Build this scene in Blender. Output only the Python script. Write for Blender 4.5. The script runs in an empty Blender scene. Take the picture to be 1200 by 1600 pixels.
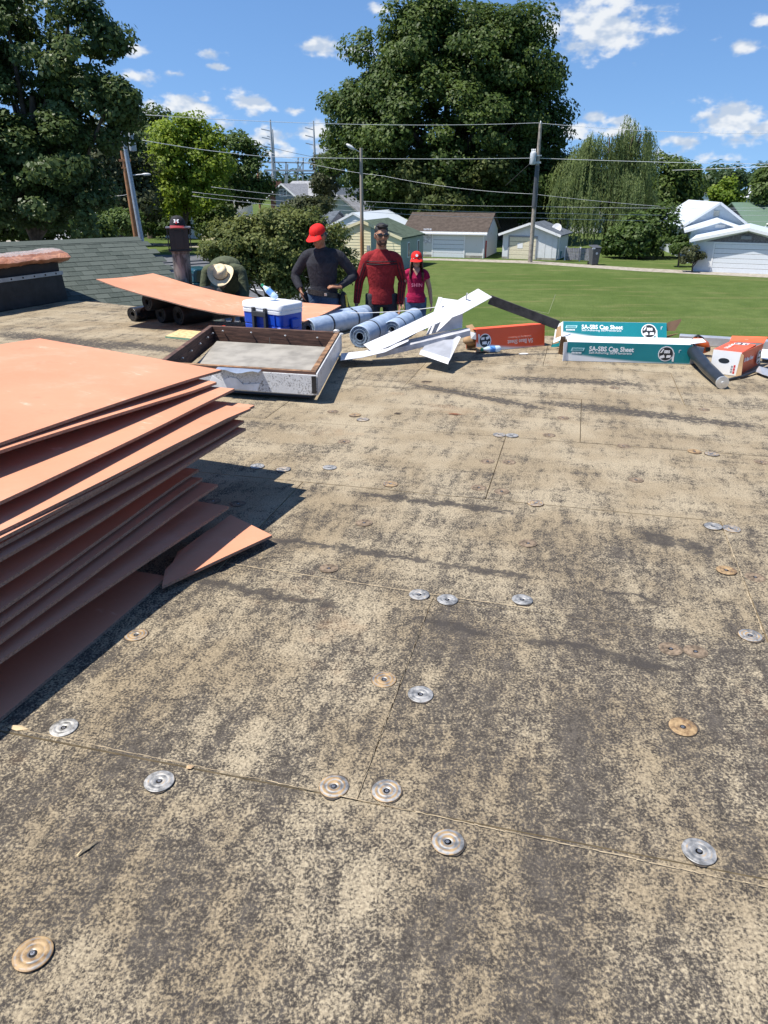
import bpy, bmesh, math, random
import numpy as np
from mathutils import Vector, Matrix, Quaternion
R = math.radians
scene = bpy.context.scene
COL = scene.collection

# ------------------------------------------------------------------ camera
H = 1.5                       # eye height above the flat roof
F = 1155.0                    # focal length in photo pixels (1200 x 1600)
PITCH = R(23.8)
cam_d = bpy.data.cameras.new('camera'); cam = bpy.data.objects.new('camera', cam_d); COL.objects.link(cam)
cam.location = (0, 0, H); cam.rotation_euler = (R(90) - PITCH, 0, 0)
cam_d.sensor_fit = 'VERTICAL'; cam_d.sensor_height = 24
cam_d.lens = 12.0 / (800.0 / F)
cam_d.clip_start = 0.05; cam_d.clip_end = 3000
scene.camera = cam

def ray(px, py):
    a = (px - 600) / F; b = (800 - py) / F
    return Vector((a, math.cos(PITCH) + b * math.sin(PITCH), -math.sin(PITCH) + b * math.cos(PITCH)))
def G(px, py, z=0.0):         # point of the level z seen at a photo pixel
    d = ray(px, py); t = (z - H) / d.z
    return Vector((d.x * t, d.y * t, z))
def D(px, py, y):             # point at distance y in front of the eye
    d = ray(px, py); t = y / d.y
    return Vector((d.x * t, y, H + d.z * t))

# ------------------------------------------------------------------ light
SUN_DIR = Vector((0.50, 0.11, -1.0)).normalized()
scene.render.engine = 'CYCLES'
vs = scene.view_settings
vs.view_transform = 'Standard'; vs.look = 'None'; vs.gamma = 1.0; vs.exposure = 0.62
vs.use_curve_mapping = False
sun_d = bpy.data.lights.new('sun', 'SUN'); sun_d.energy = 5.0; sun_d.angle = R(0.53); sun_d.color = (1.0, 0.95, 0.87)
sun = bpy.data.objects.new('sun', sun_d); COL.objects.link(sun)
sun.rotation_euler = SUN_DIR.to_track_quat('-Z', 'Y').to_euler()
sun.location = (-20, -10, 50)

world = bpy.data.worlds.new('World'); scene.world = world; world.use_nodes = True
wt = world.node_tree; wt.nodes.clear()
def wn(t, **k):
    n = wt.nodes.new(t)
    for a, b in k.items(): setattr(n, a, b)
    return n
wout = wn('ShaderNodeOutputWorld'); wbg = wn('ShaderNodeBackground')
sky = wn('ShaderNodeTexSky', sky_type='NISHITA'); sky.sun_disc = False
sky.sun_elevation = math.asin(-SUN_DIR.z); sky.sun_rotation = math.atan2(-SUN_DIR.x, -SUN_DIR.y)
sky.altitude = 150; sky.air_density = 1.0; sky.dust_density = 0.35; sky.ozone_density = 2.2
wbg.inputs['Strength'].default_value = 0.078
hs = wn('ShaderNodeHueSaturation'); hs.inputs['Saturation'].default_value = 1.08
tcw = wn('ShaderNodeTexCoord'); sw = wn('ShaderNodeSeparateXYZ'); wt.links.new(tcw.outputs['Generated'], sw.inputs[0])
zr = wn('ShaderNodeMath', operation='MULTIPLY_ADD'); zm = wn('ShaderNodeMath', operation='MAXIMUM'); wt.links.new(sw.outputs['Z'], zm.inputs[0]); zm.inputs[1].default_value = 0.0
wt.links.new(zm.outputs[0], zr.inputs[0]); zr.inputs[1].default_value = 0.85; zr.inputs[2].default_value = 0.14
cw = wn('ShaderNodeCombineXYZ'); wt.links.new(sw.outputs['X'], cw.inputs[0]); wt.links.new(sw.outputs['Y'], cw.inputs[1]); wt.links.new(zr.outputs[0], cw.inputs[2])
nw = wn('ShaderNodeVectorMath', operation='NORMALIZE'); wt.links.new(cw.outputs[0], nw.inputs[0]); wt.links.new(nw.outputs[0], sky.inputs['Vector'])
tnt = wn('ShaderNodeMix', data_type='RGBA', blend_type='MULTIPLY'); tnt.inputs['Factor'].default_value = 1.0; tnt.inputs['B'].default_value = (1.10, 1.22, 1.38, 1)
wt.links.new(sky.outputs[0], tnt.inputs['A']); wt.links.new(tnt.outputs['Result'], hs.inputs['Color'])
# clouds: fair-weather cumulus all round the sky, given by azimuth and elevation in radians
geo = wn('ShaderNodeTexCoord'); sep = wn('ShaderNodeSeparateXYZ'); wt.links.new(geo.outputs['Generated'], sep.inputs[0])
def wm(op, a, b=None, c=None):
    n = wn('ShaderNodeMath', operation=op)
    for i, v in enumerate((a, b, c)):
        if v is None: continue
        if isinstance(v, (int, float)): n.inputs[i].default_value = v
        else: wt.links.new(v, n.inputs[i])
    return n.outputs[0]
az = wm('ARCTAN2', sep.outputs['X'], sep.outputs['Y'])
el = wm('ARCSINE', sep.outputs['Z'])
cmb = wn('ShaderNodeCombineXYZ'); wt.links.new(az, cmb.inputs[0]); wt.links.new(el, cmb.inputs[1])
n1 = wn('ShaderNodeTexNoise', noise_dimensions='2D'); n1.inputs['Scale'].default_value = 15; n1.inputs['Detail'].default_value = 4; n1.inputs['Roughness'].default_value = 0.6
mp = wn('ShaderNodeMapping'); mp.inputs['Scale'].default_value = (1, 1.7, 1)
wt.links.new(cmb.outputs[0], mp.inputs[0]); wt.links.new(mp.outputs[0], n1.inputs['Vector'])
n2 = wn('ShaderNodeTexNoise', noise_dimensions='2D'); n2.inputs['Scale'].default_value = 55; n2.inputs['Detail'].default_value = 3
wt.links.new(mp.outputs[0], n2.inputs['Vector'])
def ae(px, py):
    d = ray(px, py).normalized(); return math.atan2(d.x, d.y), math.asin(d.z)
CL = [(945, 45, 82, 30, 1.0), (1160, 72, 24, 10, .7), (1112, 62, 14, 6, .3), (500, 70, 30, 14, .8), (572, 80, 24, 12, .6), (208, 76, 20, 8, .5), (331, 84, 22, 11, .7), (336, 104, 14, 7, .6),
      (273, 114, 16, 9, .5), (220, 121, 30, 8, .7), (290, 172, 60, 15, .9), (232, 172, 32, 11, .5), (395, 160, 75, 12, .7), (356, 194, 28, 13, .9), (320, 156, 13, 8, .5), (412, 216, 56, 11, .6), (506, 206, 34, 12, .7), (460, 174, 16, 7, .4),
      (902, 208, 28, 14, .6), (927, 180, 17, 13, .5), (975, 188, 20, 17, .8), (972, 205, 24, 8, .5), (1145, 184, 90, 19, .8), (1200, 200, 40, 20, .8), (1070, 220, 44, 11, .5), (1150, 218, 34, 8, .5), (1195, 36, 20, 8, .5), (20, 15, 40, 26, .7),
      (510, 232, 24, 12, .6), (1030, 246, 60, 9, .3), (1120, 246, 70, 9, .3), (740, 8, 90, 6, .25), (600, 12, 60, 6, .2), (430, 240, 60, 8, .35)]
rr = random.Random(5)
blobs = []
for (x, y, w, h, s) in CL:
    a0, e0 = ae(x, y); blobs.append((a0, e0, w / F * 1.1, h / F * 1.1, s))
for i in range(8):
    a0 = rr.uniform(0.75, 2 * math.pi - 0.75); a0 = a0 if a0 < math.pi else a0 - 2 * math.pi
    e0 = rr.uniform(0.04, 0.5); w = rr.uniform(.03, .08) * (1 + e0)
    blobs.append((a0, e0, w, w * rr.uniform(.25, .4), rr.uniform(.5, .9)))
acc = None
asp = wn('ShaderNodeVectorMath', operation='MULTIPLY'); wt.links.new(cmb.outputs[0], asp.inputs[0]); asp.inputs[1].default_value = (1, 2.5, 1)
for (a0, e0, w, h, s) in blobs:
    w = min(w, h * 3.2)
    ds = wn('ShaderNodeVectorMath', operation='DISTANCE'); wt.links.new(asp.outputs[0], ds.inputs[0]); ds.inputs[1].default_value = (a0, e0 * 2.5, 0)
    q = wm('MULTIPLY_ADD', ds.outputs['Value'], -(0.6 + .4 * s) / w, 0.62 + .5 * s)
    acc = q if acc is None else wm('MAXIMUM', acc, q)
dens = wm('ADD', acc, wm('MULTIPLY', wm('SUBTRACT', n1.outputs['Fac'], 0.42), 1.9))
dens = wm('ADD', dens, wm('MULTIPLY', wm('SUBTRACT', n2.outputs['Fac'], 0.5), 1.1))
ss = wn('ShaderNodeMapRange', interpolation_type='SMOOTHERSTEP'); ss.inputs['From Min'].default_value = 0.22; ss.inputs['From Max'].default_value = 1.0
wt.links.new(dens, ss.inputs['Value'])
mk = wm('MULTIPLY', ss.outputs[0], 0.93)
mp2 = wn('ShaderNodeMapping'); mp2.inputs['Scale'].default_value = (1, 1.7, 1); mp2.inputs['Location'].default_value = (.004, -.014, 0); wt.links.new(cmb.outputs[0], mp2.inputs[0])
n3 = wn('ShaderNodeTexNoise', noise_dimensions='2D'); n3.inputs['Scale'].default_value = 15; n3.inputs['Detail'].default_value = 3; n3.inputs['Roughness'].default_value = .6; wt.links.new(mp2.outputs[0], n3.inputs['Vector'])
lit = wn('ShaderNodeMapRange', interpolation_type='SMOOTHSTEP'); lit.inputs['From Min'].default_value = -0.10; lit.inputs['From Max'].default_value = 0.09
wt.links.new(wm('SUBTRACT', n1.outputs['Fac'], n3.outputs['Fac']), lit.inputs['Value'])
cc = wn('ShaderNodeMix', data_type='RGBA'); cc.inputs['A'].default_value = (4.6, 5.4, 6.6, 1); cc.inputs['B'].default_value = (7.6, 7.8, 8.0, 1)
wt.links.new(lit.outputs[0], cc.inputs['Factor'])
mx = wn('ShaderNodeMix', data_type='RGBA')
wt.links.new(mk, mx.inputs['Factor']); wt.links.new(hs.outputs[0], mx.inputs['A']); wt.links.new(cc.outputs['Result'], mx.inputs['B'])
wt.links.new(mx.outputs['Result'], wbg.inputs['Color']); wt.links.new(wbg.outputs[0], wout.inputs['Surface'])

# ------------------------------------------------------------------ mesh helpers
def link(o, parent=None):
    COL.objects.link(o)
    if parent is not None: o.parent = parent
    return o
def tag(o, label=None, cat=None, group=None, kind=None):
    if label: o['label'] = label
    if cat: o['category'] = cat
    if group: o['group'] = group
    if kind: o['kind'] = kind
    return o
def empty(name, loc=(0, 0, 0), rz=0.0):
    o = bpy.data.objects.new(name, None); COL.objects.link(o); o.location = loc; o.rotation_euler = (0, 0, rz); o.empty_display_size = .1
    return o
def thing(name, label, cat, loc=(0, 0, 0), rz=0.0, group=None):
    return tag(empty(name, loc, rz), label, cat, group)

def frame_from(d, up=Vector((0, 0, 1))):
    d = Vector(d).normalized()
    if abs(d.dot(up)) > .98: up = Vector((0, 1, 0))
    x = d.cross(up).normalized(); y = x.cross(d).normalized()
    return x, y, d

class MB:
    def __init__(s): s.v = []; s.f = []; s.m = []
    def add(s, vs, fs, m=0):
        o = len(s.v); s.v += [tuple(v) for v in vs]
        for f in fs: s.f.append(tuple(i + o for i in f)); s.m.append(m)
        return s
    def hexa(s, p, m=0):      # p: 4 bottom, 4 top (same order, counter-clockwise from above)
        return s.add(p, [(3, 2, 1, 0), (4, 5, 6, 7), (0, 1, 5, 4), (1, 2, 6, 5), (2, 3, 7, 6), (3, 0, 4, 7)], m)
    def box(s, x0, x1, y0, y1, z0, z1, m=0, M=None):
        p = [Vector(q) for q in ((x0, y0, z0), (x1, y0, z0), (x1, y1, z0), (x0, y1, z0), (x0, y0, z1), (x1, y0, z1), (x1, y1, z1), (x0, y1, z1))]
        if M is not None: p = [M @ q for q in p]
        return s.hexa(p, m)
    def beam(s, a, b, w, h, m=0, up=Vector((0, 0, 1))):
        a = Vector(a); b = Vector(b); x, y, d = frame_from(b - a, up)
        c = [(-w / 2, -h / 2), (w / 2, -h / 2), (w / 2, h / 2), (-w / 2, h / 2)]
        vs = [a + x * i + y * j for i, j in c] + [b + x * i + y * j for i, j in c]
        return s.add(vs, [(0, 1, 2, 3), (7, 6, 5, 4), (0, 4, 5, 1), (1, 5, 6, 2), (2, 6, 7, 3), (3, 7, 4, 0)], m)
    def tube(s, pts, rad, n=8, m=0, cap=True, sx=1.0, sy=1.0, up=Vector((0, 0, 1))):
        pts = [Vector(p) for p in pts]
        if isinstance(rad, (int, float)): rad = [rad] * len(pts)
        vs = []
        for i, p in enumerate(pts):
            d = (pts[min(i + 1, len(pts) - 1)] - pts[max(i - 1, 0)])
            x, y, _ = frame_from(d, up)
            r = rad[i]; rx, ry = (r if isinstance(r, tuple) else (r * sx, r * sy))
            for k in range(n):
                a = 2 * math.pi * k / n
                vs.append(p + x * (rx * math.cos(a)) + y * (ry * math.sin(a)))
        fs = []
        for i in range(len(pts) - 1):
            for k in range(n):
                k2 = (k + 1) % n
                fs.append((i * n + k, (i + 1) * n + k, (i + 1) * n + k2, i * n + k2))
        if cap:
            fs.append(tuple(range(n))); L = (len(pts) - 1) * n
            fs.append(tuple(L + k for k in reversed(range(n))))
        return s.add(vs, fs, m)
    def lathe(s, prof, n=24, c=(0, 0, 0), m=0, M=None):   # prof: (r, z)
        vs = []; fs = []; c = Vector(c)
        for r, z in prof:
            for k in range(n):
                a = 2 * math.pi * k / n; p = Vector((r * math.cos(a), r * math.sin(a), z))
                vs.append((M @ p if M is not None else p) + c)
        for i in range(len(prof) - 1):
            for k in range(n):
                k2 = (k + 1) % n; fs.append((i * n + k, i * n + k2, (i + 1) * n + k2, (i + 1) * n + k))
        if prof[0][0] > 1e-5: fs.append(tuple(reversed(range(n))))
        if prof[-1][0] > 1e-5: L = (len(prof) - 1) * n; fs.append(tuple(L + k for k in range(n)))
        return s.add(vs, fs, m)
    def ellipsoid(s, c, r, n=16, k=10, m=0, M=None):
        c = Vector(c); vs = []; fs = []
        for i in range(k + 1):
            t = math.pi * i / k
            for j in range(n):
                a = 2 * math.pi * j / n
                p = Vector((r[0] * math.sin(t) * math.cos(a), r[1] * math.sin(t) * math.sin(a), -r[2] * math.cos(t)))
                vs.append((M @ p if M is not None else p) + c)
        for i in range(k):
            for j in range(n):
                j2 = (j + 1) % n; fs.append((i * n + j, i * n + j2, (i + 1) * n + j2, (i + 1) * n + j))
        return s.add(vs, fs, m)
    def prism(s, poly, z0, z1, m=0, M=None):      # polygon in xy, counter-clockwise
        n = len(poly)
        vs = [Vector((p[0], p[1], z0)) for p in poly] + [Vector((p[0], p[1], z1)) for p in poly]
        if M is not None: vs = [M @ v for v in vs]
        fs = [tuple(reversed(range(n))), tuple(range(n, 2 * n))] + [(i, (i + 1) % n, n + (i + 1) % n, n + i) for i in range(n)]
        return s.add(vs, fs, m)
    def slab(s, grid, th, m=0, m_edge=None):      # grid[i][j] of top points, thickness downward
        a = len(grid); b = len(grid[0]); vs = [Vector(p) for row in grid for p in row]
        lo = [v - Vector((0, 0, th)) for v in vs]; N = a * b; me = m if m_edge is None else m_edge
        o = len(s.v); s.v += [tuple(v) for v in vs + lo]
        ctr = (vs[b] - vs[0]).cross(vs[1] - vs[0])
        flip = ctr.z < 0
        def q(*f, mm):
            s.f.append(tuple(i + o for i in (f if not flip else reversed(f)))); s.m.append(mm)
        for i in range(a - 1):
            for j in range(b - 1):
                q(i * b + j, (i + 1) * b + j, (i + 1) * b + j + 1, i * b + j + 1, mm=m)
                q(N + i * b + j, N + i * b + j + 1, N + (i + 1) * b + j + 1, N + (i + 1) * b + j, mm=m)
        for i in range(a - 1):
            q(i * b, N + i * b, N + (i + 1) * b, (i + 1) * b, mm=me)
            q(i * b + b - 1, (i + 1) * b + b - 1, N + (i + 1) * b + b - 1, N + i * b + b - 1, mm=me)
        for j in range(b - 1):
            q(j, j + 1, N + j + 1, N + j, mm=me)
            q((a - 1) * b + j, N + (a - 1) * b + j, N + (a - 1) * b + j + 1, (a - 1) * b + j + 1, mm=me)
        return s
    def mesh(s, name, mats, smooth=False):
        me = bpy.data.meshes.new(name); me.from_pydata(s.v, [], s.f)
        for m in (mats if isinstance(mats, (list, tuple)) else [mats]): me.materials.append(m)
        if any(s.m): me.polygons.foreach_set('material_index', s.m)
        if smooth: me.polygons.foreach_set('use_smooth', [True] * len(s.f))
        me.validate(); me.update()
        return me
    def build(s, name, mats, parent=None, smooth=False, bevel=0, loc=None, rz=None, local=False, auto=None, seg=2):
        o = bpy.data.objects.new(name, s.mesh(name, mats, smooth or auto is not None)); link(o, parent)
        if loc is not None: o.location = loc
        if rz is not None: o.rotation_euler = (0, 0, rz)
        if bevel:
            b = o.modifiers.new('bevel', 'BEVEL'); b.width = bevel; b.segments = seg; b.limit_method = 'ANGLE'; b.angle_limit = R(40)
        if auto is not None:
            o.data.set_sharp_from_angle(angle=R(auto))
        return o

def world_child(o, parent):
    """parent without moving (parent empties carry only location and z-rotation)"""
    o.parent = parent
    M = Matrix.Translation(parent.location) @ Matrix.Rotation(parent.rotation_euler.z, 4, 'Z')
    o.matrix_parent_inverse = M.inverted()
    return o

def copy_tree(o, parent=None):
    c = o.copy(); COL.objects.link(c)
    if parent is not None: c.parent = parent
    for ch in list(o.children): copy_tree(ch, c)
    return c

_dg = None
def bake(o):
    """turn an object's modifiers into plain mesh data"""
    dg = bpy.context.evaluated_depsgraph_get(); dg.update()
    me = bpy.data.meshes.new_from_object(o.evaluated_get(dg), depsgraph=dg)
    o.modifiers.clear(); old = o.data; o.data = me
    return o

# ------------------------------------------------------------------ materials
class Mat:
    def __init__(s, name):
        s.mat = bpy.data.materials.new(name); s.mat.use_nodes = True
        s.t = s.mat.node_tree; s.b = s.t.nodes['Principled BSDF']; s.out = s.t.nodes['Material Output']; s._c = {}
    def n(s, t, **k):
        n = s.t.nodes.new(t)
        for a, b in k.items(): setattr(n, a, b)
        return n
    def l(s, a, b): s.t.links.new(a, b)
    def set(s, sock, v):
        if hasattr(v, 'is_linked'): s.l(v, sock)
        elif isinstance(v, (tuple, list)): sock.default_value = (*v, 1) if len(v) == 3 and sock.type == 'RGBA' else v
        else: sock.default_value = v
    def coord(s, kind='Object', scale=None, rot=None):
        tc = s._c.get('tc') or s.n('ShaderNodeTexCoord'); s._c['tc'] = tc
        o = tc.outputs[kind]
        if scale is not None or rot is not None:
            m = s.n('ShaderNodeMapping'); s.l(o, m.inputs[0])
            if scale is not None: m.inputs['Scale'].default_value = scale
            if rot is not None: m.inputs['Rotation'].default_value = rot
            o = m.outputs[0]
        return o
    def noise(s, scale, detail=4, rough=.55, vec=None, dist=0.0, dim='3D'):
        n = s.n('ShaderNodeTexNoise', noise_dimensions=getattr(s, 'dim', dim)); n.inputs['Scale'].default_value = scale; n.inputs['Detail'].default_value = detail
        n.inputs['Roughness'].default_value = rough; n.inputs['Distortion'].default_value = dist
        s.l(vec if vec is not None else s.coord(), n.inputs['Vector']); return n.outputs['Fac']
    def math(s, op, a, b=None, c=None, clamp=False):
        n = s.n('ShaderNodeMath', operation=op, use_clamp=clamp)
        for i, v in enumerate((a, b, c)):
            if v is not None: s.set(n.inputs[i], v)
        return n.outputs[0]
    def rng(s, v, a, b, c=0.0, d=1.0, smooth=True):
        n = s.n('ShaderNodeMapRange', interpolation_type='SMOOTHSTEP' if smooth else 'LINEAR')
        s.l(v, n.inputs['Value']); n.inputs['From Min'].default_value = a; n.inputs['From Max'].default_value = b
        n.inputs['To Min'].default_value = c; n.inputs['To Max'].default_value = d
        return n.outputs[0]
    def mix(s, f, a, b, blend='MIX'):
        n = s.n('ShaderNodeMix', data_type='RGBA', blend_type=blend)
        s.set(n.inputs['Factor'], f); s.set(n.inputs['A'], a); s.set(n.inputs['B'], b); return n.outputs['Result']
    def rand(s):
        return s.n('ShaderNodeObjectInfo').outputs['Random']
    def bump(s, h, strength=.3, dist=.01):
        n = s.n('ShaderNodeBump'); n.inputs['Strength'].default_value = strength; n.inputs['Distance'].default_value = dist
        s.l(h, n.inputs['Height']); s.l(n.outputs[0], s.b.inputs['Normal'])
    def fin(s, col=None, rough=None, metal=None, spec=None, **k):
        if col is not None: s.set(s.b.inputs['Base Color'], col)
        if rough is not None: s.set(s.b.inputs['Roughness'], rough)
        if metal is not None: s.set(s.b.inputs['Metallic'], metal)
        if spec is not None: s.set(s.b.inputs['Specular IOR Level'], spec)
        for a, v in k.items(): s.set(s.b.inputs[a], v)
        return s.mat

def simple(name, col, rough=.6, metal=0.0, var=.15, scale=8.0, bump=0.0, spec=None, detail=4, kind='Object', bscale=None):
    m = Mat(name); nz = m.noise(scale, detail, vec=m.coord(kind))
    c = m.mix(m.rng(nz, .3, .7), tuple(max(0, x * (1 - var)) for x in col), tuple(min(1, x * (1 + var)) for x in col))
    if bump: m.bump(m.noise(bscale or scale * 6, 5, vec=m.coord(kind)), bump, .01)
    return m.fin(c, rough, metal, spec)
# ------------------------------------------------------------------ flat roof we stand on
U = Vector((0.245, 0.9695, 0)); V = Vector((0.9695, -0.245, 0))     # board rows run along V
O0 = G(557, 1250)
def uv(p): p = Vector(p) - O0; return p.dot(V), p.dot(U)
def xy(a, b): q = O0 + V * a + U * b; return q

def roof_material(name, strips):
    m = Mat(name); m.dim = '2D'
    tc = m.coord()
    wn_ = m.n('ShaderNodeTexNoise', noise_dimensions='2D'); wn_.inputs['Scale'].default_value = 11; wn_.inputs['Detail'].default_value = 6; wn_.inputs['Roughness'].default_value = .7; m.l(tc, wn_.inputs['Vector'])
    # texture frame turned to the board rows
    rot = m.coord(rot=(0, 0, math.atan2(0.245, 0.9695)))
    st = m.n('ShaderNodeMapping'); m.l(rot, st.inputs[0]); st.inputs['Scale'].default_value = (1, .28, 1)
    st2 = m.n('ShaderNodeMapping'); m.l(rot, st2.inputs[0]); st2.inputs['Scale'].default_value = (.13, 1, 1)
    fine = m.noise(125, 4, .72); mid = m.noise(30, 4, .66); mid2 = m.noise(13, 5, .66, vec=st.outputs[0])
    big = m.noise(1.6, 3, .6); streak = m.noise(4.2, 6, .70, vec=st.outputs[0]); bands = m.noise(7.0, 5, .66, vec=st2.outputs[0])
    # farther from us the felt is worn down to the tan fibre, near the camera more of the dark facer is left
    geo_ = m.n('ShaderNodeSeparateXYZ'); m.l(tc, geo_.inputs[0])
    wear = m.rng(geo_.outputs['Y'], 1.2, 4.5, 0.0, -0.015)
    s = m.math('MULTIPLY', fine, .56)
    s = m.math('ADD', s, m.math('MULTIPLY', mid, .26)); s = m.math('ADD', s, m.math('MULTIPLY', mid2, .30))
    s = m.math('ADD', s, m.math('MULTIPLY', streak, .25)); s = m.math('ADD', s, m.math('MULTIPLY', big, .06))
    s = m.math('ADD', s, m.math('MULTIPLY', bands, m.rng(geo_.outputs['Y'], 2.0, 4.5, .12, .30)))
    s = m.math('ADD', s, wear)
    s = m.math('ADD', s, m.math('MULTIPLY', m.math('SUBTRACT', m.rand(), .5), .03))
    fac = m.rng(s, .705, .845)
    # tar lines left along the laps
    wv = m.n('ShaderNodeVectorMath', operation='MULTIPLY_ADD'); m.l(wn_.outputs['Color'], wv.inputs[0]); wv.inputs[1].default_value = (.16, .16, 0); m.l(tc, wv.inputs[2])
    acc = None
    for (p, q, w) in strips:
        d = (q - p); L = d.length; ang = math.atan2(d.y, d.x); c = (p + q) / 2 + Vector((.08, .08, 0))
        mp = m.n('ShaderNodeMapping', vector_type='TEXTURE'); mp.inputs['Location'].default_value = c; mp.inputs['Rotation'].default_value = (0, 0, ang)
        mp.inputs['Scale'].default_value = (L / 2, w, 1); m.l(wv.outputs[0], mp.inputs[0])
        sx = m.n('ShaderNodeSeparateXYZ'); m.l(mp.outputs[0], sx.inputs[0])
        ax = m.math('POWER', m.math('ABSOLUTE', sx.outputs['X']), 6.0); ay = m.math('POWER', m.math('ABSOLUTE', sx.outputs['Y']), 2.0)
        e = m.math('SUBTRACT', 1.0, m.math('ADD', ax, ay))
        acc = e if acc is None else m.math('MAXIMUM', acc, e)
    tar = m.math('MULTIPLY', m.rng(m.math('ADD', acc, m.math('ADD', m.math('MULTIPLY', m.math('SUBTRACT', fine, .5), 5.0), m.math('MULTIPLY', m.math('SUBTRACT', mid, .5), 7.0))), 0.15, .4), .9)
    tan = m.mix(m.rng(m.noise(2.1, 4), .35, .65), (.325, .260, .170), (.42, .352, .245))
    tan = m.mix(m.rng(m.noise(120, 3), .3, .75), m.mix(.55, tan, (.12, .095, .065)), tan)
    dark = m.mix(m.rng(mid, .3, .7), (.044, .038, .033), (.088, .077, .067)); dark = m.mix(m.math('MULTIPLY', m.rng(fine, .42, .62), .5), dark, (.15, .128, .10))
    col = m.mix(fac, dark, tan); col = m.mix(tar, col, m.mix(fine, (.03, .027, .025), (.085, .075, .068)))
    rusty = m.rng(m.noise(1.1, 5, .7), .62, .78); col = m.mix(m.math('MULTIPLY', rusty, .35), col, (.26, .15, .08))
    m.bump(m.math('ADD', m.math('MULTIPLY', fine, .6), m.math('MULTIPLY', m.math('SUBTRACT', fac, tar), .4)), .6, .006)
    return m.fin(col, .92, spec=.15)

def gp(x, y): return G(x, y)
STR = [(gp(425, 840), gp(690, 880), .022), (gp(690, 880), gp(830, 903), .030), (gp(300, 906), gp(525, 948), .026), (gp(655, 968), gp(760, 990), .024),
       (gp(815, 1000), gp(935, 1014), .018), (gp(930, 1020), gp(1060, 1050), .024), (gp(1000, 835), gp(1120, 862), .06), (gp(915, 918), gp(1035, 940), .014),
       (gp(850, 628), gp(1190, 668), .08), (gp(640, 600), gp(860, 640), .06), (gp(560, 770), gp(800, 800), .03), (gp(0, 520), gp(200, 545), .16), (gp(160, 535), gp(300, 550), .12), (gp(780, 590), gp(1000, 600), .09)]
roof_mat = roof_material('weathered_fibre_board', STR)
edge_m = simple('board_edge_fibre', (.33, .25, .14), .9, var=.3, scale=30)
joint_m = simple('dark_deck_under_boards', (.09, .07, .05), .95, var=.3, scale=10)
wall_m = simple('painted_block_wall', (.5, .48, .44), .9, var=.12, scale=3, bump=.2)
tan_dust = simple('tan_fibre_dust', (.36, .285, .185), .95, var=.3, scale=25)

# outline of the roof, counter-clockwise, with the step in its far edge
EA = Vector((3.26, 7.80, 0)); JX = -2.30
def edge_y(x): return EA.y + (x - EA.x) * (-.2527)
outline = [(-9, -3), (9, -3), (9, edge_y(9)), (JX, edge_y(JX)), (JX, 9.75), (-3.3, 10.35), (-4.2, 10.95), (-9, 12.2)]
def clip_half(poly, p, n):
    out = []
    for i, a in enumerate(poly):
        b = poly[(i + 1) % len(poly)]; da = (a[0] - p[0]) * n[0] + (a[1] - p[1]) * n[1]; db = (b[0] - p[0]) * n[0] + (b[1] - p[1]) * n[1]
        if da >= 0: out.append(a)
        if (da >= 0) != (db >= 0):
            t = da / (da - db); out.append((a[0] + (b[0] - a[0]) * t, a[1] + (b[1] - a[1]) * t))
    return out
def clip_roof(poly):
    # right of the step: below the near edge; left of it: below the far edge
    if all((a[0] - EA.x) * -.2527 - (a[1] - EA.y) >= 0 for a in poly): return [poly]
    right = clip_half(poly, (JX, 0), (1, 0))
    if right: right = clip_half(right, (EA.x, EA.y), (-.2527, -1))
    left = clip_half(poly, (JX, 0), (-1, 0))
    if left: left = clip_half(left, (JX, 9.75), (-.55, -1))
    if left: left = clip_half(left, (-4.2, 10.95), (-.30, -1))
    cand = [p for p in (left, right) if len(p) > 2]
    # one board across the step line stays one piece when both halves meet
    if len(cand) == 2: return cand
    return cand
roof = thing('flat_roof', 'weathered tan and grey fibre board flat roof dotted with round fastener plates', 'roof')
mb = MB(); mb.prism(outline, -.30, -.016); mb.build('roof_slab', joint_m, roof)
mb = MB(); mb.prism([(x * .995 if abs(x) < 9 else x, y) for x, y in outline[:2]] + [(9, edge_y(9) - .12), (JX + .02, edge_y(JX) - .12), (JX - .05, 9.6), (-3.3, 10.2), (-4.2, 10.8), (-9, 12.0)], -4.5, -.30); mb.build('outer_wall', wall_m, roof)
# boards: rows one pitch apart, cross joints staggered
P_ROW, P_LEN, GAP = 1.08, 2.16, .0045
row_off = {0: 0.0, 1: uv(G(1130, 825))[0], 2: uv(G(776, 726))[0], 3: 0.55, 4: 1.3, 5: 0.2, 6: 1.0, 7: .4, -1: 1.02, -2: .3, -3: .9}
rng = random.Random(3)
for r in range(-5, 12):
    off = row_off.get(r, rng.uniform(0, 2))
    for k in range(-6, 7):
        a0 = off + k * P_LEN; b0 = r * P_ROW
        jig = rng.uniform(-.002, .002)
        quad = [xy(a0 + GAP / 2, b0 + GAP / 2), xy(a0 + P_LEN - GAP / 2, b0 + GAP / 2 + jig), xy(a0 + P_LEN - GAP / 2, b0 + P_ROW - GAP / 2 + jig), xy(a0 + GAP / 2, b0 + P_ROW - GAP / 2)]
        c = sum(quad, Vector()) / 4
        if c.y < -2.2 or abs(c.x) > 9 or (c.y < 3 and abs(c.x) > 4.5): continue
        poly = [(p.x, p.y) for p in quad]
        for pc in clip_roof(poly):
            mb = MB(); n = len(pc); z = rng.uniform(-.0018, .0018)
            inner = pc
            mb.add([(x, y, z) for x, y in inner], [tuple(range(n))], 0)
            mb.add([(x, y, z) for x, y in pc] + [(x, y, -.0158) for x, y in pc], [(i, n + i, n + (i + 1) % n, (i + 1) % n) for i in range(n)], 1)
            mb.build('roof_board', [roof_mat, edge_m], roof)
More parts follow.
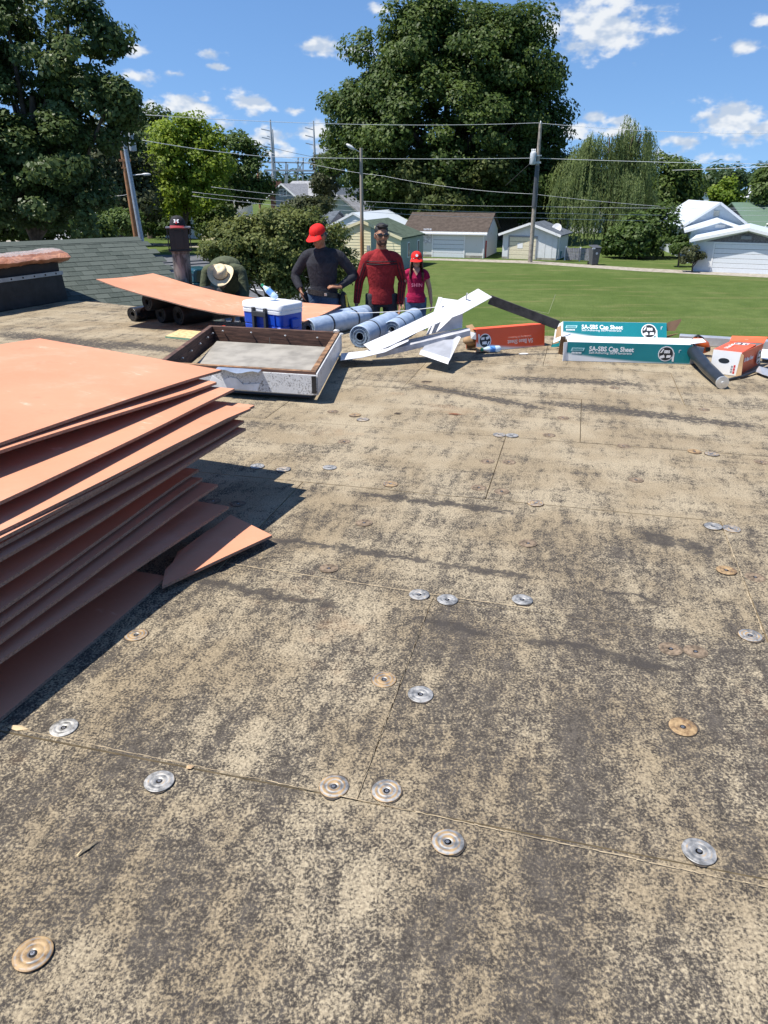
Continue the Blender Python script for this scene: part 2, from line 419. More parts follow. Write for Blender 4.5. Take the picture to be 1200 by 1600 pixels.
# crumbs of tan fibre along the joints (a ragged lip)
mb = MB()
def lip(p, q, w):
    p = Vector(p); q = Vector(q); L = (q - p).length; d = (q - p) / L; nrm = Vector((-d.y, d.x, 0)); t = 0
    while t < L:
        dl = rng.uniform(.006, .05); ww = w * rng.uniform(.5, 1.1)
        if True:
            a = p + d * t + nrm * rng.uniform(-.002, .002); b = p + d * (t + dl) + nrm * rng.uniform(-.002, .002)
            zt = .001 + rng.uniform(0, .002)
            mb.add([a - nrm * ww, b - nrm * ww * rng.uniform(.2, 1), b + nrm * ww * rng.uniform(.2, 1) + Vector((0, 0, zt)), a + nrm * ww + Vector((0, 0, zt * .6)),], [(0, 1, 2, 3)])
            for v in range(4): x, y, z = mb.v[-1 - v]; mb.v[-1 - v] = (x, y, z + .0026)
        t += dl
lip(G(0, 1135), G(557, 1250), .0012); lip(G(557, 1250), G(1200, 1388), .0012); lip(G(557, 1250), G(678, 930), .0014); lip(G(1192, 990), G(1130, 825), .004); lip(G(678, 930), G(820, 950), .002)
lip(G(350, 880), G(678, 930), .0016)
lp = mb.build('joint_dust', tan_dust, roof); lp['kind'] = 'stuff'

# fastener plates: 75 mm pressed steel discs with a raised ring and a sunk screw
def plate_mat(name, rust):
    m = Mat(name); nz = m.noise(38, 6, .65); nb = m.noise(9, 4)
    dist = m.n('ShaderNodeVectorMath', operation='LENGTH'); m.l(m.coord(), dist.inputs[0])
    ringn = m.math('SINE', m.math('MULTIPLY', dist.outputs['Value'], 520.0))
    f = m.math('ADD', m.math('MULTIPLY', nz, .8), m.math('MULTIPLY', ringn, .10)); f = m.math('ADD', f, m.math('MULTIPLY', m.math('SUBTRACT', m.rand(), .5), .4))
    zinc = m.mix(m.rng(nz, .3, .7), (.20, .195, .18), (.50, .49, .47)); gold = m.mix(m.rng(nz, .3, .7), (.13, .07, .03), (.42, .29, .15))
    fac = m.rng(f, .62 - rust * .5, .80 - rust * .5)
    col = m.mix(fac, zinc, gold)
    m.bump(nz, .15, .002)
    return m.fin(col, m.rng(nz, .3, .7, .38, .7), m.rng(fac, 0, 1, .6, .15))
pm_zinc = plate_mat('zinc_plate', .26); pm_gold = plate_mat('rusted_plate', .66); pm_rust = simple('brown_rust', (.16, .118, .080), .95, var=.55, scale=60)
hole_m = simple('screw_recess_black', (.015, .013, .012), .6, var=.1); screw_m = simple('grey_screw_head', (.3, .3, .31), .4, .8)
prof = [(.0385, .0), (.0385, .0026), (.037, .0034), (.033, .0030), (.0305, .0046), (.0265, .0052), (.0235, .0040), (.0215, .0028), (.0195, .0040), (.0165, .0048), (.0125, .0046), (.0095, .0030), (.0075, .0006)]
mb = MB(); mb.lathe([(a_, b_ * .72) for a_, b_ in prof], 36); PM = {}
for nm, mt in (('z', pm_zinc), ('g', pm_gold), ('r', pm_rust)): PM[nm] = mb.mesh('fastener_plate', mt, True)
mb = MB(); mb.lathe([(.0085, .0012), (.004, .0012), (.0, .0008)], 14); HM = mb.mesh('screw_recess', hole_m)
mb = MB(); mb.lathe([(.0052, .0012), (.0050, .0026), (.0018, .0029), (.0016, .0018), (0, .0018)], 8); SM = mb.mesh('screw', screw_m)
rgd = random.Random(8); mb = MB(); n = 40
o_r = [.0435 + .0035 * math.sin(2 * 2 * math.pi * k / n + 1) + .0018 * math.sin(5 * 2 * math.pi * k / n) for k in range(n)]
mb.add([(.034 * math.cos(2 * math.pi * k / n), .034 * math.sin(2 * math.pi * k / n), 0) for k in range(n)] + [(o_r[k] * math.cos(2 * math.pi * k / n), o_r[k] * math.sin(2 * math.pi * k / n), 0) for k in range(n)], [(k, n + k, n + (k + 1) % n, (k + 1) % n) for k in range(n)])
DM = mb.mesh('dirt_ring', simple('dark_dirt', (.060, .048, .038), .95, var=.4, scale=90))
PL = [(52, 1492, 'g'), (249, 1222, 'g'), (100, 1138, 'z'), (522, 1230, 'z'), (604, 1237, 'g'), (700, 1317, 'z'), (1092, 1332, 'z'), (1067, 1137, 'g'), (657, 1086, 'z'), (600, 1063, 'g'), (213, 993, 'g'),
      (1048, 1014, 'r'), (1087, 1018, 'r'), (1172, 994, 'g'), (816, 938, 'z'), (699, 938, 'z'), (655, 930, 'z'), (514, 888, 'r'), (569, 817, 'r'), (825, 849, 'r'), (1135, 892, 'g'), (1180, 902, 'r'), (1114, 823, 'g'), (1143, 827, 'g'),
      (515, 731, 'z'), (402, 729, 'z'), (443, 734, 'z'), (372, 787, 'r'), (610, 757, 'g'), (837, 787, 'g'), (748, 762, 'r'), (784, 768, 'r'), (762, 721, 'r'), (795, 722, 'r'), (780, 680, 'g'), (800, 681, 'g'), (994, 750, 'r'), (975, 697, 'r'), (1085, 706, 'g'), (1112, 710, 'g'),
      (538, 690, 'r'), (555, 649, 'g'), (567, 656, 'g'), (520, 643, 'r'), (880, 653, 'r'), (665, 597, 'r'), (858, 680, 'r'), (1190, 722, 'r'), (333, 783, 'r'), (150, 548, 'g'), (120, 566, 'g'), (60, 512, 'r'), (960, 606, 'r'), (1100, 640, 'r'), (300, 560, 'r')]
for (x, y, k) in PL:
    p = G(x, y); o = bpy.data.objects.new('fastener_plate', PM[k]); link(o, roof)
    sink = -.0016 if k == 'r' else .0014
    o.location = (p.x, p.y, sink + .001); o.rotation_euler = (rng.uniform(-.03, .03), rng.uniform(-.03, .03), rng.uniform(0, 6.28))
    o.scale = (1.07, 1.07, 1)
    if k != 'r': dr_ = bpy.data.objects.new('dirt_ring', DM); link(dr_, roof); dr_.location = (p.x, p.y, .0024); dr_.rotation_euler = (0, 0, rng.uniform(0, 6.28)); dr_.scale = (rng.uniform(.88, 1.02),) * 3
    h = bpy.data.objects.new('screw_recess', HM); link(h, o)
    sc = bpy.data.objects.new('screw', SM); link(sc, o); sc.location = (.001, .001, 0)

# lower lean-to roof behind the far edge, where the crew stands
low_m = simple('low_roof_felt', (.16, .15, .14), .9, var=.25, scale=6, bump=.3)
LZ0, LZ1 = -.62, -1.05
def low_z(y): return LZ0 + (y - 9.0) * (LZ1 - LZ0) / 3.4
mb = MB()
g = [[Vector((x, y, low_z(y))) for y in (8.1, 13.0)] for x in (-2.25, 2.2)]
mb.slab(g, .15)
low = mb.build('low_roof', low_m); tag(low, 'grey felt lean-to roof just below the far edge of the flat roof', 'lean-to roof')
mb = MB(); mb.box(-2.15, 2.1, 8.2, 12.9, -4.5, low_z(12.9) - .16); o = mb.build('lean_to_wall', wall_m, low)
# ------------------------------------------------------------------ stack of orange cover boards
def board_mat():
    m = Mat('orange_cover_board'); c = m.coord()
    big = m.noise(1.3, 4, .6); fib = m.noise(45, 6, .7); sc = m.n('ShaderNodeMapping'); m.l(m.coord(rot=(0, 0, .5)), sc.inputs[0]); sc.inputs['Scale'].default_value = (3, 15, 1)
    scuff = m.noise(2.2, 6, .7, vec=sc.outputs[0])
    patch = m.noise(2.6, 5, .65)
    col = m.mix(m.rng(big, .3, .7), (.52, .232, .138), (.58, .272, .168))
    col = m.mix(m.math('MULTIPLY', m.rng(fib, .35, .75), .35), col, (.60, .275, .18))
    chalk = m.math('MULTIPLY', m.rng(scuff, .54, .66), m.rng(patch, .55, .66)); col = m.mix(m.math('MULTIPLY', chalk, .75), col, (.80, .56, .45))
    col = m.mix(m.math('MULTIPLY', m.rng(m.noise(5, 5, .7), .56, .72), .35), col, (.42, .165, .10)); col = m.mix(m.math('MULTIPLY', m.rng(m.noise(2.2, 6, .75), .50, .70), .30), col, (.66, .40, .30))
    m.bump(fib, .12, .002)
    return m.fin(col, .88, spec=.2)
om = board_mat()
em = simple('board_core_edge', (.27, .175, .13), .95, var=.3, scale=140, bump=.5, bscale=220)
bt = 0.0125
def sheet(Rp, Rz, Lp, Lz, label, wid=1.22, leng=2.44, warp=.03, th=bt, nick=0.0, group='cover boards in the big stack', inset=0.0, rise=.0):
    a = G(*Rp, Rz); b = G(*Lp, Lz); e = Vector((b.x - a.x, b.y - a.y, 0)); Ln = e.length; e /= Ln
    w = Vector((e.y, -e.x, 0))
    if w.x > 0: w = -w
    a = a + w * inset
    slope = (Lz - Rz) / Ln; na, nb = 13, 9; g = []
    rg = random.Random(int(Rp[0] * 7 + Rp[1]))
    for i in range(na):
        row = []; t = i / (na - 1) * leng
        for j in range(nb):
            s_ = j / (nb - 1) * wid
            z = Rz + slope * min(t, Ln * 1.05) + warp * ((s_ / wid) ** 2) * (1 - .5 * t / leng) + rise * s_ / wid
            z += .006 * math.sin(t * 2.3 + Rp[0]) * (1 if 0 < i < na - 1 else 0)
            jx = rg.uniform(-.0022, .0022) if (j == 0 or i == 0) else 0
            p = a + e * t + w * s_ + Vector((jx, jx, 0)); p.z = max(z, th + .001)
            row.append(p)
        g.append(row)
    mb = MB(); mb.slab(g, th, 0, 1)
    o = mb.build('cover_board', [om, em], auto=30)
    return tag(o, label, 'board', group)
NAMES = [
 ((346, 578), .605, (0, 690), .655, 'topmost orange cover board of the big stack at left', dict(warp=.0, rise=.085)),
 ((338, 597), .578, (0, 706), .628, 'orange cover board second from the top, tucked just under the topmost sheet', dict(warp=.0, rise=.07)),
 ((367, 607), .550, (0, 783), .553, 'sunlit orange cover board third from the top of the stack', dict(warp=.01)),
 ((398, 633), .483, (0, 840), .480, 'orange cover board whose small lit corner peeks out beyond the fourth lit sheet', dict(warp=.01)),
 ((391, 638), .498, (0, 827), .497, 'lowest fully sunlit orange cover board of the stack', dict(warp=.01)),
 ((372, 648), .472, (0, 848), .462, 'shaded cover board directly under the lowest sunlit sheet', dict()),
 ((381, 657), .448, (0, 875), .418, 'shaded cover board with thick pale edge midway up the stack', dict()),
 ((384, 669), .415, (0, 910), .350, 'broad dark shaded board above the deep gap in the stack', dict()),
 ((310, 733), .275, (0, 949), .285, 'shaded board just below the deep gap in the stack', dict()),
 ((316, 747), .250, (0, 972), .252, 'shaded board second below the deep gap in the stack', dict()),
 ((340, 757), .215, (0, 1000), .208, 'shaded board third below the deep gap, jutting a little further', dict()),
 ((358, 791), .125, (0, 1032), .160, 'shaded board second from the bottom of the stack, jutting far out', dict()),
 ((262, 900), .020, (0, 1123), .016, 'bottom cover board of the stack, lying almost on the roof', dict(warp=.0)),
]
for (a, az_, b, bz, lab, kw) in NAMES: sheet(a, az_, b, bz, lab, **kw)
# hidden sheets that carry the fanned ones
fill = [((300, 800), .045 + .0145 * i, (-60, 1040 - 9 * i)) for i in range(5)]
for i, zz in enumerate([.036, .052, .068, .084, .100, .315, .331, .347, .363, .379, .395]):
    sheet((255, 790 - 260 * zz), zz, (-70, 1060 - 400 * zz), zz + .015, 'plain cover board buried inside the big leaning stack', group='boards buried in the stack', inset=.10, warp=0)
# torn corner piece on the bottom board
pts = [(360, 804, .058), (425, 836, .046), (340, 875, .052), (253, 916, .036), (258, 890, .040), (270, 878, .044), (278, 862, .046), (291, 853, .050), (305, 843, .053), (318, 833, .054), (335, 823, .056)]
P3 = [G(x, y, z) for x, y, z in pts]; n = len(P3)
mb = MB(); mb.add(P3, [tuple(reversed(range(n)))], 0); mb.add([p - Vector((0, 0, .0125)) for p in P3], [tuple(range(n))], 0)
mb.add(P3 + [p - Vector((0, 0, .0125)) for p in P3], [(i, (i + 1) % n, n + (i + 1) % n, n + i) for i in range(n)], 1)
o = mb.build('torn_board', [om, em]); tag(o, 'broken off triangular orange board scrap, half in shadow, on the roof', 'board scrap')
# loose wooden battens under the scrap and the bottom board keep them clear of the roof
pine = simple('pine_batten', (.42, .29, .15), .8, var=.3, scale=12)

# ------------------------------------------------------------------ bent board across the black rolls
near = [(150, 436), (180, 447.5), (220, 459.5), (261, 470), (294, 479), (341, 489), (376, 493), (430, 498), (476, 502)]
far = [(239, 427), (262, 433.5), (283, 440), (305, 446.5), (327, 452), (352, 458), (376, 463), (450, 471), (533, 477)]
g = []
for i in range(9):
    a = D(*near[i], 8.70 - .10 * i); b = D(*far[i], 9.70 - .1225 * i)
    row = [a.lerp(b, t) + Vector((0, 0, -.012 * math.sin(math.pi * t))) for t in (0, .25, .5, .75, 1)]
    g.append(row)
mb = MB(); mb.slab(g, bt, 0, 1); o = mb.build('cover_board', [om, em], auto=40)
tag(o, 'single sagging orange cover board laid across black membrane rolls by the cooler', 'board')

# ------------------------------------------------------------------ rolls
def roll_mats(name, col, dark, rough, spec=.5, wr=0):
    m = Mat(name); nz = m.noise(14, 4); w = m.noise(5, 5, .6, dist=1.0)
    m.bump(m.math('ADD', w, m.math('MULTIPLY', nz, .4)), .35 + wr, .02)
    return m.fin(m.mix(m.rng(nz, .3, .7), dark, col), rough, spec=spec)
blk = roll_mats('black_membrane', (.022, .022, .024), (.012, .012, .013), .45)
blkfilm = roll_mats('glossy_black_film', (.03, .032, .036), (.015, .015, .018), .16, wr=.5)
blue = roll_mats('blue_release_film', (.37, .45, .57), (.27, .35, .47), .45)
spiral_b = simple('blue_roll_spiral_end', (.20, .27, .36), .6, var=.4, scale=40)
spiral_k = simple('black_roll_spiral_end', (.02, .02, .02), .6, var=.3, scale=40)
core_m = simple('cardboard_core', (.30, .22, .14), .9)
band_m = simple('black_tape_band', (.02, .025, .035), .5)
def roll(name, near_c, far_c, r, mats, label, group, bands=(), oval=1.0, turns=7, core=True):
    a = Vector(near_c); b = Vector(far_c); d = (b - a); L = d.length; d.normalize()
    o = thing(name, label, 'membrane roll', (a.x, a.y, a.z - r), 0, group); x, y, _ = frame_from(d)
    Mx = Matrix(((x.x, y.x, d.x), (x.y, y.y, d.y), (x.z, y.z, d.z)))
    n = 40; rg = random.Random(int(a.x * 1000)); mb = MB()
    # body: slightly irregular wound sheet with a loose outer lap
    pr = []; ringsz = [0, .004, .012, L * .2, L * .4, L * .6, L * .8, L - .012, L - .004, L]
    rs = [r * .93, r * .985, r, r * 1.005, r * .992, r * 1.006, r * .996, r, r * .985, r * .93]
    vs = []
    for zz, rr_ in zip(ringsz, rs):
        for k in range(n):
            t = 2 * math.pi * k / n; q = rr_ * (1 + .012 * (k / n)) * (1 + .006 * math.sin(3 * t + zz * 5))
            vs.append(a + Mx @ Vector((q * math.cos(t), q * oval * math.sin(t), zz)))
    fs = [(i * n + k, i * n + (k + 1) % n, (i + 1) * n + (k + 1) % n, (i + 1) * n + k) for i in range(len(rs) - 1) for k in range(n)]
    mb.add(vs, fs, 0); body = mb.build('sheet', mats[0], None, auto=50); world_child(body, o)
    for end, sg in ((0.0, 1), (L, -1)):
        mb = MB()
        for j in range(turns):
            r0 = r * .95 - j * r * .62 / turns; r1 = r0 - r * .62 / turns * .78
            dz0 = sg * (.002 + .004 * ((j * 7) % 3)); nn = 28
            vs = [a + Mx @ Vector((q * math.cos(2 * math.pi * k / nn), q * oval * math.sin(2 * math.pi * k / nn), end + zz)) for q, zz in ((r0, dz0), (r1, dz0), (r1, dz0 + sg * .02)) for k in range(nn)]
            mb.add(vs, [(i * nn + k, i * nn + (k + 1) % nn, (i + 1) * nn + (k + 1) % nn, (i + 1) * nn + k) for i in range(2) for k in range(nn)], 0)
        nn = 20
        vs = [a + Mx @ Vector((r * .34 * math.cos(2 * math.pi * k / nn), r * .34 * oval * math.sin(2 * math.pi * k / nn), end + sg * zz)) for zz in (.01, .09) for k in range(nn)]
        mb.add(vs, [(k, (k + 1) % nn, nn + (k + 1) % nn, nn + k) for k in range(nn)] + [tuple(nn + k for k in range(nn))], 1)
        s = mb.build('rolled_end', [mats[1], mats[2]], None, auto=40); world_child(s, o)
    for t in bands:
        mb = MB(); vs = []
        for zz, rr_ in ((t * L - .014, r * 1.006), (t * L - .012, r * 1.022), (t * L + .012, r * 1.022), (t * L + .014, r * 1.006)):
            for k in range(n): q = 2 * math.pi * k / n; vs.append(a + Mx @ Vector((rr_ * math.cos(q), rr_ * oval * math.sin(q), zz + .012 * math.sin(q))))
        mb.add(vs, [(i * n + k, i * n + (k + 1) % n, (i + 1) * n + (k + 1) % n, (i + 1) * n + k) for i in range(3) for k in range(n)])
        s = mb.build('band', band_m, None, True); world_child(s, o)
    return o
def rollp(name, px, z, ang, L, r, *a, **k):
    p = G(px[0], px[1], z); q = p + Vector((math.sin(R(ang)) * L, math.cos(R(ang)) * L, 0)); return roll(name, p, q, r, *a, **k)
BL = (blue, spiral_b, band_m); BK = (blk, spiral_k, hole_m)
gb = 'light blue membrane rolls'; gk = 'black membrane rolls under the bent board'
rollp('blue_roll', (481, 514), .105, 36, .98, .105, BL, 'light blue roll nearest the cooler, two dark bands round it', gb, bands=(.33, .78))
rollp('blue_roll', (562, 526), .112, 20, .98, .112, BL, 'middle light blue roll with its open spiral end towards us', gb, bands=(.30,))
rollp('blue_roll', (612, 516), .10, 17, .95, .10, BL, 'light blue roll nearest the white trim, behind crumpled clear film', gb, bands=(.22, .62))
rollp('blue_roll', (500, 503), .10, 40, .80, .10, BL, 'light blue roll at the back, mostly hidden behind the one by the cooler', gb, bands=(.6,))
rollp('black_roll', (206, 491), .085, 38, .9, .10, (blkfilm, blkfilm, hole_m), 'squashed black roll in shiny plastic film, leftmost of the black rolls', gk, oval=.8, turns=3)
rollp('black_roll', (250, 491), .105, 40, .95, .10, BK, 'dull black roll between the shiny wrapped roll and the rightmost one', gk)
rollp('black_roll', (278, 493), .112, 42, .95, .112, BK, 'rightmost and nearest black roll with white spiral lines at its end', gk)
rollp('black_roll', (229, 472), .262, 40, .95, .098, BK, 'black roll lying on top of the other black rolls', gk)
# crumpled clear film by the blue rolls
film = Mat('clear_crumpled_film').fin((.85, .88, .92), .25, Alpha=.55)
def crumple(name, c, rx, ry, rz, mat, seed, n=26, k=14, amp=.35):
    rg = np.random.RandomState(seed); mb = MB(); vs = []; ph = rg.rand(6) * 6
    for i in range(k + 1):
        t = math.pi * .5 * i / k
        for j in range(n):
            a = 2 * math.pi * j / n
            q = 1 + amp * (math.sin(3 * a + ph[0] + 4 * t) * .4 + math.sin(7 * a + ph[1] - 6 * t) * .3 + rg.uniform(-.5, .5) * .5)
            vs.append((c[0] + rx * q * math.sin(t) * math.cos(a), c[1] + ry * q * math.sin(t) * math.sin(a), c[2] + max(.003, rz * q * math.cos(t))))
    fs = [(i * n + j, (i + 1) * n + j, (i + 1) * n + (j + 1) % n, i * n + (j + 1) % n) for i in range(k) for j in range(n)]
    mb.add(vs, fs); return mb.build(name, mat)
p = G(592, 530); o = crumple('plastic_film', (p.x, p.y, 0), .15, .12, .15, film, 3); tag(o, 'crumpled clear plastic film lying against the blue rolls', 'plastic film')

# small board offcut on the roof in front of the black rolls
osb = simple('osb_offcut', (.55, .40, .20), .85, var=.3, scale=30); grn = simple('green_board_edge', (.16, .30, .20), .8)
q = [G(258, 525, .02), G(298, 529, .02), G(322, 516, .02), G(284, 513, .02)]
mb = MB(); mb.hexa([v - Vector((0, 0, .019)) for v in q] + q, 0); mb.m[2] = 1
o = mb.build('board_offcut', [osb, grn]); tag(o, 'small tan wood offcut with green edge beside the skylight curb', 'offcut')

# ------------------------------------------------------------------ skylight curb
ZT = .24
c4 = [G(246, 566, ZT), G(493, 581, ZT), G(531, 518, ZT), G(327, 508, ZT)]   # front-left, front-right, back-right, back-left
ctr = sum(c4, Vector()) / 4
def inset(pts, d):
    out = []
    n = len(pts)
    for i in range(n):
        p = pts[i]; a = (pts[i - 1] - p).normalized(); b = (pts[(i + 1) % n] - p).normalized()
        out.append(p + (a + b) * d)
    return out
def atz(pts, z): return [Vector((p.x, p.y, z)) for p in pts]
wood = Mat('old_brown_wood'); st = wood.n('ShaderNodeMapping'); wood.l(wood.coord(), st.inputs[0]); st.inputs['Scale'].default_value = (2, 2, 22)
gr = wood.noise(3, 6, .7, vec=st.outputs[0], dist=.5); wood.bump(gr, .4, .004)
wood_m = wood.fin(wood.mix(wood.rng(gr, .35, .7), (.045, .022, .016), (.15, .075, .05)), .8)
woodtop = simple('weathered_top_wood', (.22, .12, .06), .85, var=.6, scale=14, bump=.4)
tarblk = simple('tar_black', (.02, .018, .017), .55, var=.5, scale=20, bump=.5)
wm_ = Mat('dirty_white_flashing'); g1 = wm_.noise(4, 6, .7); g2 = wm_.noise(70, 4, .8); spk = wm_.math('MULTIPLY', wm_.rng(g2, .50, .62), wm_.rng(g1, .42, .62))
white_fl = wm_.fin(wm_.mix(spk, wm_.mix(g1, (.50, .50, .51), (.64, .64, .64)), (.06, .055, .05)), .45)
pan_m = simple('dirty_beige_panel', (.27, .25, .215), .6, var=.25, scale=5)
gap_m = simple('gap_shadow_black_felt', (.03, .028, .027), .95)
sk = thing('skylight_curb', 'open skylight curb with brown wood inside and dirty white flashing outside', 'skylight curb', (ctr.x, ctr.y, 0))
sides = ['front', 'right', 'back', 'left']
inn = inset(c4, .045); inn2 = inset(c4, .004); skirt = inset(c4, -.006)
for i in range(4):
    j = (i + 1) % 4
    mb = MB(); mb.hexa([*atz([c4[i], c4[j], inn[j], inn[i]], .06), *atz([c4[i], c4[j], inn[j], inn[i]], ZT)], 0); mb.m[1] = 1
    world_child(mb.build('wood_side', [wood_m, woodtop if i in (1, 0) else wood_m], bevel=.004), sk)
    if i in (0, 1):
        zb = .065
        nrm = (c4[j] - c4[i]).normalized(); nrm = Vector((nrm.y, -nrm.x, 0))
        s0, s1 = c4[i] + nrm * .016, c4[j] + nrm * .016; t0, t1 = c4[i] + nrm * .003, c4[j] + nrm * .003
        if i == 0: s1 = s1 + (c4[j] - c4[i]).normalized() * .016
        else: s0 = s0 - (c4[j] - c4[i]).normalized() * .013
        mb = MB(); mb.hexa([*atz([s0, s1, t1, t0], zb), *atz([s0, s1, t1, t0], ZT - (.022 if i == 0 else .012))])
        world_child(mb.build('flashing', white_fl, bevel=.003), sk)
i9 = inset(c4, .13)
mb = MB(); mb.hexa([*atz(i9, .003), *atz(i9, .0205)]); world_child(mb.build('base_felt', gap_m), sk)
# corner seam, torn flap, nails, latch
p = c4[1]
mb = MB(); mb.box(-.03, .004, -.022, -.016, 0.08, .21, M=Matrix.Translation((p.x, p.y, 0))); world_child(mb.build('corner_seam', tarblk), sk)
fdir = (c4[1] - c4[0]).normalized(); fn = Vector((fdir.y, -fdir.x, 0)); base = c4[0] + fdir * .52
gflap = simple('blue_grey_metal_flap', (.42, .47, .55), .35, .6)
gg = [[base + fdir * (.36 * a) + fn * (.012 + .065 * b) + Vector((0, 0, -.005 + .012 * math.sin(a * 9) * b - ZT + ZT)) + Vector((0, 0, -.012 * b)) for b in (0, .5, 1)] for a in [k / 8 for k in range(9)]]
for row in gg:
    for p_ in row: p_.z += 0
mb = MB(); mb.slab(gg, .002); world_child(mb.build('bent_flap', gflap, auto=40), sk)
tornw = simple('torn_white_membrane', (.72, .72, .73), .6)
poly = [(0, 0), (.42, -.01), (.44, .05), (.30, .035), (.26, .075), (.20, .085), (.12, .05), (.05, .09)]
mb = MB(); M4 = Matrix(((fdir.x, 0, fn.x, 0), (fdir.y, 0, fn.y, 0), (0, 1, 0, 0), (0, 0, 0, 1))); bp = c4[0] + fdir * .42 + fn * .018; bp.z = .08
mb.prism(poly, 0, .004, M=Matrix.Translation(bp) @ M4); world_child(mb.build('torn_membrane', tornw), sk)
# inner panel and ledge
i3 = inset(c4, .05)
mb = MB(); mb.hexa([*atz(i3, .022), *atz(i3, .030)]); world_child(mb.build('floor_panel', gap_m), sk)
a, b, c, d = i3
pa, pb = a.lerp(d, .34), b.lerp(c, .34); pc, pd = b.lerp(c, .93), a.lerp(d, .93)
pa.z = pb.z = .055; pc.z = pd.z = .12
side_in = (pb - pa).normalized() * .06
quad = [pa + side_in, pb - side_in, pc - side_in, pd + side_in]
mb = MB(); mb.hexa([v - Vector((0, 0, .02)) for v in quad] + quad); world_child(mb.build('inner_panel', pan_m), sk)
for t, h_, w_ in ((.30, .10, .05), (.22, .085, .04)):
    pa, pb = a.lerp(d, t), b.lerp(c, t); pa.z = pb.z = h_
    mb = MB(); mb.beam(pa + side_in * .6, pb - side_in * .6, w_, .02); world_child(mb.build('ledge_rail', pan_m, bevel=.003), sk)
lw, rw = inn2[3], inn2[2]
nm_ = simple('bright_nail', (.75, .74, .7), .35, .6)
nails = [(c4[3].lerp(c4[2], t), ZT - .055 + .012 * math.sin(t * 20), (c4[1] - c4[2]).normalized() * .05) for t in (.12, .34, .60, .84)] + [(c4[0].lerp(c4[3], t), ZT - .08 + .02 * t, (c4[1] - c4[0]).normalized() * .05) for t in (.28, .45, .63, .8, .92)]
for (p, z, dv) in nails:
    mb = MB(); q = Vector((p.x, p.y, z)) + dv; mb.tube([q, q + dv * .35 + Vector((.004, 0, .01))], .005, 6); mb.ellipsoid(q + dv * .36 + Vector((0, 0, .01)), (.011, .006, .008), 8, 5)
    world_child(mb.build('nail', nm_), sk)
p = c4[3].lerp(c4[2], .48) + (c4[1] - c4[2]).normalized() * .06
mb = MB(); mb.tube([Vector((p.x, p.y, .16)), Vector((p.x + .005, p.y - .05, .12)), Vector((p.x + .03, p.y - .07, .10)), Vector((p.x + .06, p.y - .06, .115))], .004, 6); world_child(mb.build('hook_wire', tarblk), sk)
p = c4[2]; mb = MB(); mb.ellipsoid((p.x - .03, p.y - .03, ZT + .012), (.03, .02, .014), 10, 6); mb.box(-.06, -.01, -.05, -.02, ZT, ZT + .018, M=Matrix.Translation((p.x, p.y, 0))); mb.lathe([(.022, 0), (.022, .01), (.01, .016)], 14, (p.x + .015, p.y - .05, ZT - .02)); world_child(mb.build('bracket', nm_, auto=40), sk)

# ------------------------------------------------------------------ low black curb with plastic-wrapped coping at far left
bm_ = simple('black_felt_upstand', (.016, .016, .018), .6, var=.5, scale=6, bump=.3)
copm = Mat('rust_brown_coping'); w1 = copm.noise(5, 5, .7, dist=1.2); copm.bump(w1, .8, .03)
cop = copm.fin(copm.mix(copm.rng(w1, .3, .7), (.36, .14, .07), (.58, .30, .19)), .3, spec=.6)
clearf = Mat('grey_clear_wrap'); w2 = clearf.noise(9, 5, .7, dist=1.0); clearf.bump(w2, .8, .03); clr = clearf.fin((.55, .50, .48), .25, Alpha=.45)
bar_m = simple('grey_termination_bar', (.36, .37, .40), .45, .4)
a = G(104, 470); b = G(0, 488); dr = (a - b).normalized(); b = b - dr * 1.6; nrm = Vector((-dr.y, dr.x, 0))
if nrm.x > 0: nrm = -nrm
bc = thing('roof_upstand', 'black felt roof upstand with crumpled brown coping at the left edge', 'roof upstand', (a.x, a.y, 0))
hgt = .60
def lbox(s0, s1, n0, n1, z0, z1, m=0, mb=None, taper=0.0):
    mb = mb or MB(); P = lambda s, n, z: a + dr * (s - (0)) + nrm * n + Vector((0, 0, z))
    mb.hexa([P(s0, n0, z0), P(s0, n1, z0), P(s1 + taper, n1, z0), P(s1 + taper, n0, z0), P(s0, n0, z1), P(s0, n1, z1), P(s1, n1, z1), P(s1, n0, z1)], m); 
    return mb
Lc = (a - b).length
world_child(lbox(-Lc, 0, 0, .35, 0, .40, taper=.04).build('upstand', bm_, bevel=.01), bc)
world_child(lbox(-Lc, -.01, .03, .33, .40, hgt - .07).build('upper_felt', gap_m), bc)
world_child(lbox(-Lc, .008, -.012, -.002, .36, .41).build('termination_bar', bar_m), bc)
for k in range(8):
    mb = MB(); q = a + dr * (-.12 - .19 * k) + nrm * -.013 + Vector((0, 0, .385)); mb.ellipsoid(q, (.012, .012, .012), 8, 5); world_child(mb.build('bolt', gap_m), bc)
n, k = 48, 10; rg = np.random.RandomState(4)
vs = []
for i in range(n):
    s_ = -Lc + (Lc + .10) * i / (n - 1)
    bulge = 1 + .22 * math.exp(-((s_ + .85) / .09) ** 2) + .22 * math.exp(-((s_ - .05) / .09) ** 2) + .05 * math.sin(s_ * 17)
    for j in range(k):
        t = 2 * math.pi * j / k
        q = a + dr * s_ + nrm * (.17 + .235 * bulge * math.cos(t)) + Vector((0, 0, hgt - .01 + .075 * bulge * math.sin(t) + rg.uniform(-.008, .008)))
        vs.append(q)
fs = [(i * k + j, i * k + (j + 1) % k, (i + 1) * k + (j + 1) % k, (i + 1) * k + j) for i in range(n - 1) for j in range(k)] + [tuple(range(k)), tuple((n - 1) * k + j for j in range(k))]
mb = MB(); mb.add(vs, fs); bmx = mb.build('coping', cop, auto=70); world_child(bmx, bc)
vs = []
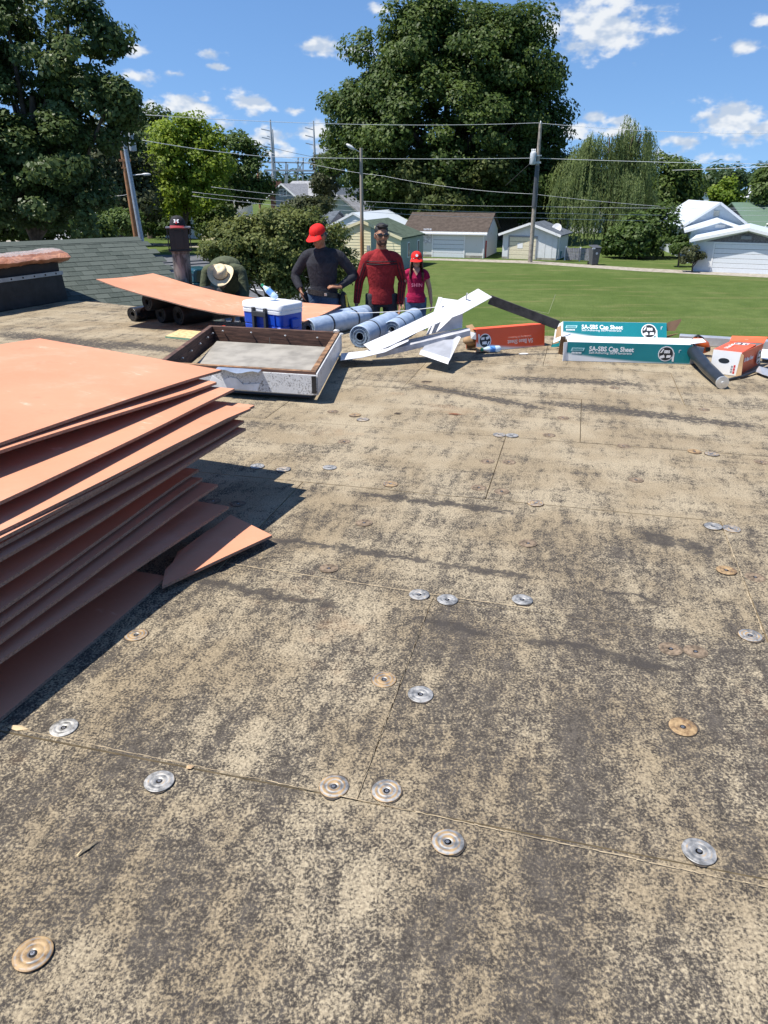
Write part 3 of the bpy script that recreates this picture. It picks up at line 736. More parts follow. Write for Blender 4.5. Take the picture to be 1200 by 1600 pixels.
for i in range(n):
    s_ = -1.1 + 1.18 * i / (n - 1)
    for j in range(8):
        t = math.pi * (.1 + .65 * j / 7); bulge = 1.12 + .22 * math.exp(-((s_ - .02) / .12) ** 2)
        vs.append(a + dr * s_ + nrm * (.19 + .23 * bulge * math.cos(t)) + Vector((0, 0, hgt - .0 + .075 * bulge * math.sin(t) + rg.uniform(-.006, .014))))
fs = [(i * 8 + j, i * 8 + j + 1, (i + 1) * 8 + j + 1, (i + 1) * 8 + j) for i in range(n - 1) for j in range(7)]
mb = MB(); mb.add(vs, fs); world_child(mb.build('clear_wrap', clr, auto=60), bc)

# ------------------------------------------------------------------ vent pipe with black cap, baseball cap on it
vp = D(287, 440, 9.66); vx, vy = vp.x, vp.y
galv = Mat('stained_galvanised'); s1 = galv.n('ShaderNodeMapping'); galv.l(galv.coord(), s1.inputs[0]); s1.inputs['Scale'].default_value = (7, 7, 2.2)
gn = galv.noise(1.6, 5, .65, vec=s1.outputs[0], dist=.8); galvm = galv.fin(galv.mix(galv.rng(gn, .38, .62), (.04, .038, .036), (.20, .195, .185)), .6, .3)
capm = simple('black_vent_metal', (.010, .010, .011), .45, var=.3, scale=10)
v = thing('roof_vent', 'stained metal roof vent pipe with square black cap', 'roof vent', (vx, vy, 0), .25)
mb = MB(); mb.lathe([(.17, 0), (.14, .03), (.106, .06), (.106, .74), (.112, .745), (.112, .77), (.10, .775)], 28); mb.build('pipe', galvm, v, auto=35)
mb = MB(); mb.box(-.128, .128, -.12, .12, .765, .78); mb.build('lower_plate', capm, v, bevel=.003)
mb = MB(); mb.box(-.115, .115, -.10, .10, .78, 1.03); mb.build('inner_box', capm, v, bevel=.003)
for s in (-1, 1):
    mb = MB(); mb.box(s * .132 - .005, s * .132 + .005, -.12, .12, .765, 1.03); mb.build('side_shield', capm, v, bevel=.002)
    mb = MB(); mb.box(-.05, .05, s * .106 - .004, s * .106 + .004, .80, 1.0); mb.build('baffle', capm, v, bevel=.002)
topm = simple('dusty_vent_lid', (.10, .10, .11), .5)
mb = MB(); mb.box(-.15, .15, -.135, .135, 1.03, 1.045); mb.build('lid', topm, v, bevel=.004)

def ball_cap(name, parent, c, r, yaw, tilt, mat, brim_m, label=None, cat=None, brim_len=.07, hgt=.12, depth=1.12):
    """baseball cap; c = centre of the opening, facing -y before yaw"""
    M = Matrix.Translation(c) @ Matrix.Rotation(yaw, 4, 'Z') @ Matrix.Rotation(tilt, 4, 'X')
    root = parent
    mb = MB(); n, k = 28, 9; vs = []
    for i in range(k + 1):
        t = math.pi / 2 * i / k; ct = max(0.0, math.cos(t)) ** .72
        for j in range(n):
            a = 2 * math.pi * j / n; vs.append(M @ Vector((r * ct * math.cos(a), r * depth * ct * math.sin(a), hgt * math.sin(t) * (1 + .06 * -math.sin(a) * ct))))
    mb.add(vs, [(i * n + j, i * n + (j + 1) % n, (i + 1) * n + (j + 1) % n, (i + 1) * n + j) for i in range(k) for j in range(n)])
    mb.ellipsoid(M @ Vector((0, 0, hgt)), (.008, .008, .005), 8, 4)
    crown = mb.build('crown', mat, auto=60)
    mb = MB(); g = []
    for i in range(13):
        a = -math.pi / 2 + (i / 12 - .5) * 2.0
        row = []
        for t in (0, .35, .7, 1):
            ext = brim_len * t * (1 - .25 * abs(i / 12 - .5) * 2) * math.cos((i / 12 - .5) * 1.6)
            row.append(M @ Vector(((r + ext * .9) * math.cos(a) * (1 + .02 * t), (r * depth + ext * 1.25) * math.sin(a), .012 - .02 * t - .05 * t * (i / 12 - .5) ** 2 * 2)))
        g.append(row)
    mb.slab(g, .004); br = mb.build('brim', brim_m, auto=50)
    return crown, br
bcap_m = simple('black_wool_cap', (.012, .011, .014), .85, scale=60, bump=.2); rbrim = simple('dark_red_brim', (.22, .015, .02), .7)
cp = thing('baseball_cap', 'black baseball cap with white emblem resting on the roof vent', 'cap', (vx, vy, 1.0455))
c1, c2 = ball_cap('baseball_cap', cp, Vector((vx, vy, 1.052)), .095, .12, 0, bcap_m, rbrim)
world_child(c1, cp); world_child(c2, cp)
wemb = simple('white_embroidery', (.8, .8, .8), .8); remb = simple('red_embroidery', (.5, .02, .03), .8)
def cap_mark(parent, pts_list, mat, c, r, depth, hgt, yaw, width=.006, z0=.0, name='emblem'):
    mb = MB(); Mz = Matrix.Rotation(yaw, 4, 'Z')
    for poly in pts_list:
        P = []
        for x, z in poly:
            zz = z; sc_ = math.sqrt(max(0, 1 - min(.97, zz / hgt) ** 2)) ** .72; yy = -depth * r * sc_ * math.sqrt(max(0, 1 - (x / r) ** 2)) - .003 - .004
            P.append(Vector(c) + Mz @ Vector((x, yy, zz)))
        mb.tube(P, width, 6)
    o = mb.build(name, mat); world_child(o, parent); return o
cap_mark(cp, [[(-.032, .075), (-.008, .075)], [(.008, .075), (.032, .075)], [(-.02, .075), (-.02, .045)], [(.02, .075), (.02, .045)], [(-.03, .045), (-.008, .045)], [(.008, .045), (.03, .045)], [(-.02, .06), (.02, .06)]], wemb, (vx, vy, 1.052), .095, 1.12, .12, .12, .0055)
cap_mark(cp, [[(0, .06), (0, .03)], [(-.006, .05), (-.004, .03)]], remb, (vx, vy, 1.052), .095, 1.12, .12, .12, .005, name='emblem_drop')
# ------------------------------------------------------------------ ground, lawn, parking, alley
GZ = -4.6
def ground_mat():
    m = Mat('mown_lawn'); m.dim = '2D'
    a = m.noise(.12, 3, .6); b = m.noise(1.1, 4, .65); c = m.noise(9, 3, .7); st = m.n('ShaderNodeMapping'); m.l(m.coord(), st.inputs[0]); st.inputs['Scale'].default_value = (.35, 1.6, 1); d = m.noise(.5, 4, .6, vec=st.outputs[0])
    col = m.mix(m.rng(a, .35, .65), (.088, .128, .032), (.122, .160, .048)); col = m.mix(m.rng(b, .3, .7), m.mix(.4, col, (.05, .085, .018)), col)
    col = m.mix(m.math('MULTIPLY', m.rng(d, .55, .72), .55), col, (.19, .18, .075)); col = m.mix(m.rng(c, .25, .7), m.mix(.4, col, (.03, .06, .01)), col)
    m.bump(m.math('ADD', c, b), .8, .08)
    return m.fin(col, .95, spec=.1)
lawn_m = ground_mat()
mb = MB(); N = 40
mb.add([(-700, -150, GZ), (700, -150, GZ), (700, 1300, GZ), (-700, 1300, GZ)], [(0, 1, 2, 3)]); o = mb.build('lawn', lawn_m); o['kind'] = 'structure'
asph = Mat('asphalt'); asph.dim = '2D'; n_ = asph.noise(1.2, 4); asph_m = asph.fin(asph.mix(asph.rng(n_, .3, .7), (.075, .078, .085), (.115, .118, .125)), .9)
line_m = simple('white_line_paint', (.75, .75, .73), .7); gravel = Mat('pale_gravel'); gravel.dim = '2D'; n_ = gravel.noise(2.5, 5); gravel_m = gravel.fin(gravel.mix(gravel.rng(n_, .3, .7), (.24, .21, .165), (.36, .325, .27)), .95)
def gsheet(name, pts, mat, lift=.004):
    mb = MB(); q = [Vector((p.x, p.y, GZ + lift)) for p in pts]; mb.add(q, [tuple(range(len(q)))]); o = mb.build(name, mat); o['kind'] = 'structure'; return o
def gg_(px, py): return G(px, py, GZ)
def flat(a, b, w, name, mat, lift):
    a = Vector(a); b = Vector(b); d = (b - a).normalized(); n = Vector((-d.y, d.x, 0)) * w / 2; return gsheet(name, [a - n, b - n, b + n, a + n], mat, lift)
gsheet('parking_lot', [gg_(225, 398), gg_(470, 399), gg_(500, 470), Vector((4, 20, GZ)), Vector((-30, 20, GZ)), Vector((-46, 40, GZ))], asph_m, .006)
for (p, q) in (((372, 449), (440, 458)), ((330, 404), (420, 409)), ((330, 425), (470, 436))): flat(gg_(*p), gg_(*q), .16, 'parking_line', line_m, .012)
ay = [gg_(-40, 376), gg_(160, 378), gg_(330, 384)]
gsheet('alley', [gg_(-60, 378), gg_(160, 381), gg_(345, 388), gg_(345, 384), gg_(160, 377.5), gg_(-60, 374.5)], gravel_m, .008)
gsheet('gravel_path', [gg_(560, 406), gg_(690, 407), gg_(830, 412), gg_(1000, 424), gg_(1260, 437), gg_(1260, 431), gg_(1000, 419), gg_(900, 412.5), gg_(830, 407.5), gg_(690, 404), gg_(560, 402.5)], gravel_m, .010)

# ------------------------------------------------------------------ leaves
def leaf_mat(name, dark, light, trans=.3, rough=.55):
    m = Mat(name)
    at = m.n('ShaderNodeAttribute'); at.attribute_name = 'tint'
    col = m.mix(at.outputs['Fac'], dark, light)
    m.fin(col, rough, spec=.25)
    tr = m.n('ShaderNodeBsdfTranslucent'); m.l(m.mix(.5, col, tuple(min(1, x * 1.6) for x in light)), tr.inputs['Color'])
    mx_ = m.n('ShaderNodeMixShader'); mx_.inputs['Fac'].default_value = trans
    m.l(m.b.outputs[0], mx_.inputs[1]); m.l(tr.outputs[0], mx_.inputs[2]); m.l(mx_.outputs[0], m.out.inputs['Surface'])
    return m.mat
def leaf_mesh(name, P, Nn, size, rs, mat, tint, aspect=1.6, droop=None):
    n = len(P)
    Nn = Nn / np.linalg.norm(Nn, axis=1, keepdims=True)
    t = rs.normal(size=(n, 3)) if droop is None else droop + rs.normal(size=(n, 3)) * .35
    a = t - (t * Nn).sum(1, keepdims=True) * Nn; a /= np.linalg.norm(a, axis=1, keepdims=True) + 1e-9
    b = np.cross(Nn, a)
    L = (size * rs.uniform(.6, 1.35, (n, 1))); W = L / aspect
    bend = Nn * L * rs.uniform(-.15, .25, (n, 1))
    V4 = np.stack([P - a * L * .5, P + b * W * .5 + bend * .4, P + a * L * .5 - bend * .5, P - b * W * .5 + bend * .4], axis=1).reshape(-1, 3)
    me = bpy.data.meshes.new(name); me.vertices.add(4 * n); me.vertices.foreach_set('co', V4.astype(np.float32).ravel())
    me.loops.add(4 * n); me.loops.foreach_set('vertex_index', np.arange(4 * n, dtype=np.int32))
    me.polygons.add(n); me.polygons.foreach_set('loop_start', np.arange(0, 4 * n, 4, dtype=np.int32)); me.polygons.foreach_set('loop_total', np.full(n, 4, dtype=np.int32))
    me.materials.append(mat)
    at = me.attributes.new('tint', 'FLOAT', 'FACE'); at.data.foreach_set('value', np.clip(tint, 0, 1).astype(np.float32))
    me.update(); me.validate(); return me
def crown_points(rs, lobes, clumps, clump_r, n, inner=.25):
    """lobes: list of (cx,cy,cz,rx,ry,rz); clumps spread over them, leaves on the clumps"""
    lob = np.array(lobes, float); wgt = (lob[:, 3] * lob[:, 4] * lob[:, 5]) ** .67; wgt /= wgt.sum()
    li = rs.choice(len(lob), clumps, p=wgt); d = rs.normal(size=(clumps, 3)); d /= np.linalg.norm(d, axis=1, keepdims=True)
    d[:, 2] = np.where(d[:, 2] < -.8, -d[:, 2], d[:, 2])
    rad = np.where(rs.rand(clumps) < inner, rs.uniform(.35, .85, clumps), rs.uniform(.85, 1.03, clumps))[:, None]
    cc_ = lob[li, :3] + d * lob[li, 3:] * rad
    cr = clump_r * rs.uniform(.55, 1.35, clumps)
    pw = cr ** 2; pw /= pw.sum(); ci = rs.choice(clumps, n, p=pw)
    e = rs.normal(size=(n, 3)); e /= np.linalg.norm(e, axis=1, keepdims=True)
    r_ = rs.uniform(.35, 1.0, (n, 1)) ** .6 * (1 + .25 * (rs.rand(n, 1) < .08))
    sc = np.array([1.0, 1.0, .72])
    P = cc_[ci] + e * r_ * cr[ci][:, None] * sc
    Nn = e * .55 + d[ci] * .5 + np.array([0, 0, .45]) + rs.normal(size=(n, 3)) * .45
    ctint = rs.rand(clumps)
    return P, Nn, ctint[ci], cc_
def tree(name, label, base, lobes, clumps, clump_r, n, leaf, mat, bark, seed, trunk_r=.3, trunk_top=None, group=None, cat='tree', limbs=9, tb=.5, lit=0.0, droop=None, aspect=1.6, inner=.25, trunks=1):
    rs = np.random.RandomState(seed); base = Vector(base)
    t = thing(name, label, cat, base, 0, group)
    P, Nn, ct, cc_ = crown_points(rs, lobes, clumps, clump_r, n, inner)
    keep = P[:, 2] > base.z + .25
    P, Nn, ct = P[keep], Nn[keep], ct[keep]
    tint = tb + (ct - .5) * .5 + rs.normal(size=len(P)) * .16 + lit
    me = leaf_mesh('crown', P - np.array(base), Nn, leaf, rs, mat, tint, aspect, droop)
    c = bpy.data.objects.new('crown', me); link(c, t)
    lo = np.array(lobes); top = Vector(lo[:, :3].mean(0)) if trunk_top is None else Vector(trunk_top)
    mb = MB()
    for q in range(trunks):
        off = Vector((rs.uniform(-.25, .25), rs.uniform(-.25, .25), 0)) * (trunks - 1)
        mid_ = base.lerp(top, .5) + Vector((rs.uniform(-.3, .3), rs.uniform(-.3, .3), 0)) * trunk_r * 2 + off * 1.5
        mb.tube([base - base + Vector((0, 0, -.1)) + off * .3, Vector((0, 0, .15 * (top.z - base.z))) + off * .6, mid_ - base, top - base + off * 2], [trunk_r * 1.35, trunk_r, trunk_r * .75, trunk_r * .3], 9)
    for q in range(limbs):
        e = Vector(cc_[rs.randint(len(cc_))]) - base; s0 = (top - base) * rs.uniform(.3, .85)
        if e.length < .5: continue
        m_ = s0.lerp(e, .5) + Vector((0, 0, -.06 * e.length * rs.rand()))
        mb.tube([s0, m_, e], [trunk_r * .45, trunk_r * .28, trunk_r * .08], 6)
    mb.build('trunk', bark, t, auto=60)
    return t
bark = simple('grey_brown_bark', (.10, .075, .055), .95, var=.4, scale=5, bump=.6)
bark_g = simple('pale_grey_bark', (.20, .18, .16), .95, var=.4, scale=5, bump=.6)
m_oak = leaf_mat('deep_green_leaves', (.024, .052, .010), (.105, .150, .030))
m_left = leaf_mat('glossy_dark_leaves', (.026, .054, .014), (.125, .170, .055), rough=.46)
m_bright = leaf_mat('fresh_yellow_green_leaves', (.085, .15, .012), (.26, .33, .035), .4)
m_mid = leaf_mat('mid_green_leaves', (.032, .066, .013), (.11, .16, .034))
m_dull = leaf_mat('dull_grey_green_leaves', (.034, .046, .018), (.095, .105, .045))
m_fruit = leaf_mat('olive_green_leaves', (.045, .070, .016), (.19, .21, .060), .35, rough=.6)
m_wil = leaf_mat('willow_leaves', (.040, .070, .020), (.20, .25, .085), .4)
m_far = leaf_mat('far_green_leaves', (.028, .055, .018), (.06, .095, .035))

def L(px, py, y, rx, rz, ry=None):      # crown lobe at a distance y, radii in photo pixels
    p = D(px, py, y); k = y * .97 / F; return (p.x, p.y, p.z, rx * k, (ry if ry else min(rx, rz) * 1.0) * k, rz * k)
def base_at(px, y): p = D(px, 400, y); return Vector((p.x, y, GZ))

# big oak behind the garages
tree('oak_tree', 'huge dark green spreading tree towering behind the garages', base_at(700, 92),
     [L(690, 118, 92, 132, 84), L(648, 88, 92, 66, 60), L(788, 112, 92, 76, 76), L(606, 168, 92, 70, 54), L(545, 186, 93, 36, 42), L(815, 190, 92, 56, 80), L(700, 215, 90, 150, 85), L(560, 254, 91, 46, 34), L(650, 282, 89, 95, 46), L(790, 285, 90, 100, 48), L(860, 262, 94, 20, 50), L(735, 295, 88, 70, 40), L(632, 305, 90, 48, 32), L(690, 312, 88, 76, 28), L(780, 318, 89, 80, 26), L(850, 310, 92, 40, 34), L(660, 52, 93, 40, 28), L(815, 66, 93, 36, 32)],
     760, 1.6, 175000, .42, m_oak, bark, 11, .9, D(700, 180, 92), limbs=26, tb=.5, inner=.3)
# warm olive skirt branch on the oak front
tree('maple_tree', 'smaller olive tinted tree hanging over the brown garage roof', base_at(700, 86), [L(690, 297, 85.5, 58, 34), L(665, 320, 85.5, 24, 16), L(650, 275, 86, 28, 26), L(770, 270, 86, 34, 26)], 60, 1.2, 8500, .45, m_fruit, bark, 12, .3, D(690, 300, 86), limbs=8, tb=.12)
# tall tree at the left edge
tree('shade_tree', 'tall dark leafy tree filling the left edge, branches open to the sky', base_at(40, 38),
     [L(60, 80, 38, 95, 70), L(140, 105, 38, 52, 50), L(150, 45, 38, 36, 32), L(30, 180, 38, 85, 70), L(130, 180, 38, 62, 50), L(185, 150, 37, 22, 26), L(60, 260, 38, 90, 62), L(-50, 120, 38, 90, 130), L(40, 320, 39, 90, 50), L(80, -10, 38, 75, 40), L(-30, 30, 38, 60, 60), L(120, 235, 39, 50, 40), L(165, 35, 38, 18, 20), L(190, 170, 37.5, 24, 16), L(60, 235, 36, 75, 50), L(35, 305, 36, 75, 48), L(115, 290, 37, 50, 45), L(-20, 250, 36, 60, 60), L(60, 335, 36, 85, 36), L(110, 330, 37, 50, 36)],
     300, .66, 68000, .23, m_left, bark, 21, .42, D(50, 150, 38), limbs=26, tb=.5, inner=.15)
tree('hedge_tree', 'low dark leafy thicket under the tall left tree', base_at(40, 48), [L(10, 345, 47, 60, 32), L(90, 350, 47, 60, 28), L(-60, 340, 47, 60, 35), L(150, 360, 50, 26, 14)], 90, 1.0, 12000, .32, m_oak, bark, 22, .2, limbs=4, tb=.3, cat='thicket')
tree('bush', 'bright green rounded bush beside the brown utility pole', base_at(190, 60), [L(186, 352, 60, 22, 17), L(205, 345, 60, 14, 14)], 26, .6, 3500, .28, m_mid, bark, 23, .1, limbs=3, tb=.75, cat='bush')
# trees behind the left poles
tree('elm_tree', 'dull olive tree behind the twin utility poles', base_at(190, 75), [L(190, 250, 75, 40, 60), L(170, 300, 75, 40, 45), L(215, 300, 75, 34, 45), L(150, 260, 76, 34, 50)], 80, 1.3, 12000, .42, m_dull, bark, 24, .35, limbs=8, tb=.6)
tree('dark_tree', 'tall dark tree rising behind the twin poles and yellow green tree', base_at(240, 100), [L(243, 225, 100, 32, 40), L(220, 235, 100, 26, 40), L(250, 290, 100, 40, 50)], 60, 1.5, 9000, .5, m_oak, bark, 25, .4, limbs=6, tb=.35)
tree('yellow_green_tree', 'bright yellow green tree left of the distant pylons', base_at(285, 82), [L(285, 232, 82, 42, 40), L(270, 275, 82, 48, 45), L(315, 265, 82, 34, 55), L(300, 210, 82, 30, 20), L(265, 310, 81, 55, 26), L(300, 300, 81, 42, 30), L(340, 240, 83, 24, 30)], 150, 1.05, 20000, .36, m_bright, bark, 26, .35, limbs=12, tb=.5)
tree('green_tree', 'mid green tree between the yellow green tree and the pylons', base_at(370, 92), [L(365, 265, 92, 45, 42), L(390, 290, 92, 28, 45), L(340, 300, 91, 50, 48), L(395, 255, 93, 18, 22), L(310, 330, 90, 50, 30)], 110, 1.2, 15000, .42, m_mid, bark, 27, .35, limbs=9, tb=.45)
tree('roadside_tree', 'dark green undergrowth along the far alley behind the roof vent', base_at(280, 88), [L(230, 338, 88, 50, 30), L(290, 345, 88, 46, 26), L(340, 350, 87, 34, 26), L(190, 330, 89, 30, 34)], 70, 1.0, 9000, .38, m_oak, bark, 28, .2, limbs=5, tb=.5, cat='thicket')
# small fruit tree by the parking lot
tree('fruit_tree', 'small round olive green tree just beyond the roof behind the charcoal shirt man', base_at(430, 25),
     [L(430, 375, 25, 70, 40), L(380, 390, 25, 52, 42), L(480, 385, 25, 52, 48), L(430, 350, 25.5, 38, 18), L(360, 380, 25, 34, 24), L(400, 422, 24.5, 55, 30), L(350, 405, 25, 32, 28), L(470, 428, 25, 62, 34), L(430, 440, 24.6, 60, 20), L(520, 420, 25, 34, 34), L(545, 405, 25, 10, 14)],
     240, .36, 44000, .115, m_fruit, bark, 31, .10, D(430, 380, 25), limbs=16, tb=.5, trunks=2)
# willow
def willow(name, label, base, doms, n, seed, mat):
    rs = np.random.RandomState(seed); t = thing(name, label, 'tree', base); P = []; Nn = []; T = []
    for (cx, cy, cz, rx, ry, rz, cnt, zmin) in doms:
        for bi in range(max(3, cnt // 16)):
            a = rs.uniform(0, 6.283); q = math.sqrt(rs.uniform(.05, 1)); bx0 = cx + rx * q * math.cos(a); by0 = cy + ry * q * math.sin(a)
            bz0 = cz + rz * math.sqrt(max(0, 1 - q * q)) * rs.uniform(.75, 1.15); btn = rs.rand(); bl = rs.uniform(.35, 1.0); ox, oy = math.cos(a), math.sin(a); br = rs.uniform(.25, .6)
            for i in range(rs.randint(12, 24)):
                x = bx0 + rs.normal() * br; y = by0 + rs.normal() * br; z0 = bz0 + rs.uniform(-.35, .3) - .25 * ((x - bx0) ** 2 + (y - by0) ** 2) / br ** 2
                zb_ = z0 - (z0 - zmin) * bl * rs.uniform(.45, 1.05)
                if z0 - zb_ < .6: continue
                k = int((z0 - zb_) / .17); tn = .75 * btn + .25 * rs.rand(); sw, ph = rs.uniform(.02, .10), rs.rand() * 6
                zz = np.linspace(z0, zb_, k); out = .45 * q * (1 - np.exp(-(z0 - zz) * 1.2))
                px = x + ox * out + sw * np.sin(zz * 1.3 + ph); py = y + oy * out + sw * np.cos(zz * 1.1 + ph)
                P.append(np.stack([px, py, zz], 1)); Nn.append(np.stack([np.full(k, ox * q) + rs.normal(size=k) * .45, np.full(k, oy * q - .4) + rs.normal(size=k) * .45, np.full(k, .3)], 1)); T.append(np.full(k, tn))
    P = np.concatenate(P); Nn = np.concatenate(Nn); T = np.concatenate(T)
    P += rs.normal(size=P.shape) * .035
    me = leaf_mesh('crown', P - np.array(base), Nn, .30, rs, mat, .02 + .9 * T + rs.normal(size=len(P)) * .12, 3.4, np.array([0, 0, -1.0]))
    link(bpy.data.objects.new('crown', me), t)
    mb = MB(); top = Vector(doms[0][:3]) - Vector(base)
    mb.tube([(0, 0, -.1), (0.1, 0, top.z * .4), top * .8], [.5, .4, .25], 9)
    for d_ in doms:
        e = Vector(d_[:3]) + Vector((0, 0, d_[5] * .6)) - Vector(base); mb.tube([(0.1, 0, top.z * .4), e * .6 + Vector((0, 0, 1)), e], [.3, .18, .06], 7)
    mb.build('trunk', bark, t, auto=60)
def WD(px, py, y, rx, rz, cnt, ymin):
    p = D(px, py, y); k = y * .97 / F; return (p.x, p.y, p.z, rx * k, rx * k * .8, rz * k, cnt, D(px, ymin, y).z)
willow('willow_tree', 'weeping willow with long hanging pale green strands', base_at(945, 82),
       [WD(985, 250, 82, 36, 52, 300, 345), WD(925, 265, 82, 46, 42, 420, 372), WD(895, 300, 81, 32, 50, 300, 380), WD(975, 310, 80.5, 42, 40, 320, 372), WD(950, 235, 83, 40, 28, 260, 330), WD(920, 330, 80, 45, 35, 260, 385), WD(1000, 225, 83, 20, 22, 130, 300), WD(965, 350, 79.5, 40, 25, 160, 380)], 0, 41, m_wil)
tree('round_tree', 'dark green tree directly right of the willow', base_at(1040, 95), [L(1045, 290, 95, 40, 38), L(1065, 310, 95, 26, 36), L(1030, 330, 94, 40, 40), L(1075, 280, 96, 16, 16), L(1035, 262, 96, 20, 14)], 90, 1.3, 12000, .46, m_oak, bark, 42, .35, limbs=8, tb=.55)
tree('willow_side_bush', 'low dark bushy tree at the foot of the willow', base_at(1000, 72), [L(1000, 372, 72, 38, 30), L(1030, 362, 72, 28, 30), L(965, 385, 72, 24, 20)], 60, .9, 9000, .34, m_mid, bark, 43, .2, limbs=6, tb=.3, cat='bush')
tree('pear_tree', 'light green slim tree behind the white metal roof house', base_at(1135, 105), [L(1133, 315, 105, 20, 20), L(1140, 300, 105, 12, 14), L(1128, 330, 105, 22, 20)], 40, 1.1, 6000, .42, m_bright, bark, 44, .25, limbs=6, tb=.25)
tree('edge_tree', 'dark tree cut off by the right edge above the green roof', base_at(1205, 85), [L(1208, 292, 85, 20, 22), L(1215, 268, 85, 14, 14), L(1195, 305, 85, 18, 20)], 50, 1.1, 7000, .42, m_oak, bark, 45, .3, limbs=6, tb=.45)
tree('dome_tree', 'small dark treetop on the skyline above the slim light green tree', base_at(1143, 190), [L(1143, 280, 190, 16, 9), L(1150, 285, 190, 12, 8)], 24, 1.6, 2500, .7, m_far, bark, 46, .3, limbs=4, tb=.3)
tree('bush', 'round green bush by the blue house corner', base_at(1062, 64), [L(1062, 384, 64, 11, 13)], 14, .4, 2200, .2, m_mid, bark, 47, .08, limbs=3, tb=.55, cat='bush')
tree('bush', 'leaning vine covered bush against the white garage', base_at(1085, 60), [L(1078, 400, 60, 13, 12), L(1092, 402, 60, 8, 10)], 16, .35, 1800, .18, m_dull, bark, 48, .06, limbs=6, tb=.7, cat='bush')
tree('garden_tree', 'small bushy tree in front of the grey roofed house', base_at(480, 60), [L(485, 322, 60, 26, 10), L(465, 330, 60, 22, 12), L(500, 318, 60, 14, 7)], 26, .7, 4200, .28, m_dull, bark, 49, .15, limbs=6, tb=.5)
tree('brown_tree', 'brownish green tree at the left foot of the huge tree', base_at(512, 105), [L(510, 275, 105, 16, 24), L(505, 300, 105, 14, 14), L(520, 262, 105, 14, 16)], 30, 1.2, 4500, .46, m_dull, bark, 50, .3, limbs=5, tb=.45)
# far woods on the skyline
rs = np.random.RandomState(77); P = []; Nn = []
for i in range(420):
    x = rs.uniform(-520, 560); y = rs.uniform(330, 420); h = rs.uniform(12, 20) + 3 * math.sin(x * .03); r = rs.uniform(5, 9)
    k = 110; e = rs.normal(size=(k, 3)); e /= np.linalg.norm(e, axis=1, keepdims=True)
    P.append(np.array([x, y, GZ + h * .55]) + e * np.array([r, r, h * .5]) * rs.uniform(.7, 1.05, (k, 1))); Nn.append(e + np.array([0, 0, .5]))
P = np.concatenate(P); Nn = np.concatenate(Nn)
me = leaf_mesh('far_woods', P, Nn, 2.4, rs, m_far, rs.rand(len(P)) * .6 + .1, 1.3)
o = bpy.data.objects.new('far_woods', me); link(o); tag(o, 'distant dark green wooded skyline across the whole town', 'woods', kind='stuff')
# ------------------------------------------------------------------ houses and garages
white_s = simple('white_siding', (.66, .67, .68), .6, var=.05, scale=2); cream_s = simple('cream_siding', (.78, .70, .46), .6, var=.05, scale=2)
white_p = Mat('peeling_white_paint'); a_ = white_p.noise(1.6, 6, .7); white_pm = white_p.fin(white_p.mix(white_p.rng(a_, .58, .66), (.67, .66, .63), (.56, .50, .38)), .7)
trim_w = simple('white_trim', (.80, .80, .80), .5, var=.03); door_w = simple('white_garage_door', (.70, .73, .76), .5, var=.03); door_c = simple('cream_garage_door', (.70, .63, .46), .6, var=.06)
blue_s = simple('pale_blue_siding', (.50, .58, .68), .6, var=.04); grey_s = simple('grey_siding', (.28, .29, .31), .7, var=.08); slate_shade_s = simple('dark_slate_and_shade', (.16, .15, .16), .85, var=.35, scale=8)
green_sd = simple('green_side_wall', (.30, .36, .32), .7, var=.06)
def shing(name, col, var=.25):
    m = Mat(name); n1_ = m.noise(3, 5, .65); n2_ = m.noise(25, 3); c = m.mix(m.rng(n1_, .3, .7), tuple(x * (1 - var) for x in col), tuple(x * (1 + var) for x in col)); m.bump(n2_, .5, .02)
    return m.fin(c, .95, spec=.1)
rf_brown = shing('brown_shingles', (.080, .064, .054)); rf_green = shing('green_shingles', (.075, .10, .075)); rf_grey = shing('grey_shingles', (.27, .275, .29)); rf_dark = shing('charcoal_shingles', (.10, .115, .135)); rf_white = simple('white_metal_roof', (.56, .62, .68), .4, var=.04)
rf_gm = simple('green_metal_roof', (.11, .17, .12), .5, var=.08)
glass = simple('dark_window_glass', (.03, .035, .045), .12, var=.2, spec=.8)
brick_m = simple('red_brick', (.20, .09, .065), .9, var=.3, scale=8)
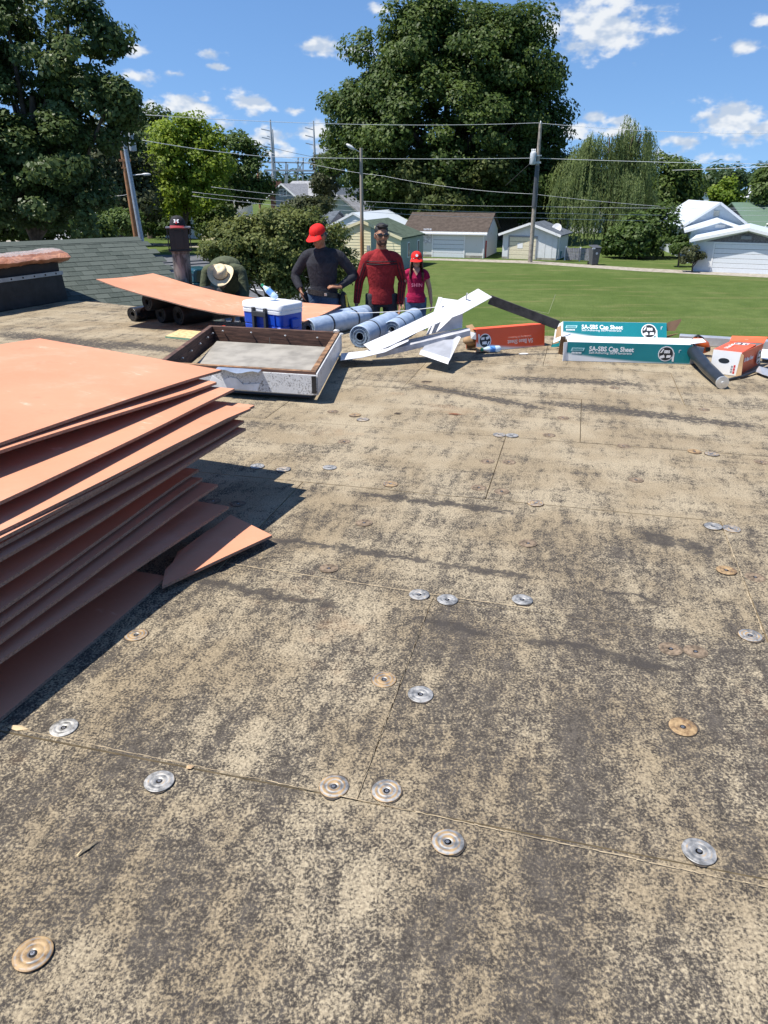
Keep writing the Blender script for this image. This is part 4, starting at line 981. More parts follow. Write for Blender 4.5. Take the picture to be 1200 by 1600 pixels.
class House:
    """local frame: x along the front, y into the depth, z up; front face at y = 0"""
    def __init__(s, name, label, cat, p0, p1, group=None, turn=20):
        w_0 = (p1 - p0).length * math.tan(R(turn)) / (p0.y + p1.y)
        p0 = Vector((p0.x * (1 + w_0), p0.y * (1 + w_0), GZ)); p1 = Vector((p1.x * (1 - w_0), p1.y * (1 - w_0), GZ)); d = p1 - p0; s.w = d.length
        s.o = thing(name, label, cat, p0, math.atan2(d.y, d.x), group)
    def part(s, name, mb, mat, parent=None, **k):
        o = mb.build(name, mat, parent or s.o, **k); return o
    def shell(s, depth, eave, ridge, wall, roofm, gable_front=True, over=.25, trim=trim_w, lap=.0, side=None, course=.22, th=.10, gwall=None):
        w = s.w; s.depth = depth; s.eave = eave; s.ridge = ridge
        mb = MB()
        if gable_front:
            mb.prism([(0, 0), (w, 0), (w, eave), (w / 2, ridge), (0, eave)], -depth, 0, 0, Matrix(((1, 0, 0, 0), (0, 0, -1, 0), (0, 1, 0, 0), (0, 0, 0, 1))))
        else:
            mb.prism([(0, 0), (depth, 0), (depth, eave), (depth / 2, ridge), (0, eave)], 0, w, 0, Matrix(((0, 0, 1, 0), (1, 0, 0, 0), (0, 1, 0, 0), (0, 0, 0, 1))))
        s.part('wall', mb, side or wall)
        if lap:
            mb = MB(); z = 0.02
            top = ridge if gable_front else eave
            while z < top - .03:
                z1 = min(z + course, top - .01)
                def hw(zz): return w / 2 if (zz <= eave or not gable_front) else w / 2 * (ridge - zz) / (ridge - eave)
                a0, a1 = hw(z) - .002, max(.01, hw(z1) - .002)
                mb.add([(w / 2 - a0, -.022, z), (w / 2 + a0, -.022, z), (w / 2 + a1, -.006, z1), (w / 2 - a1, -.006, z1), (w / 2 - a0, -.003, z), (w / 2 + a0, -.003, z)], [(0, 1, 2, 3), (0, 4, 5, 1)])
                z = z1
            s.part('siding', mb, gwall or wall)
        if gable_front:
            sl = (ridge - eave) / (w / 2)
            for sg, nm in ((-1, 'roof_slope'), (1, 'roof_slope')):
                mb = MB(); x0 = w / 2; x1 = w / 2 + sg * (w / 2 + over)
                z0, z1 = ridge + .02, eave - sl * over + .02
                p = [(x0, -over), (x1, -over), (x1, depth + over), (x0, depth + over)]
                zz = [z0, z1, z1, z0]
                P = [Vector((q[0], q[1], h)) for q, h in zip(p, zz)]
                if sg < 0: P = [P[1], P[0], P[3], P[2]]
                mb.hexa(P + [v + Vector((0, 0, th)) for v in P]); s.part('roof_slope', mb, roofm)
                mb = MB(); A = Vector((x0, -over - .02, z0 + th * .3)); B = Vector((x1, -over - .02, z1 + th * .3)); mb.beam(A, B, .04, .20, up=Vector((0, 0, 1))); s.part('barge_board', mb, trim)
        else:
            sl = (ridge - eave) / (depth / 2)
            for sg in (-1, 1):
                mb = MB(); y0 = depth / 2; y1 = depth / 2 + sg * (depth / 2 + over); z0, z1 = ridge + .02, eave - sl * over + .02
                P = [Vector((-over, y0, z0)), Vector((w + over, y0, z0)), Vector((w + over, y1, z1)), Vector((-over, y1, z1))]
                if sg < 0: P = [P[3], P[2], P[1], P[0]]
                mb.hexa(P + [v + Vector((0, 0, th)) for v in P]); s.part('roof_slope', mb, roofm)
            mb = MB(); mb.box(-over, w + over, -over - .03, -over - .002, eave - sl * over - .06, eave - sl * over + .12); s.part('fascia', mb, trim)
    def garage_door(s, x0, x1, h, mat, n=4, frame=trim_w, rec=.10):
        mb = MB(); mb.box(x0 - .12, x0, -.05, .0, 0, h + .12); mb.box(x1, x1 + .12, -.05, .0, 0, h + .12); mb.box(x0, x1, -.05, 0, h, h + .12); s.part('door_frame', mb, frame)
        mb = MB(); mb.box(x0, x1, -.012, -.003, 0, h); s.part('door_recess', mb, hole_m)
        for i in range(n):
            mb = MB(); mb.box(x0 + .01, x1 - .01, -.032, -.014, i * h / n + .012, (i + 1) * h / n - .012); s.part('door_panel', mb, mat, bevel=.006, seg=1)
    def window(s, x0, x1, z0, z1, frame=trim_w, mull=1, rail=True, side=None):
        mb = MB(); f = .09
        mb.box(x0 - f, x0, -.07, -.003, z0 - f, z1 + f); mb.box(x1, x1 + f, -.07, -.003, z0 - f, z1 + f); mb.box(x0, x1, -.07, -.003, z1, z1 + f); mb.box(x0, x1, -.09, -.003, z0 - f, z0)
        for k in range(mull): x = x0 + (x1 - x0) * (k + 1) / (mull + 1); mb.box(x - .03, x + .03, -.06, -.003, z0, z1)
        if rail: zz = (z0 + z1) / 2; mb.box(x0, x1, -.055, -.002, zz - .03, zz + .03)
        fr = s.part('window', mb, frame); mb = MB(); mb.box(x0, x1, -.045, -.026, z0, z1); s.part('pane', mb, glass, fr); return fr
def px_h(py, y): return D(600, py, y).z - GZ          # height above the ground of a photo row at distance y

# cream shed with green roof, right behind the men
h = House('cream_shed', 'cream sided shed with dark green roof behind the red shirt man', 'shed', G(509, 420, GZ), G(626, 420, GZ))
ys = G(565, 420, GZ).y
h.shell(6.0, px_h(372, ys), px_h(347, ys), cream_s, rf_green, True, .12, cream_s, lap=1, side=green_sd)
mb = MB(); mb.box(h.w * .615, h.w * .68, -.05, -.004, 0, px_h(352, ys)); h.part('corner_strip', mb, green_sd)
mb = MB(); mb.box(h.w * .56, h.w * .60, -.06, -.004, 1.4, 1.8); h.part('meter_box', mb, grey_s)
for yy in (1.6, 4.2):
    mb = MB(); mb.box(h.w + .003, h.w + .05, yy, yy + .55, .8, 2.0); w_ = h.part('window', mb, trim_w)
    mb = MB(); mb.box(h.w + .04, h.w + .06, yy + .07, yy + .48, .88, 1.92); h.part('pane', mb, glass, w_)
# brown roofed double garage
yb = G(700, 402, GZ).y
h = House('brown_roof_garage', 'long white garage with brown shingle roof under the huge tree', 'garage', G(632, 401, GZ), G(756, 403, GZ), turn=7)
h.shell(7.0, px_h(362, yb), px_h(334, yb + 3.5), white_pm, rf_brown, False, .25, trim_w, side=white_pm)
h.garage_door(h.w * .365, h.w * .745, px_h(368, yb), door_w, 5)
mb = MB(); mb.box(h.w * .24, h.w * .34, -.03, -.003, 1.2, 2.5); h.part('peeling_patch', mb, simple('bare_grey_boards', (.55, .54, .55), .8, var=.4, scale=6))
mb = MB(); mb.box(h.w + .01, h.w + .12, .4, .5, 0, 1.5); h.part('red_post', mb, simple('red_paint', (.45, .05, .04), .6))
mb = MB(); mb.box(-.25, h.w + .25, -.40, -.29, px_h(362, yb) - .22, px_h(362, yb) - .12); h.part('gutter', mb, trim_w)
mb = MB(); mb.box(h.w - .12, h.w - .04, -.10, -.02, 0, px_h(362, yb) - .2); h.part('downspout', mb, trim_w)
mb = MB(); mb.box(.0, h.w, -.018, -.004, 0, .22); h.part('stained_footing', mb, simple('grey_footing', (.30, .28, .24), .9, var=.3, scale=3))
# white gable garage with a cream door
yg = G(827, 405, GZ).y
h = House('white_gable_garage', 'small white garage with cream door and black roof behind the utility pole', 'garage', G(784, 404, GZ), G(868, 407, GZ), turn=1)
h.shell(5.0, px_h(366, yg), px_h(350, yg), white_pm, rf_dark, True, .35, trim_w, lap=0, side=white_s)
h.garage_door(h.w * .13, h.w * .62, px_h(370.5, yg), door_c, 5, frame=grey_s)
mb = MB(); mb.box(h.w * .28, h.w * .38, -.045, -.036, px_h(388, yg), px_h(380, yg)); h.part('paper_notice', mb, trim_w)
mb = MB(); mb.box(.0, h.w * .12, -.016, -.004, 0, .18); mb.box(h.w * .64, h.w, -.016, -.004, 0, .18); h.part('stained_footing', mb, simple('grey_footing', (.30, .28, .24), .9, var=.3, scale=3))
mb = MB(); [mb.box(h.w * .66 + k * .62, h.w * .66 + k * .62 + .02, -.022, -.004, .19, px_h(370, yg)) for k in range(4)]; h.part('wall_batten', mb, white_pm)
# satellite dish on that garage
dp = D(870, 357, yg + 1.5)
ds = thing('satellite_dish', 'round pale grey satellite dish on the white gable garage roof', 'satellite dish', (dp.x, dp.y, dp.z - .6))
Mr = Matrix.Rotation(R(-55), 4, 'X') @ Matrix.Identity(4); Mr = Matrix.Rotation(R(-25), 4, 'Z') @ Matrix.Rotation(R(62), 4, 'X')
dish_m = simple('dish_grey', (.55, .56, .57), .5)
mb = MB(); mb.lathe([(0, .0), (.15, .008), (.3, .04), (.42, .09), (.44, .10), (.42, .10), (.3, .055), (.0, .02)], 28, (0, 0, .6), 0, Mr.to_3x3()); mb.build('dish', dish_m, ds, auto=50)
mb = MB(); mb.tube([(0, .1, -.1), (0, .1, .3), (0, .04, .6)], .03, 8); mb.tube([(0, -.05, .3), (-.1, -.5, .5)], .02, 6); mb.ellipsoid((-.1, -.5, .52), (.05, .05, .07), 8, 6); mb.build('mast', grey_s, ds, auto=50)
# dark houses deep in the shade behind the garages
h = House('shaded_house', 'dark weathered house glimpsed between the two garages under the trees', 'house', base_at(770, 96), base_at(880, 97))
h.shell(9, px_h(338, 96), px_h(318, 96), slate_shade_s, rf_dark, True, .5, grey_s)
h.window(3.0, 3.9, 1.2, 2.6); 
h2 = House('porch_house', 'white trimmed house far behind the white gable garage', 'house', base_at(835, 112), base_at(930, 112))
h2.shell(8, px_h(335, 112), px_h(322, 112), white_s, rf_grey, False, .4, trim_w); h2.window(2, 3.2, 1, 2.4)
# left row of houses
yw = 100
h = House('white_gable_house', 'white sided gable house with two small windows behind the cream shed', 'house', base_at(497, yw), base_at(572, yw))
h.shell(14, px_h(340, yw), px_h(306, yw), white_s, rf_grey, True, .5, rf_grey, lap=1, course=.3)
h.window(h.w * .10, h.w * .20, px_h(341, yw), px_h(334, yw), mull=1); h.window(h.w * .42, h.w * .55, px_h(343, yw), px_h(337, yw), mull=2, rail=False)
mb = MB(); mb.box(h.w * .44, h.w * .56, -.04, -.003, px_h(322, yw), px_h(313, yw)); h.part('gable_vent', mb, trim_w)
yw = 112
h = House('small_gable_house', 'small white gable with blue grey roof peeping behind the white gable house', 'house', base_at(499, yw), base_at(528, yw))
h.shell(16, px_h(305, yw), px_h(295, yw), white_s, rf_dark, True, .3, trim_w, lap=1, course=.3)
mb = MB(); mb.box(h.w * .35, h.w * .65, -.04, -.003, px_h(308, yw), px_h(303, yw)); h.part('gable_vent', mb, trim_w)
h = House('grey_roof_house', 'pale grey roofed house with brick chimney below the pylons', 'house', base_at(440, 122), base_at(495, 122))
h.shell(12, px_h(306, 122), px_h(284, 128), grey_s, rf_grey, False, .4, trim_w)
mb = MB(); q0 = h.w * .64; mb.box(q0, q0 + 1.1, 4.0, 5.0, px_h(292, 126), px_h(277, 126)); c_ = h.part('chimney', mb, brick_m); mb = MB(); mb.box(q0 - .1, q0 + 1.2, 3.9, 5.1, px_h(277, 126), px_h(276, 126)); h.part('chimney_cap', mb, grey_s, c_)
g2 = House('dormer_house', 'grey gable with white four light window facing us below the pylons', 'house', base_at(428, 118), base_at(466, 118))
g2.shell(8, px_h(306, 118), px_h(288, 118), grey_s, rf_grey, True, .45, trim_w, lap=0)
g2.window(g2.w * .40, g2.w * .64, px_h(306, 118), px_h(297, 118), mull=1)
ch = D(431, 290, 119); mb = MB(); mb.box(-.8, .8, -.6, .6, 0, px_h(283, 119)); o = mb.build('chimney_stack', brick_m, loc=(ch.x, ch.y, GZ)); tag(o, 'dark brick chimney stack left of the grey dormer gable', 'chimney')
h = House('dark_roof_shed', 'low shed with slate blue hip roof above the red capped man', 'shed', base_at(466, 78), base_at(513, 78))
h.shell(5, px_h(349, 78), px_h(331, 80.5), slate_shade_s, rf_dark, False, .3, rf_dark)
yw = 76
h = House('white_hall', 'low white sided building with metal roof between cream shed and white gable house', 'building', base_at(500, yw), base_at(608, yw))
h.shell(10, px_h(364, yw), px_h(334, yw), white_s, rf_white, True, .1, trim_w, lap=1, course=.3)
mb = MB(); mb.box(h.w * .10, h.w * .22, -.04, -.003, px_h(362, yw), px_h(357, yw)); h.part('window', mb, glass)
# right side: white metal roof house, garage, green roof house
yh = 72
h = House('white_metal_roof_house', 'pale blue house with tall white metal roof right of the willow', 'house', base_at(1062, yh), base_at(1158, yh), turn=9)
h.shell(13, px_h(352, yh), px_h(318, yh), rf_white, rf_white, True, .5, trim_w)
mb = MB(); mb.box(h.w * .44, h.w * .53, -.06, -.003, px_h(338, yh), px_h(329, yh)); h.part('gable_vent', mb, simple('beige_vent', (.5, .48, .42), .7))
h = House('blue_porch', 'pale blue front wing with low white gable roof of the white roofed house', 'house wing', base_at(1074, 66.5), base_at(1160, 66.5), turn=17)
h.shell(5.2, px_h(360, 66.5), px_h(346, 66.5), blue_s, rf_white, True, .55, trim_w)
mb = MB(); mb.box(h.w * .42, h.w * .60, -.05, -.003, px_h(356, 66.5), px_h(351, 66.5)); h.part('gable_sign', mb, trim_w)
yq = 59
h = House('white_double_garage', 'white double garage with gable shade painted dark at the right edge', 'garage', base_at(1084, yq), base_at(1245, yq), turn=21)
h.shell(8, px_h(377, yq), px_h(359, yq), white_s, rf_white, True, .45, trim_w)
h.garage_door(h.w * .20, h.w * .80, px_h(382, yq), door_w, 6)
mb = MB(); w_ = h.w; e_, r_ = px_h(379, yq), px_h(362.5, yq); mb.add([(w_ * .10, -.012, e_), (w_ * .90, -.012, e_), (w_ * .5, -.012, r_)], [(0, 1, 2)]); h.part('gable_shade', mb, slate_shade_s)  # dark triangle paints the overhang's shade onto the white gable
mb = MB(); mb.box(w_ * .44, w_ * .54, -.09, -.014, px_h(374, yq), px_h(369, yq)); h.part('gable_ornament', mb, grey_s)
yv = 80
h = House('green_roof_house', 'house with green metal roof and white trim at the right edge', 'house', base_at(1166, yv), base_at(1290, yv), turn=0)
h.shell(9, px_h(352, yv), px_h(318, yv + 4.5), slate_shade_s, rf_gm, False, .5, trim_w)
h.window(h.w * .13, h.w * .24, px_h(372, yv), px_h(357, yv)); 
mb = MB(); mb.box(h.w * .10, h.w * .115, -1.2, -1.05, 0, px_h(352, yv)); mb.box(h.w * .30, h.w * .315, -1.2, -1.05, 0, px_h(352, yv)); h.part('porch_post', mb, trim_w)
mb = MB(); x0_, x1_ = h.w * .16, h.w * .7; mb.prism([(x0_, px_h(350, yv)), (x1_, px_h(350, yv)), ((x0_ + x1_) / 2, px_h(332, yv))], .15, 1.4, 0, Matrix(((1, 0, 0, 0), (0, 0, -1, 0), (0, 1, 0, 0), (0, 0, 0, 1)))); h.part('porch_gable', mb, trim_w)
# far flat white industrial buildings
def fbox(name, label, x0, x1, y, ytop, mat, depth=12, band=None):
    a, b = base_at(x0, y), base_at(x1, y); h = House(name, label, 'building', a, b); top = px_h(ytop, y)
    mb = MB(); mb.box(0, h.w, 0, depth, 0, top); h.part('wall', mb, mat)
    mb = MB(); mb.box(-.3, h.w + .3, -.3, depth + .3, top, top + .5); h.part('parapet', mb, band or mat); return h, top
h, tp = fbox('white_warehouse', 'flat white warehouse with dark roof line beyond the white roof house', 1072, 1130, 150, 303, white_s, band=slate_shade_s)
mb = MB(); mb.box(h.w * .38, h.w * .52, -.06, -.003, tp - 1.6, tp); h.part('red_sign', mb, simple('maroon_sign', (.16, .03, .03), .6))
h, tp = fbox('white_plant', 'white industrial plant with stacks behind the slim light green tree', 1140, 1185, 160, 312, white_s)
for k in range(4): mb = MB(); mb.lathe([(.5, 0), (.5, 2.2), (.3, 2.4)], 12, (h.w * (.35 + .15 * k), 3, tp + .5)); h.part('roof_stack', mb, white_s)
h, tp = fbox('white_store', 'long low white store glimpsed through the left trees', 60, 140, 95, 340, white_s, band=grey_s)
mb = MB(); mb.box(h.w * .3, h.w * .34, -.06, -.003, 0, 2.2); h.part('door', mb, slate_shade_s)
h, tp = fbox('white_annex', 'white wall patch seen through the yellow green tree', 262, 330, 100, 322, white_s)
mb = MB(); mb.box(h.w * .3, h.w * .4, -.06, -.003, 1, 2.2); h.part('window', mb, glass)
h, tp = fbox('yellow_wall_house', 'yellow sunlit wall below the green tree beside the vent', 318, 346, 96, 352, cream_s)
mb = MB(); mb.box(h.w * .3, h.w * .4, -.06, -.003, 1, 2.2); h.part('window', mb, glass)
# fence panels, bins beside the willow
fp = simple('weathered_grey_fence', (.20, .20, .22), .8, var=.3, scale=6)
a, b = G(882, 407, GZ), G(926, 409, GZ); d = b - a; fo = thing('fence', 'short weathered grey board fence left of the wheeled bin', 'fence', a, math.atan2(d.y, d.x))
nb_ = 16; fh = px_h(387, a.y)
for k in range(nb_):
    mb = MB(); w_ = d.length / nb_; mb.box(k * w_ + .008, (k + 1) * w_ - .008, 0, .03, .08, fh + .03 * math.sin(k * 2.1)); mb.build('fence_board', fp, fo)
for t in (0, .52, 1.0):
    mb = MB(); mb.box(d.length * t - .06, d.length * t + .06, .04, .14, 0, fh + .1); mb.build('fence_post', trim_w, fo)
mb = MB(); mb.box(0, d.length, .031, .06, .5, .6); mb.box(0, d.length, .031, .06, fh - .3, fh - .2); mb.build('fence_rail', fp, fo)
p = G(927, 414, GZ); bn = thing('wheeled_bin', 'dark grey wheeled bin with open lid by the gravel path', 'bin', p, .2)
binm = simple('grey_bin_plastic', (.07, .075, .085), .5)
mb = MB(); mb.hexa([Vector(v) for v in ((-.28, -.3, .06), (.28, -.3, .06), (.28, .3, .06), (-.28, .3, .06), (-.36, -.4, 1.35), (.36, -.4, 1.35), (.36, .4, 1.35), (-.36, .4, 1.35))]); mb.build('body', binm, bn, bevel=.03)
mb = MB(); mb.hexa([Vector(v) for v in ((-.40, -.46, 1.36), (.40, -.46, 1.36), (.40, .44, 1.50), (-.40, .44, 1.50), (-.40, -.46, 1.42), (.40, -.46, 1.42), (.40, .44, 1.58), (-.40, .44, 1.58))]); mb.build('lid', binm, bn, bevel=.02)
for s in (-1, 1): mb = MB(); mb.lathe([(.12, -.03), (.12, .03)], 14, (s * .3, .38, .12), 0, Matrix.Rotation(R(90), 3, 'Y')); mb.build('wheel', hole_m, bn)
mb = MB(); mb.lathe([(.10, 0), (.10, .01)], 16, (.02, -.375, .95), 0, Matrix.Rotation(R(84), 3, 'X')); mb.build('round_emblem', dish_m, bn)
mb = MB(); mb.box(-.46, -.2, -.47, -.44, 1.3, 1.4); mb.build('white_handle', trim_w, bn)
p = G(872, 404, GZ); tb = thing('teal_bin', 'small teal tub beside the white gable garage', 'bin', p); tealp = simple('teal_plastic', (.02, .20, .24), .5)
mb = MB(); mb.lathe([(.22, 0), (.3, .6), (.33, .6), (.33, .64), (.28, .64), (.2, .1)], 18); mb.build('tub', tealp, tb, auto=40); mb = MB(); mb.tube([(-.3, 0, .6), (-.2, 0, .75), (.2, 0, .75), (.3, 0, .6)], .015, 6); mb.build('handle', trim_w, tb)
p = G(222, 372, GZ); bb = thing('dark_bin', 'dark blue wheeled bin behind the grey utility pole', 'bin', p)
mb = MB(); mb.hexa([Vector(v) for v in ((-.3, -.3, .05), (.3, -.3, .05), (.3, .3, .05), (-.3, .3, .05), (-.38, -.4, 1.3), (.38, -.4, 1.3), (.38, .4, 1.3), (-.38, .4, 1.3))]); mb.build('body', simple('navy_bin', (.03, .05, .09), .5), bb, bevel=.03); mb = MB(); mb.box(-.42, .42, -.44, .42, 1.31, 1.39); mb.build('lid', binm, bb, bevel=.02)

# ------------------------------------------------------------------ poles, lamps, pylons, wires
pole_g = simple('weathered_grey_pole', (.30, .26, .22), .9, var=.3, scale=3); pole_b = simple('brown_treated_pole', (.33, .16, .075), .85, var=.25, scale=3); pole_m = simple('galvanised_pole', (.36, .40, .46), .45, .3)
cer = simple('grey_transformer', (.40, .43, .46), .45); wire_w = simple('bright_aluminium_wire', (.62, .63, .64), .5, var=.05); wire_d = simple('dark_wire', (.10, .10, .11), .6)
def tpole(name, label, px, yb_, ytop, y, r0, r1, mat, lean=0.0):
    b = base_at(px, y); top = D(px, ytop, y).z - GZ; t = thing(name, label, 'utility pole', b); mb = MB(); mb.tube([(0, 0, 0), (lean * .5, 0, top * .5), (lean, 0, top)], [r0, (r0 + r1) / 2, r1], 14); mb.build('shaft', mat, t, auto=60); return t, top, b
yp = G(827, 410, GZ).y
t, top, pb = tpole('utility_pole', 'weathered grey utility pole with transformer before the small white garage', 829, 410, 193, yp, .20, .13, pole_g)
mb = MB(); mb.lathe([(.0, 0), (.24, .03), (.26, .1), (.26, .85), (.2, .95), (.1, 1.0)], 20, (-.42, -.1, top - 3.05)); tr_ = mb.build('transformer', cer, t, auto=40)
for k in (-1, 0, 1): mb = MB(); mb.lathe([(.05, 0), (.07, .05), (.04, .1), (.06, .15), (.03, .25)], 10, (-.42 + k * .13, -.1, top - 2.1)); mb.build('bushing', trim_w, tr_)
mb = MB(); mb.box(-.25, .25, -.16, -.1, top - 2.95, top - 2.8); mb.box(-.25, .25, -.16, -.1, top - 2.4, top - 2.3); mb.build('bracket', cer, t)
mb = MB(); mb.lathe([(.215, top - 6.3), (.22, top - 5.9), (.18, top - 3.1)], 14); mb.build('dark_wrap', binm, t)
mb = MB(); mb.lathe([(.04, 0), (.06, .08), (.03, .2)], 10, (0, 0, top)); mb.build('insulator', trim_w, t)
yl = G(565, 420, GZ).y
t2, top2, lb = tpole('lamp_pole', 'plain brown lamp pole with a flood lamp in front of the cream shed', 566, 420, 231, yl - .6, .16, .11, pole_b)
t2.children[0].data.materials.clear(); mlp = Mat('two_tone_pole'); zz_ = mlp.n('ShaderNodeSeparateXYZ'); mlp.l(mlp.coord(), zz_.inputs[0]); t2.children[0].data.materials.append(mlp.fin(mlp.mix(mlp.rng(zz_.outputs['Z'], 2.0, 4.5), (.30, .14, .06), (.33, .28, .24)), .9))
mb = MB(); mb.tube([(0, 0, top2 - .35), (-.35, -.1, top2 - .15), (-.5, -.15, top2 - .05)], .03, 8); arm = mb.build('lamp_arm', pole_m, t2)
mb = MB(); mb.ellipsoid((-.78, -.25, top2 + .05), (.38, .2, .13), 16, 8, 0, Matrix.Rotation(R(32), 3, 'Y')); mb.build('lamp_head', dish_m, t2, auto=60)
y3 = 52.0
t3, top3, b3 = tpole('utility_pole', 'brown wooden utility pole of the leaning left pair', 219, 372, 186, y3, .18, .13, pole_b, lean=-.35)
mb = MB(); mb.box(-.55, .2, -.14, -.08, top3 - 2.4, top3 - 2.25); mb.box(-.45, .1, -.14, -.08, top3 - 2.8, top3 - 2.7); mb.build('cross_arm', pole_b, t3)
t4, top4, b4 = tpole('utility_pole', 'smooth grey metal pole of the leaning left pair', 228, 374, 182, y3 - .35, .17, .13, pole_m, lean=-.55)
mb = MB(); mb.lathe([(0, 0), (.2, .03), (.22, .1), (.22, .95), (.12, 1.05)], 18, (.05, -.1, top4 - 1.95)); mb.build('transformer', cer, t4, auto=40)
mb = MB(); mb.tube([(-.2, 0, top4 - 3.3), (.5, -.1, top4 - 3.25)], .03, 8); mb.ellipsoid((.7, -.12, top4 - 3.25), (.3, .12, .08), 12, 6); mb.build('lamp_arm', dish_m, t4, auto=60)
def wire(label, pts, sag, r, mat, n=14, group='overhead wires'):
    mb = MB(); P = []; r = r * .72
    for a, b in zip(pts[:-1], pts[1:]):
        for k in range(n):
            t = k / n; q = a.lerp(b, t); q.z -= sag * 4 * t * (1 - t); P.append(q)
    P.append(pts[-1]); mb.tube(P, r, 5); o = mb.build('overhead_wire', mat, None, True); tag(o, label, 'wire', group)
T1 = D(839, 192, yp); T2 = D(836, 247, yp)
wire('topmost bright wire from the left pole pair past the transformer pole', [D(205, 178, y3), T1, D(1290, 206, 70)], .35, .022, wire_w)
wire('second bright wire crossing the huge tree just below the lamp pole top', [D(222, 219, y3), D(420, 245, 58), T2, D(1290, 257, 70)], .1, .026, wire_w)
wire('bright wire branching off low at right above the white roofed house', [D(1050, 266, 78), D(1200, 260, 70), D(1300, 257, 66)], .02, .022, wire_w)
wire('thin wire slanting down from left across the dark tree crown', [D(420, 238, 75), D(600, 275, 72), D(832, 303, 68), D(1200, 330, 75)], .25, .018, wire_w)
wire('uppermost of three low wires before the big tree', [D(330, 292, 60), D(560, 314, 64), T2 - Vector((0, 0, 3.7)), D(1250, 324, 75)], .1, .016, wire_w)
wire('middle of three low wires before the big tree', [D(300, 300, 60), D(560, 322, 64), T2 - Vector((0, 0, 4.2)), D(1250, 336, 75)], .1, .016, wire_w)
wire('lowest of three low wires before the big tree', [D(300, 306, 60), D(560, 330, 64), T2 - Vector((0, 0, 4.6)), D(1250, 346, 75)], .12, .016, wire_w)
wire('dark guy wire slanting from the transformer down to the left', [D(834, 250, yp), D(790, 290, yp + 8)], .0, .018, wire_d)
wire('dark power line descending left of the pylons', [D(385, 220, 150), D(555, 255, 150)], .4, .05, wire_d)
wire('thin wires left of the brown pole among leaves', [D(60, 300, 55), D(150, 302, 54), D(212, 300, y3)], .2, .014, wire_w)
# pylons and substation frame
steel = simple('weathered_steel', (.36, .37, .42), .6, var=.1)
def pylon(label, px, ytop, y, arms, w=.55):
    b = base_at(px, y); top = D(px, ytop, y).z - GZ; t = thing('pylon', label, 'pylon', b, 0, 'distant pylons'); mb = MB(); mb.tube([(0, 0, 0), (0, 0, top * .6), (0, 0, top)], [w * .6, w * .42, w * .18], 8); mb.build('mast', steel, t)
    for z, l in arms: mb = MB(); zz = D(px, z, y).z - GZ; mb.beam((0, 0, zz), (-l, 0, zz + .5), .18, .22); mb.build('arm', steel, t)
pylon('tallest steel pylon left, with three arms', 434, 187, 210, [(205, 2.4), (218, 2.4), (231, 2.4)], .9)
pylon('shorter steel pylon standing tight beside the tallest one', 436.5, 202, 214, [(216, 1.5), (228, 1.5)], .7)
pylon('lone steel pylon just left of the huge tree', 497, 189, 210, [(203, 2.2), (215, 2.2), (227, 2.2)], .8)
pylon('faint thin pylon rising above the yellow green tree', 330, 184, 240, [(200, 1.0)], .5)
ss_ = thing('substation', 'steel substation frames behind the grey roofed house', 'substation', base_at(450, 190))
def sbeam(a, b, w=.28):
    mb = MB(); o_ = Vector(ss_.location); mb.beam(a - o_, b - o_, w, w); mb.build('steel_member', steel, ss_)
for x in (429, 447, 449.5, 466, 474, 493): 
    sbeam(base_at(x, 190), D(x, 246 + (x * 7) % 14, 190))
sbeam(D(400, 253, 190), D(505, 255, 190)); sbeam(D(415, 266, 190), D(497, 267, 190), .4); sbeam(D(440, 272, 190), D(500, 271, 190)); sbeam(D(415, 266, 190), D(428, 280, 190), .2); sbeam(D(465, 270, 190), D(474, 252, 190), .2); sbeam(D(474, 270, 190), D(462, 252, 190), .2)
wp_ = base_at(411, 130); t5 = thing('wooden_pole', 'distant brown pole with white canister left of the pylons', wp_ and 'utility pole', wp_); mb = MB(); hh = px_h(244, 130); mb.tube([(0, 0, 0), (0, 0, hh)], [.2, .15], 8); mb.build('shaft', pole_b, t5); mb = MB(); mb.lathe([(.3, 0), (.3, 1.0), (.2, 1.1)], 12, (.5, -.2, px_h(262, 130))); mb.build('canister', trim_w, t5)

# ------------------------------------------------------------------ neighbouring green shingle roof
gs = Mat('green_roof_shingle'); gn_ = gs.noise(40, 4, .7); rd = gs.rand(); g_col = gs.mix(rd, (.052, .064, .056), (.086, .100, .088)); g_col = gs.mix(gs.math('MULTIPLY', gs.rng(gn_, .4, .75), .5), g_col, (.12, .135, .12)); gs.bump(gn_, .5, .004)
gsm = gs.fin(g_col, .95, spec=.1)
RA = D(216, 368, 13.4); RB = D(0, 378, 13.0); rdv = Vector((RA.x - RB.x, RA.y - RB.y, 0)).normalized(); RA.z = RB.z = (RA.z + RB.z) / 2
rdv = Vector((.783, .622, 0)).normalized()
down = Vector((rdv.y, -rdv.x, 0))                      # level direction of the fall, towards us
pit = R(21); dslope = (down * math.cos(pit) + Vector((0, 0, -math.sin(pit)))).normalized(); nrm = rdv.cross(dslope) * -1
if nrm.z < 0: nrm = -nrm
gh = thing('green_roof_neighbour', 'neighbouring gable roof of dark green shingles beyond the left roof edge', 'roof', (RA.x, RA.y, GZ), 0)
Mg = Matrix(((rdv.x, dslope.x, nrm.x), (rdv.y, dslope.y, nrm.y), (rdv.z, dslope.z, nrm.z)))
def gp3(s_, d_, n_=0.0): return RA + rdv * s_ + dslope * d_ + nrm * n_
SL = 3.6; rake = lambda d_: .0
mb = MB(); q = [gp3(-9, 0, -.02), gp3(.0, 0, -.02), gp3(.0, SL, -.02), gp3(-9, SL, -.02)]; mb.hexa([v - nrm * .1 for v in q] + q); world_child(mb.build('roof_deck', joint_m), gh)
